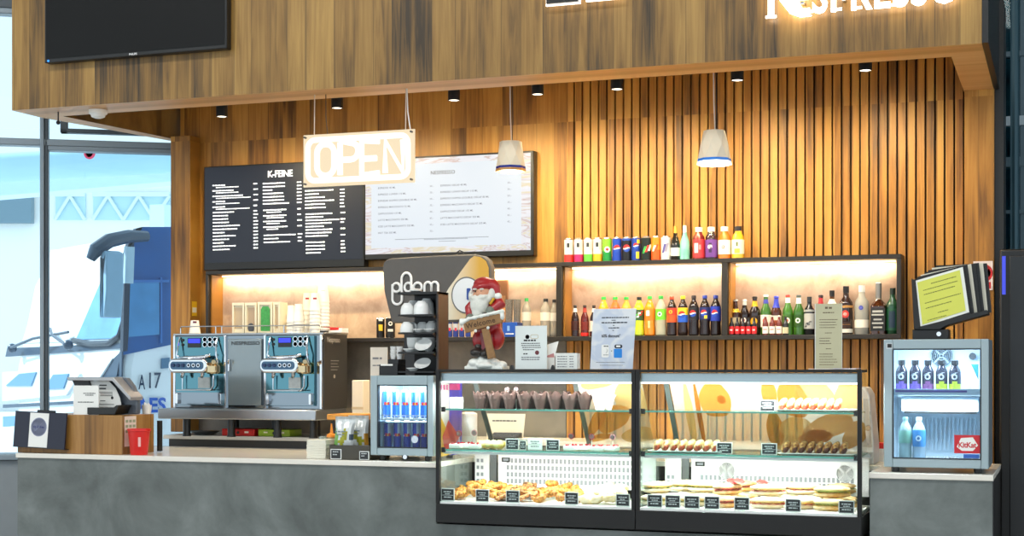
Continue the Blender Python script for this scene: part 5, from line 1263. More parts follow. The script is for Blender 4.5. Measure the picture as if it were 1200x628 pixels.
# ================================================================== SMALL CAN COOLER (left)
def cooler(name, label, px0, px1, py0, py1, Y, ztop, zbot, depth, in0, in1, iy0, iy1, cat='fridge'):
    x0, x1 = xat(px0, Y), xat(px1, Y); pc = (px0 + px1) / 2
    t = thing(name, label, cat, (x0, Y, ZC + .0005)); W = x1 - x0
    zb = zbot - ZC; zt = ztop - ZC
    a, b = xat(in0, Y) - x0, xat(in1, Y) - x0; c, d = zat(pc, iy1, Y) - ZC, zat(pc, iy0, Y) - ZC
    th = .02; IN = pm('cooler_liner', '#dbe9f2', .35, var=.02)
    m = MB()
    m.box(0, th, .035, depth, zb, zt); m.box(W - th, W, .035, depth, zb, zt); m.box(th, W - th, .035, depth, zt - th, zt); m.box(th, W - th, .035, depth, zb, zb + th); m.box(th, W - th, depth - th, depth, zb + th, zt - th)
    m.build('cabinet', pm('cooler_side', '#6d7a82', .4, metal=.2), t, bevel=.003)
    m = MB(); e = .0015
    m.box(th + e, th + .006, .04, depth - th - e, zb + th + e, zt - th - e); m.box(W - th - .006, W - th - e, .04, depth - th - e, zb + th + e, zt - th - e)
    m.box(th + .006, W - th - .006, depth - th - .006, depth - th - e, zb + th + e, zt - th - e); m.box(th + .006, W - th - .006, .04, depth - th - .006, zt - th - .006, zt - th - e); m.box(th + .006, W - th - .006, .04, depth - th - .006, zb + th + e, zb + th + .006)
    m.build('liner', IN, t)
    door = MB(); door.box(0, a, 0, .034, zb, zt); door.box(b, W, 0, .034, zb, zt); door.box(a, b, 0, .034, zb, c); door.box(a, b, 0, .034, d, zt)
    dr = door.build('door_frame', ALU, t, bevel=.004)
    g = MB(); s_ = .004
    for q in ((a, a + s_, c, d), (b - s_, b, c, d), (a + s_, b - s_, c, c + s_), (a + s_, b - s_, d - s_, d)): g.box(q[0], q[1], -.001, .03, q[2], q[3])
    g.build('door_gasket', pm('gasket', '#23262a', .5), dr)
    MB().box(a + s_, b - s_, .012, .017, c + s_, d - s_).build('door_glass', glass('cooler_glass', '#eef7fc', .5), dr)
    for (fx, fy_) in ((.05, .05), (W - .05, .05), (.05, depth - .05), (W - .05, depth - .05)): MB().lathe([(.018, 0), (.02, zb)], 12, (fx, fy_, 0)).build('foot', BLACK, t)
    L = bpy.data.lights.new('cooler_light', 'AREA'); L.shape = 'RECTANGLE'; L.size = W * .7; L.size_y = .06; L.energy = 11 * W; L.color = (.82, .92, 1)
    lo = bpy.data.objects.new('cooler_light', L); COL.objects.link(lo); lo.location = (x0 + W / 2, Y + .075, ztop - th - .012); lo.rotation_euler = (math.radians(12), 0, 0)
    L_fill = L.copy(); L_fill.energy = 8 * W; lo_fill = bpy.data.objects.new('cooler_light', L_fill); COL.objects.link(lo_fill); lo_fill.location = (x0 + W / 2, Y + .085, zbot + (ztop - zbot) * (.44 if W < .4 else .50)); lo_fill.rotation_euler = (math.radians(20), 0, 0)  # extra light added to brighten the lower half of the cooler
    return t, W, a, b, c, d
Yc1 = 7.50
c1, W1, a, b, c, d = cooler('can_cooler', 'small grey glass-door cooler full of blue and silver energy drink cans', 434, 508, 440, 535, Yc1, zat(470, 440, Yc1), zat(470, 534, Yc1), .40, 442, 500.7, 451.5, 525)
Ys = Yc1 + .10
zs1 = zat(470, 526.5, Ys); zs2 = zat(470, 489, Ys)
sh1 = MB(); sh1.box(.026, W1 - .026, .05, .33, zs2 - ZC - .012, zs2 - ZC - .004, 0)
for i in range(14): sh1.box(.03 + i * (W1 - .06) / 14, .034 + i * (W1 - .06) / 14, .046, .05, zs2 - ZC - .014, zs2 - ZC + .012, 0)
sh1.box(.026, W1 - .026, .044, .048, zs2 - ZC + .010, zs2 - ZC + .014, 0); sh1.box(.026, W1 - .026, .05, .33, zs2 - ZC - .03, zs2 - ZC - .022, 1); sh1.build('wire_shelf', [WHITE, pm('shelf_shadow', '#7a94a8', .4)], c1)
MB().box(.028, W1 - .028, .05, .33, zs1 - ZC - .006, zs1 - ZC).build('floor_tray', WHITE, c1)
MB().lathe([(0, 0), (.012, 0), (.012, .008), (0, .008)], 14, T=Matrix.Translation((W1 * .56, 0, zat(475, 530, Yc1) - ZC - .025)) @ Matrix.Rotation(PI / 2, 4, 'X')).build('lock', CHROME, c1)
def energy(mm, hi, silver):
    def f(m, mats, R, H):
        n = len(mats); mats += [pm('can_' + mm.strip('#'), mm, .3, metal=.2, var=0), pm('can_deep_' + hi.strip('#'), hi, .3, metal=.2, var=0), pm('energy_red', '#d3222c', .4, var=0), pm('energy_sun', '#f2c01c', .4, var=0)]
        m.cyl_rect(R * 1.02, -R * 1.2, 0, .5 * H, .93 * H, n); m.cyl_rect(R * 1.02, 0, R * 1.2, .04 * H, .5 * H, n)
        m.cyl_rect(R * 1.02, -R * 1.2, 0, .04 * H, .46 * H, n + 1, shear=0)
        m.cyl_disc(R * 1.035, .5 * H, R * .34, lambda x, z: n + 3, rings=2, seg=12)
        m.cyl_rect(R * 1.045, -R * .72, -R * .1, .46 * H, .56 * H, n + 2); m.cyl_rect(R * 1.045, R * .1, R * .72, .46 * H, .56 * H, n + 2)
    return f
for i, px in enumerate((453.3, 464, 475, 486.5, 497)):
    can('energy_drink_can', ['first', 'second', 'third', 'fourth', 'last'][i] + ' pale blue energy drink can from the left on the cooler upper shelf', 'can', 'cans on the cooler upper shelf', px, 489, 456, 9.6, Ys, zs2 - .003, [(0, 1, '#aebfd0')], energy('#3f8ad6', '#2a6cc4', 1))
for i, px in enumerate((454.5, 465.7, 477, 488, 497.5)):
    can('energy_drink_can', ['first', 'second', 'third', 'fourth', 'last'][i] + ' dark blue energy drink can from the left on the cooler floor', 'can', 'cans on the cooler floor', px, 526.5, 493, 9.6, Ys, zs1 + .0005, [(0, 1, '#c3c8d2')], energy('#1c2f9c', '#16207c', 1))
m = MB(); q = at(485, 515, Yc1); m.lathe([(0, 0), (.02, 0), (.02, .001), (0, .001)], 16, T=Matrix.Translation((q.x - c1.location.x, .0115, q.z - ZC)) @ Matrix.Rotation(PI / 2, 4, 'X')); m.build('door_sticker', pm('sticker_bluewhite', '#cfdbe8', .5, var=.2, scale=90), c1)

# ================================================================== CUP RACK ON THE COOLER
ZR = zat(470, 440, Yc1) + .0005; YR = 7.60
k = mpp(495, YR)
rk = thing('cup_rack', 'black four-tier rack of white cups standing on the small can cooler', 'rack', (xat(497, YR), YR, ZR))
def RX(px): return xat(px, YR) - xat(497, YR)
def RZ(py): return zat(497, py, YR) - ZR
RB = pm('rack_black', '#17181a', .45); RW = pm('rack_brown', '#4a3528', .4)
MB().box(RX(511), RX(512.5), 0.0, .14, 0, RZ(342)).build('side_panel', RB, rk); MB().box(RX(512.5), RX(514), .0, .14, 0, RZ(342)).build('side_face', RW, rk)
MB().box(RX(474), RX(511), .135, .14, 0, RZ(342)).build('back_panel', RB, rk)
MB().box(RX(468), RX(514), -.02, .135, RZ(345), RZ(342)).build('top_board', RB, rk, bevel=.001)
tiers = {}
for py in (370.5, 391.5, 414.5, 437): tiers[py] = RZ(py); MB().box(RX(469), RX(511), -.03, .134, RZ(py) + .0, RZ(py) + .010).build('tier_shelf', RB, rk, bevel=.001)
for py in (370.5, 391.5, 414.5): MB().prism([(-.03, RZ(py) - .0), (.12, RZ(py) - .0), (.12, RZ(py) - .05), (.10, RZ(py) - .05)], RX(508.5), RX(510.8), 'x').build('bracket', RW, rk)
m = MB(); m.box(RX(447), RX(468.5), -.03, .08, 0, RZ(427)); m.box(RX(456), RX(468.5), -.02, .08, RZ(427), RZ(421)); m.build('drawer_box', RB, rk, bevel=.002)
MB().box(RX(449), RX(463), -.033, -.031, RZ(428.5), RZ(426.5)).build('drawer_label', WHITE, rk)
def cup(px, py, wpx, hpx, Y, tier, label, inv=False, group='white cups on the tiered rack'):
    kk = mpp(px, Y); R = wpx / 2 * kk * 1.1; H = hpx * kk * 1.12
    t = thing('coffee_cup', label, 'cup', (xat(px, Y), Y, ZR + tiers[tier] + .0105), random.uniform(-.4, .4) + (2.4 if wpx > 16 else .6), group)
    if inv: pr = [(R * 1.0, 0), (R * 1.0, .004), (R * .98, H * .4), (R * .86, H * .72), (R * .58, H * .93), (R * .52, H * .95), (R * .5, H), (R * .42, H), (R * .40, H * .93), (0, H * .93)]
    else: pr = [(R * .45, 0), (R * .5, .004), (R * .8, H * .2), (R * .97, H * .55), (R, H), (R * .93, H), (R * .88, H * .5), (R * .4, H * .12), (0, H * .12)]
    MB().lathe(pr, 26).build('cup_bowl', PORC, t)
    s_ = -1 if inv else 1
    MB().tube([(R * .93, 0, H * .75), (R * 1.25, 0, H * .78), (R * 1.35, 0, H * .5), (R * 1.15, 0, H * .28), (R * .86, 0, H * .3)], .0045, 8).build('cup_handle', PORC, t)
Yb_, Yf_ = YR + .085, YR + .012
cup(484.5, 370, 17, 15, Yb_, 370.5, 'white cup at the back of the upper tier, nearer the board lettering', True); cup(500, 370, 17, 17, Yb_, 370.5, 'taller white cup at the back of the upper tier by the side panel', True)
cup(477.5, 370, 15, 12, Yf_, 370.5, 'white cup at the front of the upper tier, open end', True); cup(494, 370, 17, 14, Yf_, 370.5, 'white cup at the front of the upper tier beside the taller cup', True)
cup(482.5, 391, 14, 11, Yb_, 391.5, 'small white cup at the back of the second tier, first from the open end', True); cup(495, 391, 14, 11, Yb_, 391.5, 'small white cup at the back of the second tier, middle one', True); cup(506, 391, 14, 12, Yb_, 391.5, 'small white cup at the back of the second tier by the side panel', True)
cup(477, 391, 15, 11, Yf_, 391.5, 'small white cup at the front of the second tier', True)
cup(486, 414, 17, 15, Yb_, 414.5, 'white cup at the back of the third tier, open end', False); cup(502.5, 414, 15, 15, Yb_, 414.5, 'white cup at the back of the third tier by the side panel', False)
def saucer(px, wpx, Y, tier, label, n=1, tilt=0.0, dz=0.0):
    kk = mpp(px, Y); R = wpx / 2 * kk
    t = thing('saucer', label, 'saucer', (xat(px, Y), Y, ZR + tiers[tier] + .0105 + dz), 0, 'white saucers on the tiered rack')
    o = MB().lathe([(0, .002), (R * .5, 0), (R * .55, .003), (R * .98, .014), (R, .017), (R * .97, .018), (R * .55, .007), (0, .007)], 30).build('saucer_dish', PORC, t)
    t.rotation_euler = (math.radians(tilt), 0, 0)
saucer(490.5, 13, Yf_ - .01, 391.5, 'white saucer lying at the front of the second tier, middle'); saucer(503, 13, Yf_ - .01, 391.5, 'white saucer lying at the front of the second tier by the side panel')
saucer(479, 14, Yf_ - .01, 414.5, 'small white saucer lying at the front of the third tier'); saucer(497, 21, Yf_, 414.5, 'wide white saucer tilted up on the third tier', tilt=42, dz=.028)
saucer(484, 16, Yf_, 437, 'white saucer lying on the bottom tier, lower one'); saucer(496, 20, Yf_ + .01, 437, 'white saucer tilted up on the bottom tier', tilt=38, dz=.03)
t = thing('napkin', 'crumpled white napkin on top of the cup rack', 'napkin', (xat(487, YR + .05), YR + .05, ZR + RZ(342) + .0005)); m = MB(); m.ell((0, 0, .011), (.035, .04, .011), seg=10, rings=5); o = m.build('napkin_ball', PAPER, t)
t = thing('dotted_cup_stack', 'white paper cups with black dots lying by the rack', 'cups', (xat(463.5, YR), YR + .03, ZR + RZ(421) + .0005))
for i in range(2): 
    for j in range(3): MB().lathe([(.012, 0), (.018, .034), (.016, .034), (.010, .004), (0, .004)], 14, ((i - .5) * .036, 0, 0), T=Matrix.Translation((0, -.02 + j * .001, j * .018))).build('paper_cup', pm('dotted_cup', '#e6e6e2', .5, var=.5, scale=120), t)

t = thing('paper_notice', 'pale notice with a price line standing between snack bags and cup rack', 'notice', (xat(444, 8.3), 8.3, ZC + .0005)); k = mpp(444, 8.3)
m = MB(); h_ = zat(444, 407, 8.3) - ZC; m.box(-11 * k, 11 * k, 0, .004, 0, h_); m.build('sheet', pm('notice_beige', '#d6d0c6', .5), t)
m = MB(); word_bars(m, -8 * k, h_ - 14 * k, 14 * k, 2.6 * k, -.0006, 0, rg); word_bars(m, -8 * k, h_ - 22 * k, 12 * k, 1.6 * k, -.0006, 0, rg); m.build('lettering', INK_G, t, flat=True)
# ================================================================== PASTRY CASES
YV = 7.40; ZV0, ZV1, ZVT = .689, .800, 1.492
ZG1, ZG2 = 1.285, 1.072
KBLK = pm('case_black', '#0a0a0b', .55, var=.03); CW = pm('case_white', '#f0f2f0', .4, var=.02); POST = pm('rear_post_grey', '#6c7170', .35, metal=.4)
def hole_panel(name, parent, x0, x1, y, z0, z1, rows, c0, pw, ph, sx_, sz_, mat2, skip=None):
    m = MB(); m.box(x0, x1, y, y + .01, z0, z1, 0)
    n = int((x1 - x0 - c0 * 2) / sx_)
    for r in rows:
        for i in range(n):
            m.box(x0 + c0 + i * sx_, x0 + c0 + i * sx_ + pw, y - .0008, y, z1 - r, z1 - r + ph, 1)
    return m.build(name, [CW, mat2], parent)
FILM = glass('film_white', '#ffffff', .1, .42, '#f6f1e6'); BREAD1 = glass('film_bread_gold', '#f3d9a8', .05, .55, '#c98a3a'); BREAD2 = glass('film_bread_pale', '#f6e6c4', .05, .5, '#dcb878'); BREADC = glass('film_crust', '#e4bd80', .05, .7, '#a9672a')
def case(name, label, p0, p1, fans, stiles):
    x0, x1 = xat(p0, YV), xat(p1, YV); W = x1 - x0
    t = thing(name, label, 'display case', (x0, YV, ZV0)); z = lambda a_: a_ - ZV0
    P = .020; D0, D1 = .20, .54   # top depth, lower depth
    m = MB(); m.box(0, W, 0, D1, 0, z(ZV1) - .012); m.build('plinth', KBLK, t, bevel=.004)
    m = MB(); m.box(P, W - P, .012, D1 - .01, z(ZV1) - .012, z(ZV1)); m.build('deck', CW, t)
    for xx in (0, W - P): MB().box(xx, xx + P, 0, .028, z(ZV1) - .012, z(ZVT)).build('front_post', KBLK, t, bevel=.002)
    m = MB(); m.box(P, W - P, 0, .02, z(ZVT) - .014, z(ZVT)); m.box(0, W, D0 + .01, D0 + .03, z(ZVT) - .014, z(ZVT)); m.box(0, P, .028, D0 + .01, z(ZVT) - .014, z(ZVT)); m.box(W - P, W, .028, D0 + .01, z(ZVT) - .014, z(ZVT)); m.build('top_frame', KBLK, t, bevel=.002)
    MB().box(P, W - P, .02, D0 + .01, z(ZVT) - .010, z(ZVT) - .002).build('top_glass', CASEGL, t)
    MB().box(P, W - P, .008, .012, z(ZV1), z(ZVT) - .014).build('front_glass', CASEGL, t)
    for xx in (.006, W - .010):
        MB().prism([(.028, z(ZV1) - .012), (D1, z(ZV1) - .012), (D1, z(ZG2) - .02), (D0 + .03, z(ZVT) - .014), (.028, z(ZVT) - .014)], xx, xx + .004, 'x').build('side_glass', CASEGL, t)
    # lamp box under the top
    m = MB(); m.box(P, W - P, .03, .13, z(1.428), z(1.474)); lb = m.build('lamp_box', pm('lamp_box_steel', '#b9c2cc', .3, metal=.5, var=.04), t, bevel=.004)
    MB().box(P + .002, W - P - .002, .034, .12, z(1.421), z(1.4275)).build('lamp_diffuser', glow('case_led', '#fdfdff', 6), lb)
    # shelves
    for zz, dd in ((ZG1, .34), (ZG2, .46)):
        s_ = MB().box(P + .004, W - P - .004, .044, dd, z(zz) - .008, z(zz)).build('glass_shelf', SHELFGL, t)
        MB().box(P + .004, W - P - .004, .040, .0438, z(zz) - .008, z(zz)).build('shelf_edge', EDGEGL, s_)
        for xx in (P, W - P - .02): MB().box(xx, xx + .02, .030, .0395, z(zz) - .016, z(zz) + .010).build('shelf_clip', BLACK, s_)
    MB().box(P + .004, W - P - .004, .05, .10, z(ZG2) - .024, z(ZG2) - .010).build('under_shelf_lamp', pm('under_lamp', '#eceff0', .3), t)
    # rear: slanted sliding doors with stiles, upright stiles below
    def sl(v): return (D0 + .02 + (D1 - D0 - .02) * v, z(ZVT) - .02 + (z(ZG2) - z(ZVT)) * v)
    for sx_ in stiles:
        xx = W * sx_
        m = MB(); (y0, q0), (y1, q1) = sl(0), sl(1); m.prism([(y0, q0), (y0 + .012, q0), (y1 + .012, q1), (y1, q1)], xx, xx + .026, 'x'); m.build('rear_stile', POST, t)
    MB().box(W * .10, W * .135, D1 - .02, D1, z(ZV1), z(ZG2) - .03).build('rear_stile', POST, t)
    m = MB(); m.box(P, W - P, D1 - .012, D1, z(ZG2) - .03, z(ZG2) - .01); m.build('rear_rail', POST, t)
    # white perforated back
    hm = pm('perforation_grey', '#8f9598', .5, var=0)
    rows = (.06, .098, .136, .172) if not fans else (.125, .155)
    hole_panel('vent_panel', t, W * .15, W - P - .005, D1 - .035, z(.845), z(ZG2) - .035, rows, .05, .0145, .025, .0236, .03, hm)
    hole_panel('vent_panel', t, P + .005, W * .10, D1 - .035, z(.845), z(ZG2) - .035, rows, .01, .015, .019, .0245, .03, hm)  # small panel modelled in place of a reflection in the side wall
    m = MB(); m.box(W * .17, W * .215, D1 - .038, D1 - .036, z(ZG2) - .090, z(ZG2) - .066); m.box(W * .178, W * .207, D1 - .039, D1 - .038, z(ZG2) - .084, z(ZG2) - .072, 1); m.build('thermometer', [BLACK, pm('lcd_grey', '#8c9498', .4)], t)
    for fx in (fans or ()):
        T = Matrix.Translation((W * fx, D1 - .036, z(ZG2) - .112)) @ Matrix.Rotation(PI / 2, 4, 'X')
        m = MB(); r_ = .042; m.lathe([(0, 0), (r_, 0), (r_, .001), (0, .001)], 28, mi=0, T=T)
        for i in range(5):
            rr = .010 + i * .008; m.lathe([(rr, .001), (rr + .003, .001), (rr + .003, .0025), (rr, .0025), (rr, .001)], 28, mi=1, T=T)
        for a_ in (45, 135): m.box(-r_, r_, -.004, .004, .001, .003, 1, T @ Matrix.Rotation(math.radians(a_), 4, 'Z'))
        m.build('fan_grille', [pm('grille_shadow', '#777d80', .5), CW], t)
    for (yy, e, zz) in ((.075, 24.0, 1.418), (.16, 6.5, ZG2 - .03)):
        L = bpy.data.lights.new('case_lamp', 'AREA'); L.shape = 'RECTANGLE'; L.size = W - .08; L.size_y = .05; L.energy = e; L.color = (1, .985, .96)
        lo = bpy.data.objects.new('case_lamp', L); COL.objects.link(lo); lo.location = (x0 + W / 2, YV + yy, zz); lo.rotation_euler = (math.radians(18), 0, 0)
    # printed film on the rear doors
    (y0, q0), (y1, q1) = sl(.06), sl(.96)
    def onplane(u, v, off): # u in metres from left, v 0 top..1 bottom
        return (min(u, W * .97), y0 + (y1 - y0) * v - off, q0 + (q1 - q0) * v)
    def film(nm, pts, mat, off):
        m = MB(); n = len(pts); m.add([onplane(u, v, off) for u, v in pts], [tuple(range(n))]); return m.build(nm, mat, t)
    return t, W, film
stA = (.10, .62); stB = (.07, .55)
csA, WA, fA = case('pastry_case', 'lit glass pastry case full of muffins and croissants beside the can cooler', 510.5, 744.3, None, stA)
csB, WB, fB = case('pastry_case', 'lit glass pastry case full of sandwiches and sliced strudel beside the glass-door fridge', 744.7, 1009.5, (.32, .87), stB)
def blob(cx, cv, rx, rv, n=18, wob=.0, tilt=0.0):
    out = []
    for i in range(n):
        a_ = 2 * PI * i / n; x_ = rx * math.cos(a_); v_ = rv * math.sin(a_) * (1 + wob * math.sin(3 * a_))
        out.append((cx + x_, cv + v_ + x_ * tilt))
    return out
fA('door_print', [(WA * .645, .0), (WA * .97, .0), (WA * .97, 1), (WA * .645, 1)], FILM, .002)
for (cx, cv, rx, rv, tl, mt) in ((.75, .06, .09, .09, -.5, BREAD2), (.90, .30, .085, .26, .1, BREAD2), (.70, .62, .06, .12, -2.6, BREAD1), (.79, .58, .09, .17, -1.2, BREAD1), (.91, .80, .10, .11, -.3, BREAD2), (.70, .85, .06, .05, -.6, BREAD1)):
    fA('bread_print', blob(cx * WA, cv, rx * WA, rv, 20, .1, tl), mt, .004)
fB('door_print', [(WB * .10, .0), (WB * .97, .0), (WB * .97, 1), (WB * .10, 1)], FILM, .002)
for (cx, cv, rx, rv, tl, mt) in ((.30, .30, .075, .25, 0, BREAD1), (.33, .29, .02, .06, 0, BREADC), (.555, .2, .035, .2, 0, BREAD1), (.56, .7, .04, .25, 0, BREAD1), (.63, .75, .10, .2, -1.0, BREAD2), (.66, .28, .07, .26, .6, BREAD1), (.76, .22, .09, .22, .4, BREAD2), (.80, .66, .12, .16, -.8, BREAD1), (.74, .80, .08, .1, -.4, BREADC), (.91, .28, .07, .26, -.6, BREAD2), (.92, .76, .06, .17, -1.4, BREAD1), (.17, .5, .02, .42, 0, BREAD2), (.215, .5, .012, .45, 0, BREADC)):
    fB('bread_print', blob(cx * WB, cv, rx * WB, rv, 20, .1, tl), mt, .004)

# ---- price tags as things of their own
def price_tag(px, pyb, w_px, h_px, Y, zbase, label, dark=True, group='price tags in the pastry cases'):
    k = mpp(px, Y); w = w_px * k; h = h_px * k
    t = thing('price_tag', label, 'price tag', (xat(px, Y), Y, zbase), 0, group)
    m = MB(); m.box(-w / 2, w / 2, -.004, 0, 0, h); m.build('tag_holder', pm('tag_clear', '#e3e6e4', .2, var=0), t, bevel=.001)
    m = MB(); m.box(-w * .44, w * .44, -.0046, -.004, h * .07, h * .93); m.build('tag_card', pm('tag_black', '#24272a', .5, var=0) if dark else PAPER, t)
    m = MB(); ys = -.005
    word_bars(m, -w * .3, h * .68, w * .6, h * .09, ys, 0, rg); word_bars(m, -w * .2, h * .53, w * .4, h * .07, ys, 0, rg); m.box(-w * .42, w * .42, ys, -.0046, h * .44, h * .47); word_bars(m, -w * .28, h * .26, w * .56, h * .09, ys, 0, rg)
    m.build('tag_print', pm('tag_print', '#c6ccce', .5, var=0) if dark else INK_G, t, flat=True)
    MB().box(-w * .3, w * .3, 0, .02, 0, .003).build('tag_foot', ACRYL, t)
YF_ = 7.445
for i, px in enumerate((525, 565.5, 601, 670, 730)): price_tag(px, 0, 17, 15, YF_ - .012, ZV1 + .001, ['first black price tag at the case corner, bottom row', 'black price tag before the first croissants', 'black price tag before the swirl pastries', 'black price tag before the second croissant pile', 'black price tag before the pale pastries'][i] + ' in the muffin case')
for i, px in enumerate((767.5, 788.5, 811, 834.5, 869.5, 929.5, 992)): price_tag(px, 0, 18.5, 15.5, YF_ - .012, ZV1 + .001, ['black price tag at the near corner of the sandwich case, bottom row', 'second black price tag from the corner, bottom row of the sandwich case', 'third black price tag before the wrapped sandwiches', 'fourth black price tag before the wrapped sandwiches', 'black price tag before the ham baguettes', 'black price tag before the middle baguettes', 'last black price tag before the baguettes, by the fridge'][i])
for px, l in ((600.5, 'black price tag on the middle shelf beside the yellow slices'), (648, 'black tilted price tag on the middle shelf of the muffin case')): price_tag(px, 0, 16.5, 13, 7.50, ZG2 + .0005, l)
price_tag(613, 0, 8, 11, 7.50, ZG2 + .0005, 'small grey price tag on the middle shelf of the muffin case'); price_tag(627, 0, 18, 14, 7.52, ZG2 + .0005, 'plain white card standing on the middle shelf of the muffin case', False)
price_tag(535, 0, 17, 13, 7.50, ZG1 + .0005, 'white price card on the top shelf beside the can cooler', False)
price_tag(849, 0, 19, 13.5, 7.50, ZG2 + .0005, 'black price tag between the two strudel trays'); price_tag(901.5, 0, 18.5, 13.5, 7.50, ZG2 + .0005, 'black price tag before the second strudel tray'); price_tag(899.5, 0, 19, 13.5, 7.50, ZG1 + .0005, 'black price tag on the top shelf before the braided pastries')

# ---- pastries
GOLD = crust('croissant_gold', '#dda347', '#8f5014', 70); PALE = crust('pale_pastry', '#f4e8c6', '#e6cf96', 20); SWIRL = crust('swirl_brown', '#c98f4e', '#4e2410', 60); CHOC = pm('muffin_chocolate', '#22120c', .7, var=.3, scale=60); WRAP = pm('muffin_paper', '#2a160e', .95, var=.5, scale=45); WRAP2 = pm('muffin_paper_pale', '#f0ddd2', .6, var=.1)
CREAM = pm('cream_white', '#f7f2ea', .5, var=.03); CHERRY = pm('cherry_red', '#b4202c', .25, var=.2)
def croissant(mat, s=1.0, name='croissant'):
    m = MB(); pts = []; rs = []; n = 22
    for i in range(n + 1):
        u = i / n * 2 - 1; a_ = u * 1.75
        pts.append((.040 * s * math.sin(a_), .040 * s * (1 - math.cos(a_)) - .02, 0)); rs.append(s * (.005 + .021 * (1 - u * u) ** .8) * (.86 + .22 * ((i % 4) / 3)))
    m.tube(pts, rs, 12); return m.build(name, mat, None, angle=70)
def place(o, first, loc, rot, label, cat, group, sc=1.0):
    q = o if first else copy_tree(o)
    q.location = loc; q.rotation_euler = rot; q.scale = (sc, sc, sc); tag(q, label, cat, group); return q
def pile(proto, px0, px1, n, zlev, label, cat, group, Y0=7.49, Y1=7.80, base=.018, sp=.0, rise=.5):
    cnt = 0
    for i in range(n):
        f = (i + .5) / n; px = px0 + (px1 - px0) * ((i * .7549) % 1.0); Y = Y0 + (Y1 - Y0) * ((i * .5698 + .1) % 1.0)
        edge = 1 - abs((px - px0) / (px1 - px0) * 2 - 1) ** 2
        z = ZV1 + base + zlev * rise * ((Y - Y0) / (Y1 - Y0)) * (.35 + .65 * edge) + random.uniform(0, zlev * .35) * edge
        place(proto, cnt == 0, (xat(px, Y), Y, z), (random.uniform(-.35, .35), random.uniform(-.35, .35), random.uniform(0, 6.28)), label, cat, group, random.uniform(.88, 1.08)); cnt += 1
pile(croissant(GOLD, .68), 534, 606, 36, .095, 'small golden croissant in the first pile of the muffin case', 'croissant', 'first croissant pile')
pile(croissant(GOLD, .68), 628, 684, 30, .085, 'small golden croissant in the second pile of the muffin case', 'croissant', 'second croissant pile')
def swirl():
    m = MB(); pts = []; n = 40
    for i in range(n + 1): a_ = i / n * 4.5 * PI; r_ = .006 + .030 * i / n; pts.append((r_ * math.cos(a_), r_ * math.sin(a_), .004 * math.cos(i)))
    m.tube(pts, .0095, 8); return m.build('swirl_pastry', SWIRL, None, angle=70)
pile(swirl(), 586, 632, 18, .085, 'brown glazed swirl pastry in the muffin case', 'pastry', 'swirl pastries')
def bun(mat, name):
    m = MB(); m.ell((0, 0, 0), (.050, .034, .022), seg=16, rings=9)
    m.v = [(x, y + .006 * math.sin(x * 90), z * (1 + .15 * math.sin(x * 160))) for x, y, z in m.v]
    return m.build(name, mat, None, angle=70)
pile(bun(PALE, 'pale_pastry'), 687, 736, 18, .09, 'pale sugar-dusted pastry in the muffin case', 'pastry', 'pale pastries')

def tulip(paper, cake):
    t = thing('muffin', None, None)
    m = MB(); seg = 24; vs = []; fs = []
    lv = [(.022, 0), (.026, .02), (.031, .045), (.036, .06), (.040, .074)]
    for j, (r_, z_) in enumerate(lv):
        for i in range(seg):
            a_ = 2 * PI * i / seg; pk = max(0, math.cos(a_ * 4)) ; w_ = 1 + (.12 * math.cos(a_ * 8)) * (j / 4)
            vs.append((r_ * w_ * math.cos(a_), r_ * w_ * math.sin(a_), z_ + (.022 * pk if j == 4 else .006 * pk if j == 3 else 0)))
    for j in range(4):
        for i in range(seg): fs.append((j * seg + i, j * seg + (i + 1) % seg, (j + 1) * seg + (i + 1) % seg, (j + 1) * seg + i))
    fs.append(tuple(range(seg - 1, -1, -1))); m.add(vs, fs); m.build('paper_wrap', paper, t, angle=60)
    MB().ell((0, 0, .056), (.034, .034, .024), seg=16, rings=8).build('muffin_top', cake, t); return t
mf = tulip(WRAP, CHOC); mfp = tulip(WRAP2, pm('berry_cream', '#e9cfcf', .6, var=.2, scale=50))
fst = True
ordn = ['first', 'second', 'third', 'fourth', 'fifth', 'sixth', 'seventh', 'eighth', 'ninth']
for i, px in enumerate((563, 580, 597.5, 615, 633, 650.5, 668, 685.5)):
    place(mf, fst, (xat(px, 7.53), 7.53, ZG1 + .0005), (0, 0, i * .7), ordn[i] + ' chocolate muffin from the can cooler, front row of the top shelf', 'muffin', 'front row of muffins'); fst = False
for i, px in enumerate((571, 588.5, 606, 624, 641.5, 659, 676.5)):
    place(mf, False, (xat(px, 7.63), 7.63, ZG1 + .0005), (0, 0, i * .5 + .3), ordn[i] + ' chocolate muffin from the can cooler, back row of the top shelf', 'muffin', 'back row of muffins')
place(mfp, True, (xat(703, 7.53), 7.53, ZG1 + .0005), (0, 0, .4), 'pale pink muffin at the end of the front row', 'muffin', 'pale muffins'); place(mfp, False, (xat(712, 7.62), 7.62, ZG1 + .0005), (0, 0, 1.0), 'pale pink muffin behind the end of the front row', 'muffin', 'pale muffins')
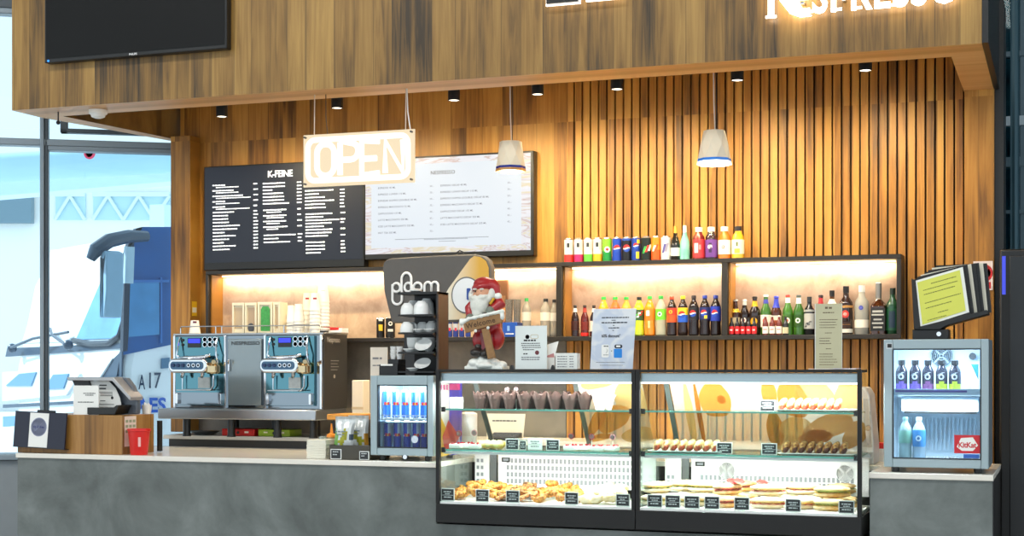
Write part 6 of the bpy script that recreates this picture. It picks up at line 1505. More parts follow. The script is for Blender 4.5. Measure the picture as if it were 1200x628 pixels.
def pick(px, py, Y, zbase, col, label):
    k = mpp(px, Y); z = zat(px, py, Y) - zbase
    t = thing('round_topper', label, 'topper', (xat(px, Y), Y, zbase), 0, 'round toppers in the pastries')
    MB().tube([(0, 0, 0), (0, 0, z)], .0015, 6).build('stick', WHITE, t)
    T = Matrix.Translation((0, -.002, z)) @ Matrix.Rotation(PI / 2, 4, 'X'); rr = 3.6 * k
    MB().lathe([(0, 0), (rr, 0), (rr, .002), (0, .002)], 20, T=T).build('disc', pm('topper_' + col.strip('#'), col, .95, var=0), t)
    m = MB(); m.lathe([(rr * .66, .002), (rr * .74, .002), (rr * .74, .0028), (rr * .66, .0028), (rr * .66, .002)], 20, T=T); m.lathe([(0, .002), (rr * .2, .002), (rr * .2, .0028), (0, .0028)], 12, T=T); m.build('emblem', pm('topper_mark', '#cdb4b0', .5, var=0), t)
pick(594.5, 456.5, 7.585, ZG1 + .0005, '#1c0c10', 'dark round topper among the muffins, nearer the can cooler'); pick(605, 456.5, 7.585, ZG1 + .0005, '#1c0c10', 'dark round topper among the muffins, second one')
def slice_cake(top):
    t = thing('cake_slice', None, None); m = MB(); m.box(-.034, .034, -.028, .028, 0, .026); m.build('sponge', CREAM, t, bevel=.006)
    rgl = random.Random(4); m = MB()
    for i in range(9): m.ell((rgl.uniform(-.026, .026), rgl.uniform(-.022, .022), .027), rgl.uniform(.005, .009), seg=8, rings=5)
    m.build('berries', top, t); return t
sc_ = slice_cake(CHERRY); fst = True
for px, Y, l in ((535, 7.52, 'cream slice with cherries nearest the can cooler'), (547, 7.56, 'cream slice with cherries, second from the can cooler'), (558, 7.52, 'cream slice with cherries beside the yellow slices'), (669, 7.52, 'cream slice with cherries, first behind the tilted tag'), (685, 7.56, 'cream slice with cherries, second behind the tilted tag'), (700, 7.52, 'cream slice with cherries, third behind the tilted tag'), (717, 7.55, 'cream slice with cherries by the black case post')):
    place(sc_, fst, (xat(px, Y), Y, ZG2 + .0005), (0, 0, random.uniform(-.2, .2)), l, 'cake', 'cherry cream slices'); fst = False
for px, py, l, c in ((538, 508, 'red ring topper nearest the can cooler', '#b8404a'), (556, 507, 'pale pink ring topper on the cherry slices', '#e0a8a8'), (669.5, 511, 'red ring topper first behind the tilted tag', '#b83a48'), (693.5, 511.5, 'red ring topper second behind the tilted tag', '#b02a3a'), (718, 512, 'pink ring topper by the black case post', '#d88a94')): pick(px, py, 7.59, ZG2 + .0005, c, l)
ys = bun(crust('custard_slice', '#f4e2a2', '#e3b95a', 18), 'custard_pastry'); fst = True
for i, px in enumerate((570, 577.5, 585)):
    place(ys, fst, (xat(px, 7.55), 7.55, ZG2 + .024), (0, 0, .6 + i * .3), ordn[i] + ' yellow custard pastry from the can cooler on the middle shelf', 'pastry', 'custard pastries'); fst = False

def tray(px0, px1, Y0, Y1, z, label, name='serving_plate'):
    x0, x1 = xat(px0, Y0), xat(px1, Y0); t = thing(name, label, 'plate', ((x0 + x1) / 2, (Y0 + Y1) / 2, z)); w, d_ = (x1 - x0) / 2, (Y1 - Y0) / 2
    m = MB(); n = 6
    o_ = rrect(-w, w, -d_, d_, .03, 5); i_ = rrect(-w * .9, w * .9, -d_ * .8, d_ * .8, .025, 5); q = len(o_)
    m.add([(a_, b_, .012) for a_, b_ in o_] + [(a_, b_, .003) for a_, b_ in i_] + [(a_, b_, .008) for a_, b_ in o_] + [(a_, b_, .0) for a_, b_ in i_],
          [(k_, (k_ + 1) % q, q + (k_ + 1) % q, q + k_) for k_ in range(q)] + [tuple(range(q, 2 * q))] + [(2 * q + k_, 3 * q + k_, 3 * q + (k_ + 1) % q, 2 * q + (k_ + 1) % q) for k_ in range(q)] + [tuple(range(4 * q - 1, 3 * q - 1, -1))] + [(k_, 2 * q + k_, 2 * q + (k_ + 1) % q, (k_ + 1) % q) for k_ in range(q)])
    m.build('plate_dish', PORC, t, angle=50); return t
tray(757, 845, 7.47, 7.72, ZG2 + .0005, 'white oblong plate of strudel slices, nearer the muffin case'); tray(910, 1000, 7.47, 7.72, ZG2 + .0005, 'white oblong plate of strudel slices, nearer the glass-door fridge'); tray(906, 1001, 7.46, 7.70, ZG1 + .0005, 'white oblong plate of braided pastries on the top shelf')
def strudel(fill, tone):
    t = thing('strudel_slice', None, None); m = MB(); m.T = Matrix.Rotation(math.radians(28), 4, 'Y')
    m.ell((0, 0, .03), (.018, .055, .034), seg=14, rings=10); m.build('pastry_crust', tone, t, angle=70)
    m = MB(); m.T = Matrix.Rotation(math.radians(28), 4, 'Y'); m.ell((.008, -.035, .022), (.014, .022, .018), seg=10, rings=6); m.build('filling', fill, t); return t
s1 = strudel(pm('fill_apple', '#8f3410', .5, var=.3, scale=40), crust('strudel_sugar', '#ecd0a0', '#b06a2a', 40)); fst = True
for i in range(8):
    px = 768 + i * 9.6; place(s1, fst, (xat(px, 7.56), 7.56, ZG2 + .0108), (0, 0, .1 * math.sin(i)), (ordn + ['tenth'])[i] + ' strudel slice from the corner on the first oblong plate', 'strudel', 'strudel slices on the first plate'); fst = False
s2 = strudel(pm('fill_poppy', '#5a2f1a', .5, var=.4, scale=50), crust('strudel_gold', '#dcae64', '#8a4a18', 45)); fst = True
for i in range(8):
    px = 918 + i * 9.6; place(s2, fst, (xat(px, 7.56), 7.56, ZG2 + .0108), (0, 0, .1 * math.sin(i * 2)), ordn[i] + ' golden strudel slice from the tag on the second oblong plate', 'strudel', 'strudel slices on the second plate'); fst = False
s3 = strudel(pm('fill_jam', '#9c2e0e', .4, var=.3, scale=40), crust('braid_gold', '#e4bd7e', '#a85c20', 40)); fst = True
for i in range(8):
    px = 914 + i * 9.2; place(s3, fst, (xat(px, 7.55), 7.55, ZG1 + .0108), (0, 0, .15 * math.sin(i * 1.3)), ordn[i] + ' braided pastry piece from the tag on the top shelf plate', 'pastry', 'braided pastries on the top plate'); fst = False
def baguette(fill1, fill2, breadm, L_=.092):
    t = thing('filled_baguette', None, None)
    for (z_, s_) in ((.016, 1), (.042, 1)):
        m = MB(); m.ell((0, 0, z_), (L_, .030, .017), seg=16, rings=12); m.v = [(x, y, z + .0015 * math.sin(x * 190)) for x, y, z in m.v]; m.build('bread_half', breadm, t, angle=70)
    m = MB(); n = 24
    for sgn, mi in ((-1, 0), (1, 0)):
        vs = []
        for i in range(n + 1):
            u = i / n * 2 - 1; wv = .033 * (1 - u * u * .9) ** .5
            vs += [(u * L_ * .94, sgn * wv + sgn * .003 * math.sin(i * 2.1), .027 + .003 * math.sin(i * 1.3)), (u * L_ * .94, 0, .030)]
        m.add(vs, [(2 * i, 2 * i + 1, 2 * i + 3, 2 * i + 2) for i in range(n)], 0)
    o = m.build('filling', fill1, t)
    m = MB(); n = 24; vs = []
    for i in range(n + 1):
        u = i / n * 2 - 1; wv = .036 * (1 - u * u * .9) ** .5
        vs += [(u * L_ * .9, -wv + .002 * math.sin(i * 3.1), .032 + .003 * math.sin(i * 2.3)), (u * L_ * .9, wv, .033)]
    m.add(vs, [(2 * i, 2 * i + 1, 2 * i + 3, 2 * i + 2) for i in range(n)], 0); m.build('filling_slices', fill2, t); return t
HAM = pm('ham', '#d4626a', .5, var=.2, scale=40); CHEESE = pm('cheese', '#ecc552', .5, var=.1); SALAD = pm('salad', '#7d9a3a', .5, var=.3, scale=40); SALAMI = pm('salami', '#b13a34', .5, var=.3, scale=60)
BRD = crust('baguette_gold', '#f0d8a2', '#d3a258', 14); BRDP = crust('baguette_pale', '#f7ecd0', '#ead3a0', 10)
defs = [(baguette(SALAD, CHEESE, BRDP), [(770, 7.56, .10), (785, 7.64, -.05), (803, 7.72, .05), (812, 7.57, .0), (826, 7.68, -.1)], 'pale baguette with cheese and salad, wrapped pile at the case corner', 'pale salad baguettes'),
        (baguette(HAM, SALAMI, BRD), [(852, 7.55, .1), (858, 7.66, -.1), (868, 7.76, .05)], 'golden baguette with pink ham behind the middle price tag', 'ham baguettes'),
        (baguette(HAM, CHEESE, BRDP), [(900, 7.56, -.05), (907, 7.66, .06), (919, 7.75, -.1), (938, 7.58, .1), (942, 7.70, 0)], 'pale baguette with thin ham line in the long middle pile', 'pale ham baguettes'),
        (baguette(CHEESE, SALAD, BRD), [(975, 7.55, -.08), (982, 7.65, .0), (985, 7.75, .06)], 'golden cheese baguette in the pile nearest the fridge', 'cheese baguettes')]
for proto, spots, l, g in defs:
    fst = True
    for lev in (0, 1):
        for i, (px, Y, a_) in enumerate(spots):
            if lev and i % 2: continue
            place(proto, fst, (xat(px, Y + .03 * lev), Y + .04 * lev, ZV1 + .001 + lev * .060), (0, 0, a_ * 3.2 + .28 + lev * .25), (('upper ' if lev else '') + l), 'baguette', g); fst = False
sl_ = None
m = MB(); m.ell((0, 0, .004), (.03, .03, .006), seg=14, rings=6); proto = m.build('salami_slice', SALAMI, None); fst = True
for px, Y, z_ in ((858, 7.62, .125), (866, 7.60, .128), (893, 7.64, .122)): place(proto, fst, (xat(px, Y), Y, ZV1 + z_), (.3, .2, 0), 'red salami slice on top of the ham baguettes' + (', nearer the fridge' if px > 880 else ''), 'salami', 'salami slices'); fst = False

# ---- printed side of the can cooler, seen through the end of the muffin case
XS_ = c1.location.x + W1
def side(px, py):
    u = (px - 600) / FPX; Y = XS_ * (CC + u * SS) / (u * CC - SS)
    return Y, max(ZC + .022, EYE + (HOR - py) * Y / (CC + u * SS) / FPX)
def sprint(name, pts, mat, off):
    m = MB(); q = [side(*p) for p in pts]; n = len(q)
    m.add([(XS_ - c1.location.x + off, y - Yc1, z - ZC) for y, z in q], [tuple(range(n))]); return m.build(name, mat, sp_, flat=True)
m = MB(); m.box(W1 + .0005, W1 + .0015, .05, .385, zs1 - ZC - .01, zat(470, 442, Yc1) - ZC); sp_ = m.build('side_print', pm('print_white', '#f2eef0', .4), c1); sp_['label'] = 'white side panel with blue, red and yellow print'
sprint('blue_print', [(526, 545), (541, 545), (541, 448), (526, 448)], pm('print_blue', '#3f46cc', .35), .002)
sprint('yellow_print', [(515, 543), (519, 543), (533, 531), (527, 512), (515, 486)], pm('print_yellow', '#f0bd1a', .35), .0025)
sprint('red_print', [(518, 512), (525, 492), (538, 512), (530, 526), (520, 526)], pm('print_red', '#d3222e', .35), .003)
sprint('pink_print', [(526, 457), (538.5, 457), (538.5, 449.5), (526, 449.5)], pm('print_pink', '#e0489a', .35), .003)
for i, px in enumerate((515.5, 519, 522.5)): sprint('pink_print', [(px, 457), (px + 2, 457), (px + 2, 451), (px, 451)], pm('print_pink', '#e0489a', .35), .0025)
# things on the back counter behind the muffin case
t = thing('paper_notice', 'cream notice with one printed line standing behind the muffin case', 'notice', (xat(592, 8.62), 8.62, ZL + .0005)); k = mpp(592, 8.62)
m = MB(); m.prism([(-23 * k, 0), (22 * k, 0), (25 * k, 30 * k), (-24 * k, 30 * k)], 0, .004, 'y'); m.build('card', pm('cream_card', '#efe6d2', .6), t); m = MB(); word_bars(m, -16 * k, 21 * k, 30 * k, 1.6 * k, -.0006, 0, rg); m.build('lettering', INK, t, flat=True)
t = thing('card_reader', 'black keypad lying behind the muffin case', 'keypad', (xat(592, 8.52), 8.52, ZL + .0005)); m = MB(); m.prism([(-.05, 0), (.05, 0), (.05, .045), (-.05, .015)], -.09, .09, 'x'); m.build('casing', DARK, t, bevel=.004)
m = MB()
for i in range(5):
    for j in range(3): m.box(-.075 + i * .032, -.05 + i * .032, -.035 + j * .027, -.016 + j * .027, .02 + j * .008, .026 + j * .008)
m.build('keys', pm('key_grey', '#6a6c70', .5), t)
t = thing('paper_stack', 'loose white papers on the back counter behind the muffin case', 'papers', (xat(628, 8.54), 8.54, ZL + .0005))
for i in range(4): m = MB(); m.box(-.10, .10, -.06, .06, .003 * i, .003 * i + .002, 0, Matrix.Rotation(.12 * i - .15, 4, 'Z')); m.build('sheet', PAPER, t)
t = thing('white_canister', 'white canister behind the cherry slices at the end of the muffin case', 'canister', (xat(549, 8.05), 8.05, ZC + .0005)); MB().lathe([(.045, 0), (.05, .01), (.05, .22), (.045, .235), (0, .235)], 24).build('canister_wall', WHITE, t); MB().lathe([(.051, .222), (.051, .24), (.03, .25), (0, .25)], 24).build('lid', CREAM, t)
t = thing('kitchen_appliance', 'white kitchen appliance with sloping side beside the sandwich case', 'appliance', (xat(1008, 8.15), 8.15, ZC + .0005)); k = mpp(1008, 8.15)
m = MB(); m.prism([(-.28, 0), (.085, 0), (.085, .10), (.062, .36), (.04, .40), (-.28, .40)], -.12, .12, 'y'); m.build('housing', pm('appliance_white', '#e9e8e4', .3), t, bevel=.008)
MB().box(.03, .065, -.13, -.12, .1, .34).build('panel', pm('appliance_grey', '#c9cbca', .35), t); MB().lathe([(0, 0), (.016, 0), (.014, .02), (0, .02)], 16, T=Matrix.Translation((.055, -.12, .19)) @ Matrix.Rotation(PI / 2, 4, 'X')).build('dial', CHROME, t); MB().box(.05, .066, -.128, -.12, .26, .275).build('switch', BLACK, t)
t = thing('small_carton', 'small red and white carton on the back counter beside the appliance', 'carton', (xat(1030, 8.3), 8.3, ZC + .0005)); m = MB(); m.box(-.05, .05, 0, .08, 0, .07, 0); m.box(-.05, .05, 0, .08, .07, .10, 1); m.build('carton_box', [WHITE, RED], t)

# ================================================================== ON TOP OF THE CASES
ZTOP = ZVT + .0005; Yn = 7.50
def sheet_stand(name, label, cat, px0, px1, py0, py1, Y, mat, lean=.02, skew=0.0):
    x0, x1 = xat(px0, Y), xat(px1, Y); pc = (px0 + px1) / 2; h = (py1 - py0) * mpp(pc, Y); w = (x1 - x0) / 2
    t = thing(name, label, cat, ((x0 + x1) / 2, Y, ZTOP)); sk = skew * h
    m = MB(); m.prism([(-w, .001), (w, .001), (w + sk, h), (-w + sk, h)], -.002, .002, 'y'); m.build('sheet', mat, t)
    m = MB(); m.box(-w, w, .002, .06, 0, .003); m.build('foot', ACRYL, t); return t, w, h, mpp(pc, Y)
t, w, h, k = sheet_stand('notice_stand', 'white printed notice in a clear stand beside the santa figurine', 'notice', 604, 641, 380.5, 431.5, Yn, pm('notice_grey', '#dfe6e4', .35, var=.03))
m = MB(); ym = -.0026
m.lathe([(2.0 * k, 0), (2.6 * k, 0), (2.6 * k, .0005), (2.0 * k, .0005), (2 * k, 0)], 16, T=Matrix.Translation((-4.5 * k, ym + .0003, 38 * k)) @ Matrix.Rotation(PI / 2, 4, 'X'))
m.tube([(q[0], ym, q[1]) for q in rrect(-.5 * k, 9 * k, 36 * k, 40.5 * k, .009, 4)], .0012, 4, 1, close=True)
for z_, a_, b_, hh in ((33, -9, 6, 2.0), (30, -12, 11, .9), (27.5, -12, 12, .9), (25.2, -11, 12, .9), (22.5, -10, 4, .9), (17.5, -9.5, -3.5, 1.4)): word_bars(m, a_ * k, z_ * k, (b_ - a_) * k, hh * k, ym, 0, rg)
word_bars(m, -12 * k, 13.5 * k, 23 * k, 1.2 * k, ym, 2, rg); word_bars(m, -12 * k, 11 * k, 23 * k, 1.2 * k, ym, 2, rg)
m.lathe([(0, 0), (2.6 * k, 0), (2.6 * k, .0005), (0, .0005)], 16, mi=3, T=Matrix.Translation((7.5 * k, ym + .0003, 19.5 * k)) @ Matrix.Rotation(PI / 2, 4, 'X'))
m.build('lettering', [INK, pm('sand_print', '#c9b990', .5, var=0), INK_G, pm('maroon_print', '#6a2a30', .5, var=0)], t, flat=True)
# folded leaflet and small price board
Y = 7.53; t = thing('folded_leaflet', 'white and pink folded leaflet leaning beside the clear notice stand', 'leaflet', (xat(646, Y), Y, ZTOP)); k = mpp(646, Y)
m = MB(); m.prism([(-6 * k, 0), (4 * k, 0), (4 * k, 14 * k), (9 * k, 33 * k), (-5 * k, 29 * k)], 0, .003, 'y', 0); m.prism([(-6 * k, 14 * k), (4 * k, 14 * k), (3 * k, 19 * k), (-5 * k, 16 * k)], -.001, 0, 'y', 1); m.build('leaflet', [PAPER, pm('leaflet_pink', '#c98a8a', .5)], t)
t, w, h, k = sheet_stand('price_board', 'small white price list block on the muffin case', 'price list', 651, 676.5, 412, 431, 7.47, pm('board_grey', '#e4e6e2', .4, var=.02))
m = MB()
for i in range(5): word_bars(m, -11 * k, (14.5 - i * 3) * k, 12 * k, 1.1 * k, -.0026, 0, rg); word_bars(m, 4 * k, (14.5 - i * 3) * k, 5 * k, 1.1 * k, -.0026, 0, rg)
m.build('lettering', INK_G, t, flat=True)
MB().box(-w, w, .0025, .05, .0035, h - .001).build('block', WHITE, t)
for px, nm in ((600, 'between the santa and the clear notice stand'), (648, 'before the folded leaflet')):
    t = thing('small_clip', 'tiny dark clip on the case edge ' + nm, 'clip', (xat(px, 7.43), 7.43, ZTOP)); k = mpp(px, 7.43); m = MB(); m.prism([(-2.5 * k, 0), (2.5 * k, 0), (.8 * k, 5 * k), (-.8 * k, 5 * k)], -.008, .008, 'y'); m.build('clip', DARK, t)
def discount_paper():
    m = bpy.data.materials.new('discount_paper'); m.use_nodes = True; nt = m.node_tree; N = nt.nodes; L = nt.links; b = N['Principled BSDF']; b.inputs['Roughness'].default_value = .35
    tc = N.new('ShaderNodeTexCoord'); no = N.new('ShaderNodeTexNoise'); no.inputs['Scale'].default_value = 9; no.inputs['Distortion'].default_value = 1.2; L.new(tc.outputs['Object'], no.inputs['Vector'])
    cr = N.new('ShaderNodeValToRGB'); cr.color_ramp.elements[0].position = .42; cr.color_ramp.elements[0].color = rgb('#c3cdde'); cr.color_ramp.elements[1].position = .58; cr.color_ramp.elements[1].color = rgb('#dde1e6'); L.new(no.outputs['Fac'], cr.inputs[0]); L.new(cr.outputs[0], b.inputs['Base Color']); return m
t, w, h, k = sheet_stand('discount_notice', 'blue-grey discount notice in a clear stand where the two cases meet', 'notice', 691.5, 741.5, 360.5, 431.5, 7.52, discount_paper(), skew=.06)
m = MB(); ym = -.0026
def lx(v, z_): return v * k + .06 * z_ * k
for z_, a_, b_, hh in ((60, -15, 18, 1.3), (57, -3, 2, .9), (54, -15, 17, 1.5), (51, -1, 1.5, .9), (48, -6, 7, 1.2), (45, -1, 1, .9)): word_bars(m, lx(a_, z_), z_ * k, (b_ - a_) * k, hh * k, ym, 0, rg)
m.text('60% discount*', 5.0 * k, (lx(-14, 38), ym, 37.5 * k), 0, 'LEFT', 1.0, .03, sx=.80)
for z_, a_, b_ in ((8, -19, 16), (4.5, -14, 14)): word_bars(m, lx(a_, z_), z_ * k, (b_ - a_) * k, .6 * k, ym, 1, rg)
m.prism(rrect(lx(-13, 20), lx(-4, 20), 14 * k, 29 * k, 1.5 * k, 3), ym, -.002, 'y', 2)
word_bars(m, lx(-10.5, 26), 26.6 * k, 5.5 * k, 1.2 * k, ym - .0006, 0, rg); m.tube([(lx(-7.5, 22), ym - .0008, 19 * k), (lx(-5.5, 22), ym - .0008, 22 * k), (lx(-7, 22), ym - .0008, 24 * k)], .0008, 4, 1); word_bars(m, lx(-10.5, 17), 16.5 * k, 6 * k, .8 * k, ym - .0006, 1, rg)
m.box(lx(-1.5, 21), lx(-.3, 21), ym, -.002, 21 * k, 22 * k, 0)
m.prism(rrect(lx(2, 20), lx(12, 20), 13.5 * k, 24 * k, 1 * k, 3), ym, -.002, 'y', 3); m.prism(rrect(lx(2.4, 26), lx(12, 26), 24.5 * k, 29 * k, 2 * k, 3), ym, -.002, 'y', 0); m.box(lx(4.5, 27), lx(9.5, 27), ym - .0006, ym, 26 * k, 28 * k, 2)
m.build('lettering', [pm('notice_navy', '#272c3a', .5, var=0), INK_G, PAPER, pm('notice_blue', '#1f86dc', .5, var=0)], t, flat=True)
t, w, h, k = sheet_stand('tall_menu', 'tall narrow olive-beige drinks menu on top of the sandwich case', 'menu', 955, 987, 353.5, 430.5, 7.53, pm('menu_sand', '#bdb998', .4, var=.12, scale=6))
m = MB(); m.box(-w, -w + .004, -.003, .003, 0, h, 1); m.box(w - .002, w, -.003, .003, 0, h, 1); word_bars(m, -4 * k, 71 * k, 8 * k, 2.4 * k, -.0026, 0, rg); word_bars(m, -6.5 * k, 66 * k, 13 * k, 1.2 * k, -.0026, 0, rg)
z_ = 61
for wv in (21, 19, 20, 18, 0, 8, 0, 13, 12, 14, 0, 6, 0, 16, 15, 20, 21, 17):
    z_ -= 3.1
    if wv: word_bars(m, -10.5 * k if wv > 8 else -wv / 2 * k, z_ * k, wv * k, .8 * k, -.0026, 0, rg)
m.build('lettering', [pm('menu_brown', '#6a5a44', .5, var=0), pm('menu_edge', '#d9dcd6', .4)], t, flat=True)
t = thing('paper_sheet', 'white papers lying flat at the end of the sandwich case top', 'papers', (xat(975, 7.47), 7.50, ZTOP - .0001 + .0005)); m = MB(); m.box(-.11, .115, -.05, .0, .0, .003); m.build('sheet', PAPER, t); m = MB(); m.box(.0, .13, -.06, -.02, .0031, .005, 0, Matrix.Rotation(.15, 4, 'Z')); m.build('sheet', pm('lilac_paper', '#d6d4e6', .5), t)

# ================================================================== SANTA FIGURINE
Y = 7.52; k = mpp(570, Y); sa = thing('santa_figurine', 'painted santa figurine with a wooden welcome sign on top of the muffin case', 'figurine', (xat(570, Y), Y, ZTOP))
def S(px, py): return ((px - 570) * k, (432.5 - py) * k)
def E(m, px, py, y, rx, ry, rz, mi=0, R=None): X_, Z_ = S(px, py); m.ell((X_, y, Z_), (rx * k, ry * k, rz * k), mi, 18, 10, R)
def remesh(o, v, sm=4):
    r_ = o.modifiers.new('skin', 'REMESH'); r_.mode = 'VOXEL'; r_.voxel_size = v; r_.use_smooth_shade = True
    s_ = o.modifiers.new('soft', 'SMOOTH'); s_.iterations = sm; s_.factor = .5; return o
COAT = pm('santa_red', '#a01019', .35, var=.12, scale=20, coat=.3); COATD = pm('santa_wine', '#7c1420', .35, var=.15, scale=25, coat=.3)
SNOW = pm('ceramic_snow', '#e9ece6', .4, var=.06, scale=40, bump=.3); SKIN = pm('santa_skin', '#d29a78', .4, var=.08); BOOT = pm('santa_boot', '#2a2422', .3)
m = MB()
E(m, 571, 362, .012, 15, 12, 17); E(m, 571, 380, .012, 16, 12, 16); E(m, 562, 398, .004, 9.5, 10, 13); E(m, 582, 396, .008, 9.5, 10, 14); E(m, 571, 390, .012, 15, 11, 14)
m.tube([(S(559, 352)[0], .0, S(559, 352)[1]), (S(551, 362)[0], -.02, S(551, 362)[1]), (S(554, 371)[0], -.05, S(554, 371)[1])], [7 * k, 7 * k, 5 * k], 12)
m.tube([(S(582, 350)[0], .0, S(582, 350)[1]), (S(589, 357)[0], -.02, S(589, 357)[1]), (S(581, 364)[0], -.055, S(581, 364)[1])], [7 * k, 7 * k, 5 * k], 12)
remesh(m.build('coat', COAT, sa), .006)
m = MB()
m.tube([(S(554, 360)[0], -.035, S(554, 360)[1]), (S(558, 366)[0], -.052, S(558, 366)[1])], 1.4 * k, 8, 0); m.tube([(S(583, 350)[0], -.042, S(583, 350)[1]), (S(579, 357)[0], -.055, S(579, 357)[1])], 1.6 * k, 8, 0)
m.build('gold_trim', pm('santa_gold', '#d3a62c', .3, metal=.3), sa)
m = MB(); m.prism([(S(a, b)[0], S(a, b)[1]) for a, b in ((566, 390), (574, 390), (577, 410), (568, 410))], -.044, -.02, 'y'); m.build('coat_lining', COATD, sa)
m = MB(); E(m, 561, 413, -.025, 8.5, 12, 6); E(m, 573, 414.5, -.034, 7, 11, 6); E(m, 562, 406, -.01, 6, 7, 6); E(m, 573, 406, -.014, 6, 7, 7); remesh(m.build('boots', BOOT, sa), .005)
m = MB(); E(m, 567, 344, -.015, 11, 11, 11.5); E(m, 564.5, 345, -.062, 2.6, 3.4, 2.6); E(m, 560, 346.5, -.05, 3.4, 3, 2.6); E(m, 570.5, 345.5, -.05, 3.4, 3, 2.6); remesh(m.build('face', SKIN, sa), .0045, 2)
m = MB()
for px in (561, 568.5): E(m, px, 341.7, -.058, 1.1, 1.0, 1.2)
m.build('eyes', BOOT, sa)
m = MB(); E(m, 565, 357, -.045, 11.5, 8, 13); E(m, 566, 351, -.04, 13.5, 8, 8); E(m, 563, 366, -.048, 7, 6, 8); E(m, 560, 349.5, -.064, 5.5, 3.5, 2.6, 0, rotm(0, .35, 0)); E(m, 570.5, 349, -.064, 6, 3.5, 2.8, 0, rotm(0, -.35, 0)); E(m, 553.5, 347, -.02, 4, 6, 8); E(m, 579.5, 345, -.02, 5, 7, 8)
for px in (560.5, 569): E(m, px, 339.2, -.058, 3.2, 2, 1.3)
remesh(m.build('beard', pm('beard_white', '#dadbd2', .45, var=.08, scale=50, bump=.5), sa), .0045, 2)
m = MB(); E(m, 567, 336, -.004, 14.5, 14, 6.5, 0, rotm(0, -.16, 0)); E(m, 567, 333, .002, 13, 12.5, 9); E(m, 574, 334.5, .0, 11, 10, 8); m.tube([(S(576, 333)[0], 0, S(576, 333)[1]), (S(583, 338)[0], -.01, S(583, 338)[1]), (S(586, 345)[0], -.02, S(586, 345)[1])], [8 * k, 6 * k, 4 * k], 12); remesh(m.build('hat', COAT, sa), .005)
m = MB(); E(m, 586.5, 347.5, -.024, 4.6, 4.4, 4.4); m.build('pompom', SNOW, sa)
m = MB(); E(m, 555, 371.5, -.062, 4.6, 5, 4.2); E(m, 580.5, 363.5, -.066, 5.2, 5, 4.2, 0, rotm(0, .4, 0))
for i in range(3): E(m, 551.5 + i * 2.6, 373.8, -.078, 1.5, 3, 2.4)
for i in range(3): E(m, 578 + i * 2.8, 366.5 - i * .4, -.082, 1.5, 3, 2.4)
remesh(m.build('mittens', pm('mitten_grey', '#6d756a', .4, var=.1), sa), .004, 2)
WD_ = pm('figurine_wood', '#8f6a40', .5, var=.3, scale=35, bump=.4)
m = MB(); m.prism([S(a, b) for a, b in ((548, 376.5), (595.5, 366.5), (597, 378.5), (551.5, 390.5))], -.092, -.076, 'y'); m.build('sign_board', WD_, sa, bevel=.003)
m = MB(); m.prism([S(a, b) for a, b in ((571, 386), (579.5, 384), (588.5, 419), (579, 421))], -.088, -.074, 'y'); m.build('sign_post', WD_, sa, bevel=.003)
ang = math.atan2(S(0, 366.5)[1] - S(0, 376.5)[1], (595.5 - 548) * k); q = S(553, 385.5)
m = MB(); m.text('Welcome', 8.6 * k, (0, 0, 0), 0, 'LEFT', 1.1, .02, T=Matrix.Translation((q[0], -.0928, q[1])) @ Matrix.Rotation(-ang, 4, 'Y')); m.build('lettering', pm('burnt_letters', '#4d3218', .6, var=0), sa, flat=True)
m = MB()
for i in range(13): f = i / 12; E(m, 546.5 + f * 50, 376 - f * 10.5, -.084, 3.2 + .8 * math.sin(i * 2.1), 4.2, 2.5 + .6 * math.cos(i * 3))
E(m, 547, 378, -.088, 3.4, 4, 3.6); E(m, 597, 371, -.086, 2.6, 3.4, 5); E(m, 564.5, 388, -.094, 2.2, 2, 2.2); E(m, 580, 384.6, -.094, 2.2, 2, 2.2); E(m, 551, 377, -.094, 2, 2, 2)
remesh(m.build('sign_snow', SNOW, sa), .0045, 2)
m = MB()
rgs = random.Random(5)
for i in range(22): a_ = rgs.uniform(0, 6.28); r_ = rgs.uniform(0, 1); E(m, 570 + 22 * r_ * math.cos(a_), 429 - 6 * (1 - r_) - rgs.uniform(0, 3), -.01 + .05 * r_ * math.sin(a_), rgs.uniform(5, 8), 8, rgs.uniform(3.5, 6))
m.box(S(547, 0)[0], S(595, 0)[0], -.06, .05, 0, 4 * k)
remesh(m.build('snow_base', SNOW, sa), .005, 2)

# ================================================================== GLASS-DOOR FRIDGE (right) AND WHAT STANDS ON IT
Yc2 = 7.50; zt2 = zat(1099, 397.5, Yc2); zb2 = zat(1099, 548.5, Yc2)
c2, W2, a, b, c, d = cooler('glass_door_fridge', 'grey glass-door tabletop fridge at the right end of the counter', 1035.5, 1158.5, 397, 549, Yc2, zt2, zb2, .42, 1046, 1149.5, 409, 538)
X0 = c2.location.x
def fx(px, Y): return xat(px, Y) - X0
def fz(px, py, Y): return zat(px, py, Y) - ZC
Yi = Yc2 + .12
zsh = zat(1090, 458.5, Yi)
m = MB(); m.box(.03, W2 - .03, .05, .36, zsh - ZC - .014, zsh - ZC - .004, 0); m.box(.03, W2 - .03, .046, .05, zsh - ZC - .018, zsh - ZC + .012, 0); m.build('shelf', pm('shelf_iceblue', '#cfe3f2', .3), c2)
m = MB(); m.box(.05, W2 - .10, .0445, .0455, zsh - ZC - .004, zsh - ZC + .006); m.build('shelf_strip', pm('strip_violet', '#6a58a8', .4), c2)
Ye = Yc2 + .16
m = MB(); m.box(fx(1057, Ye), fx(1147, Ye), .14, .37, fz(1100, 482, Ye), fz(1100, 465, Ye), 0); m.box(fx(1060, Ye), fx(1145, Ye), .137, .14, fz(1100, 484.5, Ye), fz(1100, 482, Ye), 1)
for i in range(26): m.box(fx(1060 + i * 3.3, Ye), fx(1061.5 + i * 3.3, Ye), .1375, .1399, fz(1100, 480, Ye), fz(1100, 473, Ye), 2)
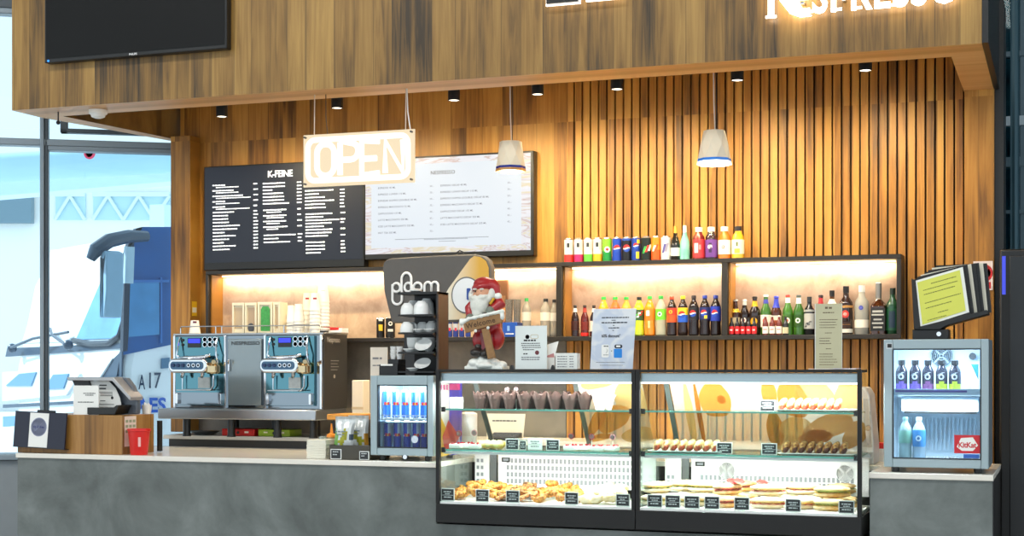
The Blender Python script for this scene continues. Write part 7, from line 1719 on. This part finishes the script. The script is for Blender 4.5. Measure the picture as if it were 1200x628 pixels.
m.build('cooling_unit', [pm('unit_ice', '#dcebf5', .35), BLACK, pm('unit_line', '#b3cde0', .4)], c2, bevel=.002)
m = MB()
for i in range(16): m.box(fx(1066 + i * 5, 7.86), fx(1068 + i * 5, 7.86), .378, .3805 + .01, fz(1100, 528, 7.86), fz(1100, 490, 7.86))
m.build('back_ribs', pm('rib_ice', '#c4d8e6', .35), c2)
m = MB()
for i in range(24): m.box(.04 + i * (W2 - .08) / 24, .046 + i * (W2 - .08) / 24, .06, .36, zb2 - ZC + .03, zb2 - ZC + .034)
m.box(.035, W2 - .035, .055, .06, zb2 - ZC + .028, zb2 - ZC + .036); m.box(.035, W2 - .035, .36, .365, zb2 - ZC + .028, zb2 - ZC + .036); m.build('wire_floor', WHITE, c2)
T = Matrix.Translation((fx(1103, 7.85), .372, fz(1103, 417, 7.85))) @ Matrix.Rotation(PI / 2, 4, 'X'); m = MB(); m.lathe([(0, 0), (.052, 0), (.052, .006), (0, .006)], 30, mi=0, T=T)
for i in range(5): rr = .01 + i * .009; m.lathe([(rr, .006), (rr + .003, .006), (rr + .003, .009), (rr, .009), (rr, .006)], 28, mi=1, T=T)
for a_ in (45, 135): m.box(-.05, .05, -.004, .004, .006, .0095, 1, T @ Matrix.Rotation(math.radians(a_), 4, 'Z'))
m.build('fan_grille', [pm('fan_dark', '#39424a', .5), pm('fan_bar', '#9fb0bc', .4)], c2)
T = Matrix.Translation((fx(1139.5, 7.85), .372, fz(1139, 417.5, 7.85))) @ Matrix.Rotation(PI / 2, 4, 'X'); MB().lathe([(0, 0), (.018, 0), (.016, .02), (0, .02)], 20, T=T).build('thermostat_knob', pm('knob_dark', '#2c333a', .4), c2)
m = MB(); x_ = fx(1141, 7.62); m.box(fx(1138, 7.62), fx(1146.5, 7.62), .118, .12, fz(1142, 457, 7.62), fz(1142, 427, 7.62), 0); m.prism([(fx(1138, 7.62), fz(1142, 427, 7.62)), (fx(1146.5, 7.62), fz(1142, 427, 7.62)), (fx(1146.5, 7.62), fz(1142, 445, 7.62))], .1165, .1178, 'y', 1); m.build('info_card', [PAPER, pm('card_blue', '#2f7fd0', .5)], c2)
# stickers and plate on the door
m = MB(); m.box(fx(1118, Yc2), fx(1148.5, Yc2), .0095, .0115, fz(1133, 531.5, Yc2), fz(1133, 510, Yc2), 0)
m.prism([(fx(1121, Yc2), fz(1133, 524, Yc2)), (fx(1127, Yc2), fz(1133, 528.5, Yc2)), (fx(1140, Yc2), fz(1133, 528.5, Yc2)), (fx(1146, Yc2), fz(1133, 522, Yc2)), (fx(1140, Yc2), fz(1133, 512.5, Yc2)), (fx(1126, Yc2), fz(1133, 513.5, Yc2))], .0085, .0094, 'y', 1)
kk = mpp(1133, Yc2); m.text('KitKat', 8.6 * kk, (fx(1133.3, Yc2), .008, fz(1133, 524.5, Yc2)), 0, 'CENTER', .95, .03, sx=.95); m.build('red_sticker', [pm('sticker_red', '#c8202c', .35), PAPER], c2, flat=True)
m = MB(); m.box(fx(1129, Yc2), fx(1147.5, Yc2), .0095, .0115, fz(1138, 537.3, Yc2), fz(1138, 532.5, Yc2)); m.build('blue_sticker', pm('sticker_blue', '#2f62b8', .4), c2)
m = MB(); m.box(fx(1038.5, Yc2), fx(1046, Yc2), -.002, 0, fz(1042, 409, Yc2), fz(1042, 402, Yc2), 0); m.box(fx(1040, Yc2), fx(1045, Yc2), -.003, -.002, fz(1042, 407.5, Yc2), fz(1042, 403, Yc2), 1); m.build('door_plate', [pm('plate_grey', '#c6cdd0', .4), DARK], c2)
# bottles inside
for i, (px, lo_) in enumerate(((1056.5, '#6d55a0'), (1072.5, '#6d55a0'), (1087.5, '#7a4a78'), (1103.5, '#b5c63a'), (1119, '#b5c63a'))):
    bottle('fridge_bottle', 'dark bottle with white script and %s foot, %s on the fridge shelf' % (['violet', 'violet', 'plum', 'lime', 'lime'][i], ['first', 'second', 'third', 'fourth', 'last'][i]), 'bottle', 'dark bottles on the fridge shelf', px, 458.8, 421.5, 13.6, Yi, zsh - .0035, 'juice', '#20222e', [(.04, .26, lo_), (.26, .66, '#2a2c3a')], '#17181c', decor=both(disc('#c4cad2', .48, .014, '#2c2f3d'), slash(['#8f96a4', '#c9cfd6'], .52, .66), patch(lo_, -.4, .5, .2, .34)))
zfl = zb2 + .0345
bottle('water_bottle', 'clear green-labelled bottle standing on the fridge floor', 'bottle', 'bottles on the fridge floor', 1061, 535, 486, 15, Yi, zfl, 'pet', '#b4cfd0', [(.38, .68, '#6fa08e')], '#5b7a74', clear=.45)
bottle('water_bottle', 'clear blue-labelled bottle standing on the fridge floor', 'bottle', 'bottles on the fridge floor', 1077, 535, 486, 15.5, Yi, zfl, 'pet', '#c3dcec', [(.30, .70, '#3f86c4')], '#a9c4dc', clear=.45, decor=disc('#cfe6f4', .5, .014, '#2f6fb0'))

# menu display with sleeves
Yd = 7.66; ZD = zt2 + .0005; kd = mpp(1105, Yd)
t = thing('menu_display', 'black flip display of menu sleeves with a yellow page on top of the fridge', 'menu display', (xat(1105, Yd), Yd, ZD))
def DX(px): return xat(px, Yd) - xat(1105, Yd)
def DZ(py): return zat(1105, py, Yd) - ZD
MB().box(DX(1070), DX(1112), -.04, .12, 0, DZ(386)).build('base_block', BLACK, t, bevel=.004)
MB().lathe([(0, 0), (.013, 0), (.011, .006), (0, .006)], 16, T=Matrix.Translation((DX(1101), -.04, DZ(391.5))) @ Matrix.Rotation(PI / 2, 4, 'X')).build('screw', CHROME, t)
m = MB(); m.prism([(DX(1069), DZ(326)), (DX(1074), DZ(328)), (DX(1080), DZ(386)), (DX(1072), DZ(386))], -.05, .10, 'y'); m.build('spine', BLACK, t, bevel=.003)
m = MB(); m.prism([(DX(1077), DZ(383)), (DX(1157), DZ(364)), (DX(1159), DZ(369)), (DX(1110), DZ(382)), (DX(1102), DZ(386.5)), (DX(1077), DZ(386.5))], -.05, .11, 'y'); m.build('tray', BLACK, t, bevel=.003)
for i, (dx_, mt) in enumerate(((0, 0), (4.5, 0), (8.5, 1), (13, 0), (17, 0), (21.5, 1), (26, 0))):
    dy = .024 * i - .045
    fr = [(1071 + dx_ * .9, 327.5 - dx_ * .70), (1129.5 + dx_, 312 - min(4, dx_ * .25)), (1138 + dx_ * .88, 369 - dx_ * .12), (1078 + dx_ * .9, 385 - dx_ * .22)]
    m = MB(); m.prism([(DX(p), DZ(q)) for p, q in fr], dy, dy + .008, 'y'); sl2 = m.build('sleeve', BLACK if mt == 0 else pm('sleeve_cream', '#ddd8c6', .5), t, bevel=.001)
    if i == 0:
        m = MB(); m.prism([(DX(p), DZ(q)) for p, q in ((1073.5, 329), (1129, 314), (1136.5, 366.5), (1079.5, 384))], dy - .002, dy - .0004, 'y'); m.build('page_sleeve', pm('sleeve_white', '#e9ebe4', .35), sl2)
        m = MB(); m.prism([(DX(p), DZ(q)) for p, q in ((1076, 331), (1125.5, 317.5), (1132.5, 364.5), (1082, 380.5))], dy - .004, dy - .0024, 'y'); m.build('yellow_page', pm('page_yellow', '#d9dc5e', .5, var=.04), sl2)
        m = MB(); ag = math.atan2(13.5, 49.5)
        for (p, q, wv) in ((1092, 333, 30), (1083, 341, 40), (1084, 346, 36), (1085, 356, 42), (1086, 362, 30), (1100, 367, 12), (1088, 376, 22)):
            mm_ = MB(); word_bars(mm_, 0, 0, wv * kd, .9 * kd, 0, 0, rg); m.add([(v[0], v[1], v[2]) for v in mm_.v], mm_.f, 0, Matrix.Translation((DX(p), dy - .0045, DZ(q))) @ Matrix.Rotation(-ag, 4, 'Y'))
        m.build('lettering', pm('page_ink', '#6d7030', .5, var=0), sl2, flat=True)
# no smoking sign on the pillar
Y = 8.925; t = thing('no_smoking_sign', 'white sign with red ring on the right wooden pillar', 'sign', (xat(1152, Y), Y, 0)); k = mpp(1152, Y)
z0, z1 = zat(1152, 340, Y), zat(1152, 306, Y); w = (xat(1164, Y) - xat(1141, Y)) / 2
MB().box(-w, w, 0, .004, z0, z1).build('plate', pm('sign_pinkish', '#ecdcdc', .5, var=.02), t)
T = Matrix.Translation((0, -.0005, z1 - 14 * k)) @ Matrix.Rotation(PI / 2, 4, 'X'); m = MB(); m.lathe([(.040, 0), (.052, 0), (.052, .001), (.040, .001), (.040, 0)], 28, T=T); m.box(-.044, .044, -.005, .005, 0, .001, 0, T @ Matrix.Rotation(math.radians(45), 4, 'Z')); m.box(-w * .8, w * .8, -.001, 0, z0 + .008, z0 + .045); m.build('red_print', pm('sign_red_print', '#c8242a', .5, var=0), t)
m = MB(); m.box(-.026, .02, -.001, 0, z1 - 15.2 * k, z1 - 13.2 * k); m.build('cigarette_print', INK, t)
# black cabinet at the far right
Y = 8.4; t = thing('tall_cabinet', 'tall black cabinet with blue-lit edge beside the right end of the counter', 'cabinet', (xat(1171.5, Y), Y, 0))
m = MB(); m.box(.0, .9, 0, .6, 0.06, zat(1180, 292, Y)); m.build('body', pm('cabinet_black', '#070708', .4), t, bevel=.01); MB().box(.02, .88, .02, .58, 0, .06).build('plinth', DARK, t); MB().box(.05, .86, -.012, -.001, .12, zat(1180, 300, Y)).build('door', pm('cabinet_door', '#060709', .25), t, bevel=.003)
MB().box(.012, .03, -.006, -.001, zat(1180, 345, Y), zat(1180, 300, Y)).build('blue_lit_edge', glow('edge_blue', '#3b46c8', .6), t)  # strip glows to stand for blue light falling on this edge
# ================================================================== HALL FILL LIGHTS, SKY, CAMERA
for (x, y, w_, h_, e, c) in ((-6.0, 3.6, 3.0, 1.0, 150, (1, .97, .92)), (-2.2, 3.6, 3.0, 1.0, 150, (1, .97, .92)), (1.4, 3.6, 3.0, 1.0, 110, (1, .97, .92))):  # unseen area lights added under the ceiling to fill fascia and counter
    L = bpy.data.lights.new('hall_fill_light', 'AREA'); L.shape = 'RECTANGLE'; L.size = w_; L.size_y = h_; L.energy = e; L.color = c
    lo = bpy.data.objects.new('hall_fill_light', L); COL.objects.link(lo); lo.location = (x, y, 6.4); lo.rotation_euler = (math.radians(25), 0, 0)
L = bpy.data.lights.new('sun', 'SUN'); L.energy = 7.5; L.angle = math.radians(3); L.color = (1, .97, .92)
lo = bpy.data.objects.new('sun', L); COL.objects.link(lo); lo.rotation_euler = Vector((-.75, -.15, .65)).to_track_quat('Z', 'Y').to_euler(); lo.location = (-20, 5, 20)
wd = bpy.data.worlds.new('sky'); scn.world = wd; wd.use_nodes = True
bg = wd.node_tree.nodes['Background']; bg.inputs[0].default_value = (.80, .92, 1.0, 1); bg.inputs[1].default_value = 1.5

cam = bpy.data.cameras.new('camera'); co = bpy.data.objects.new('camera', cam); COL.objects.link(co)
co.location = (0, 0, EYE); co.rotation_euler = (PI / 2, 0, YAW)
cam.sensor_width = 36; cam.sensor_fit = 'HORIZONTAL'; cam.lens = FPX / 1200 * 36
cam.shift_y = (HOR - 314) / 1200; cam.clip_end = 300
scn.camera = co
vs = scn.view_settings
vs.view_transform = 'Standard'; vs.look = 'None'; vs.gamma = 1; vs.exposure = 0.0; vs.use_curve_mapping = False
cy = scn.cycles
cy.use_denoising = True; cy.max_bounces = 8; cy.diffuse_bounces = 4; cy.glossy_bounces = 4; cy.transparent_max_bounces = 24
cy.sample_clamp_indirect = 6; cy.caustics_reflective = False; cy.caustics_refractive = False
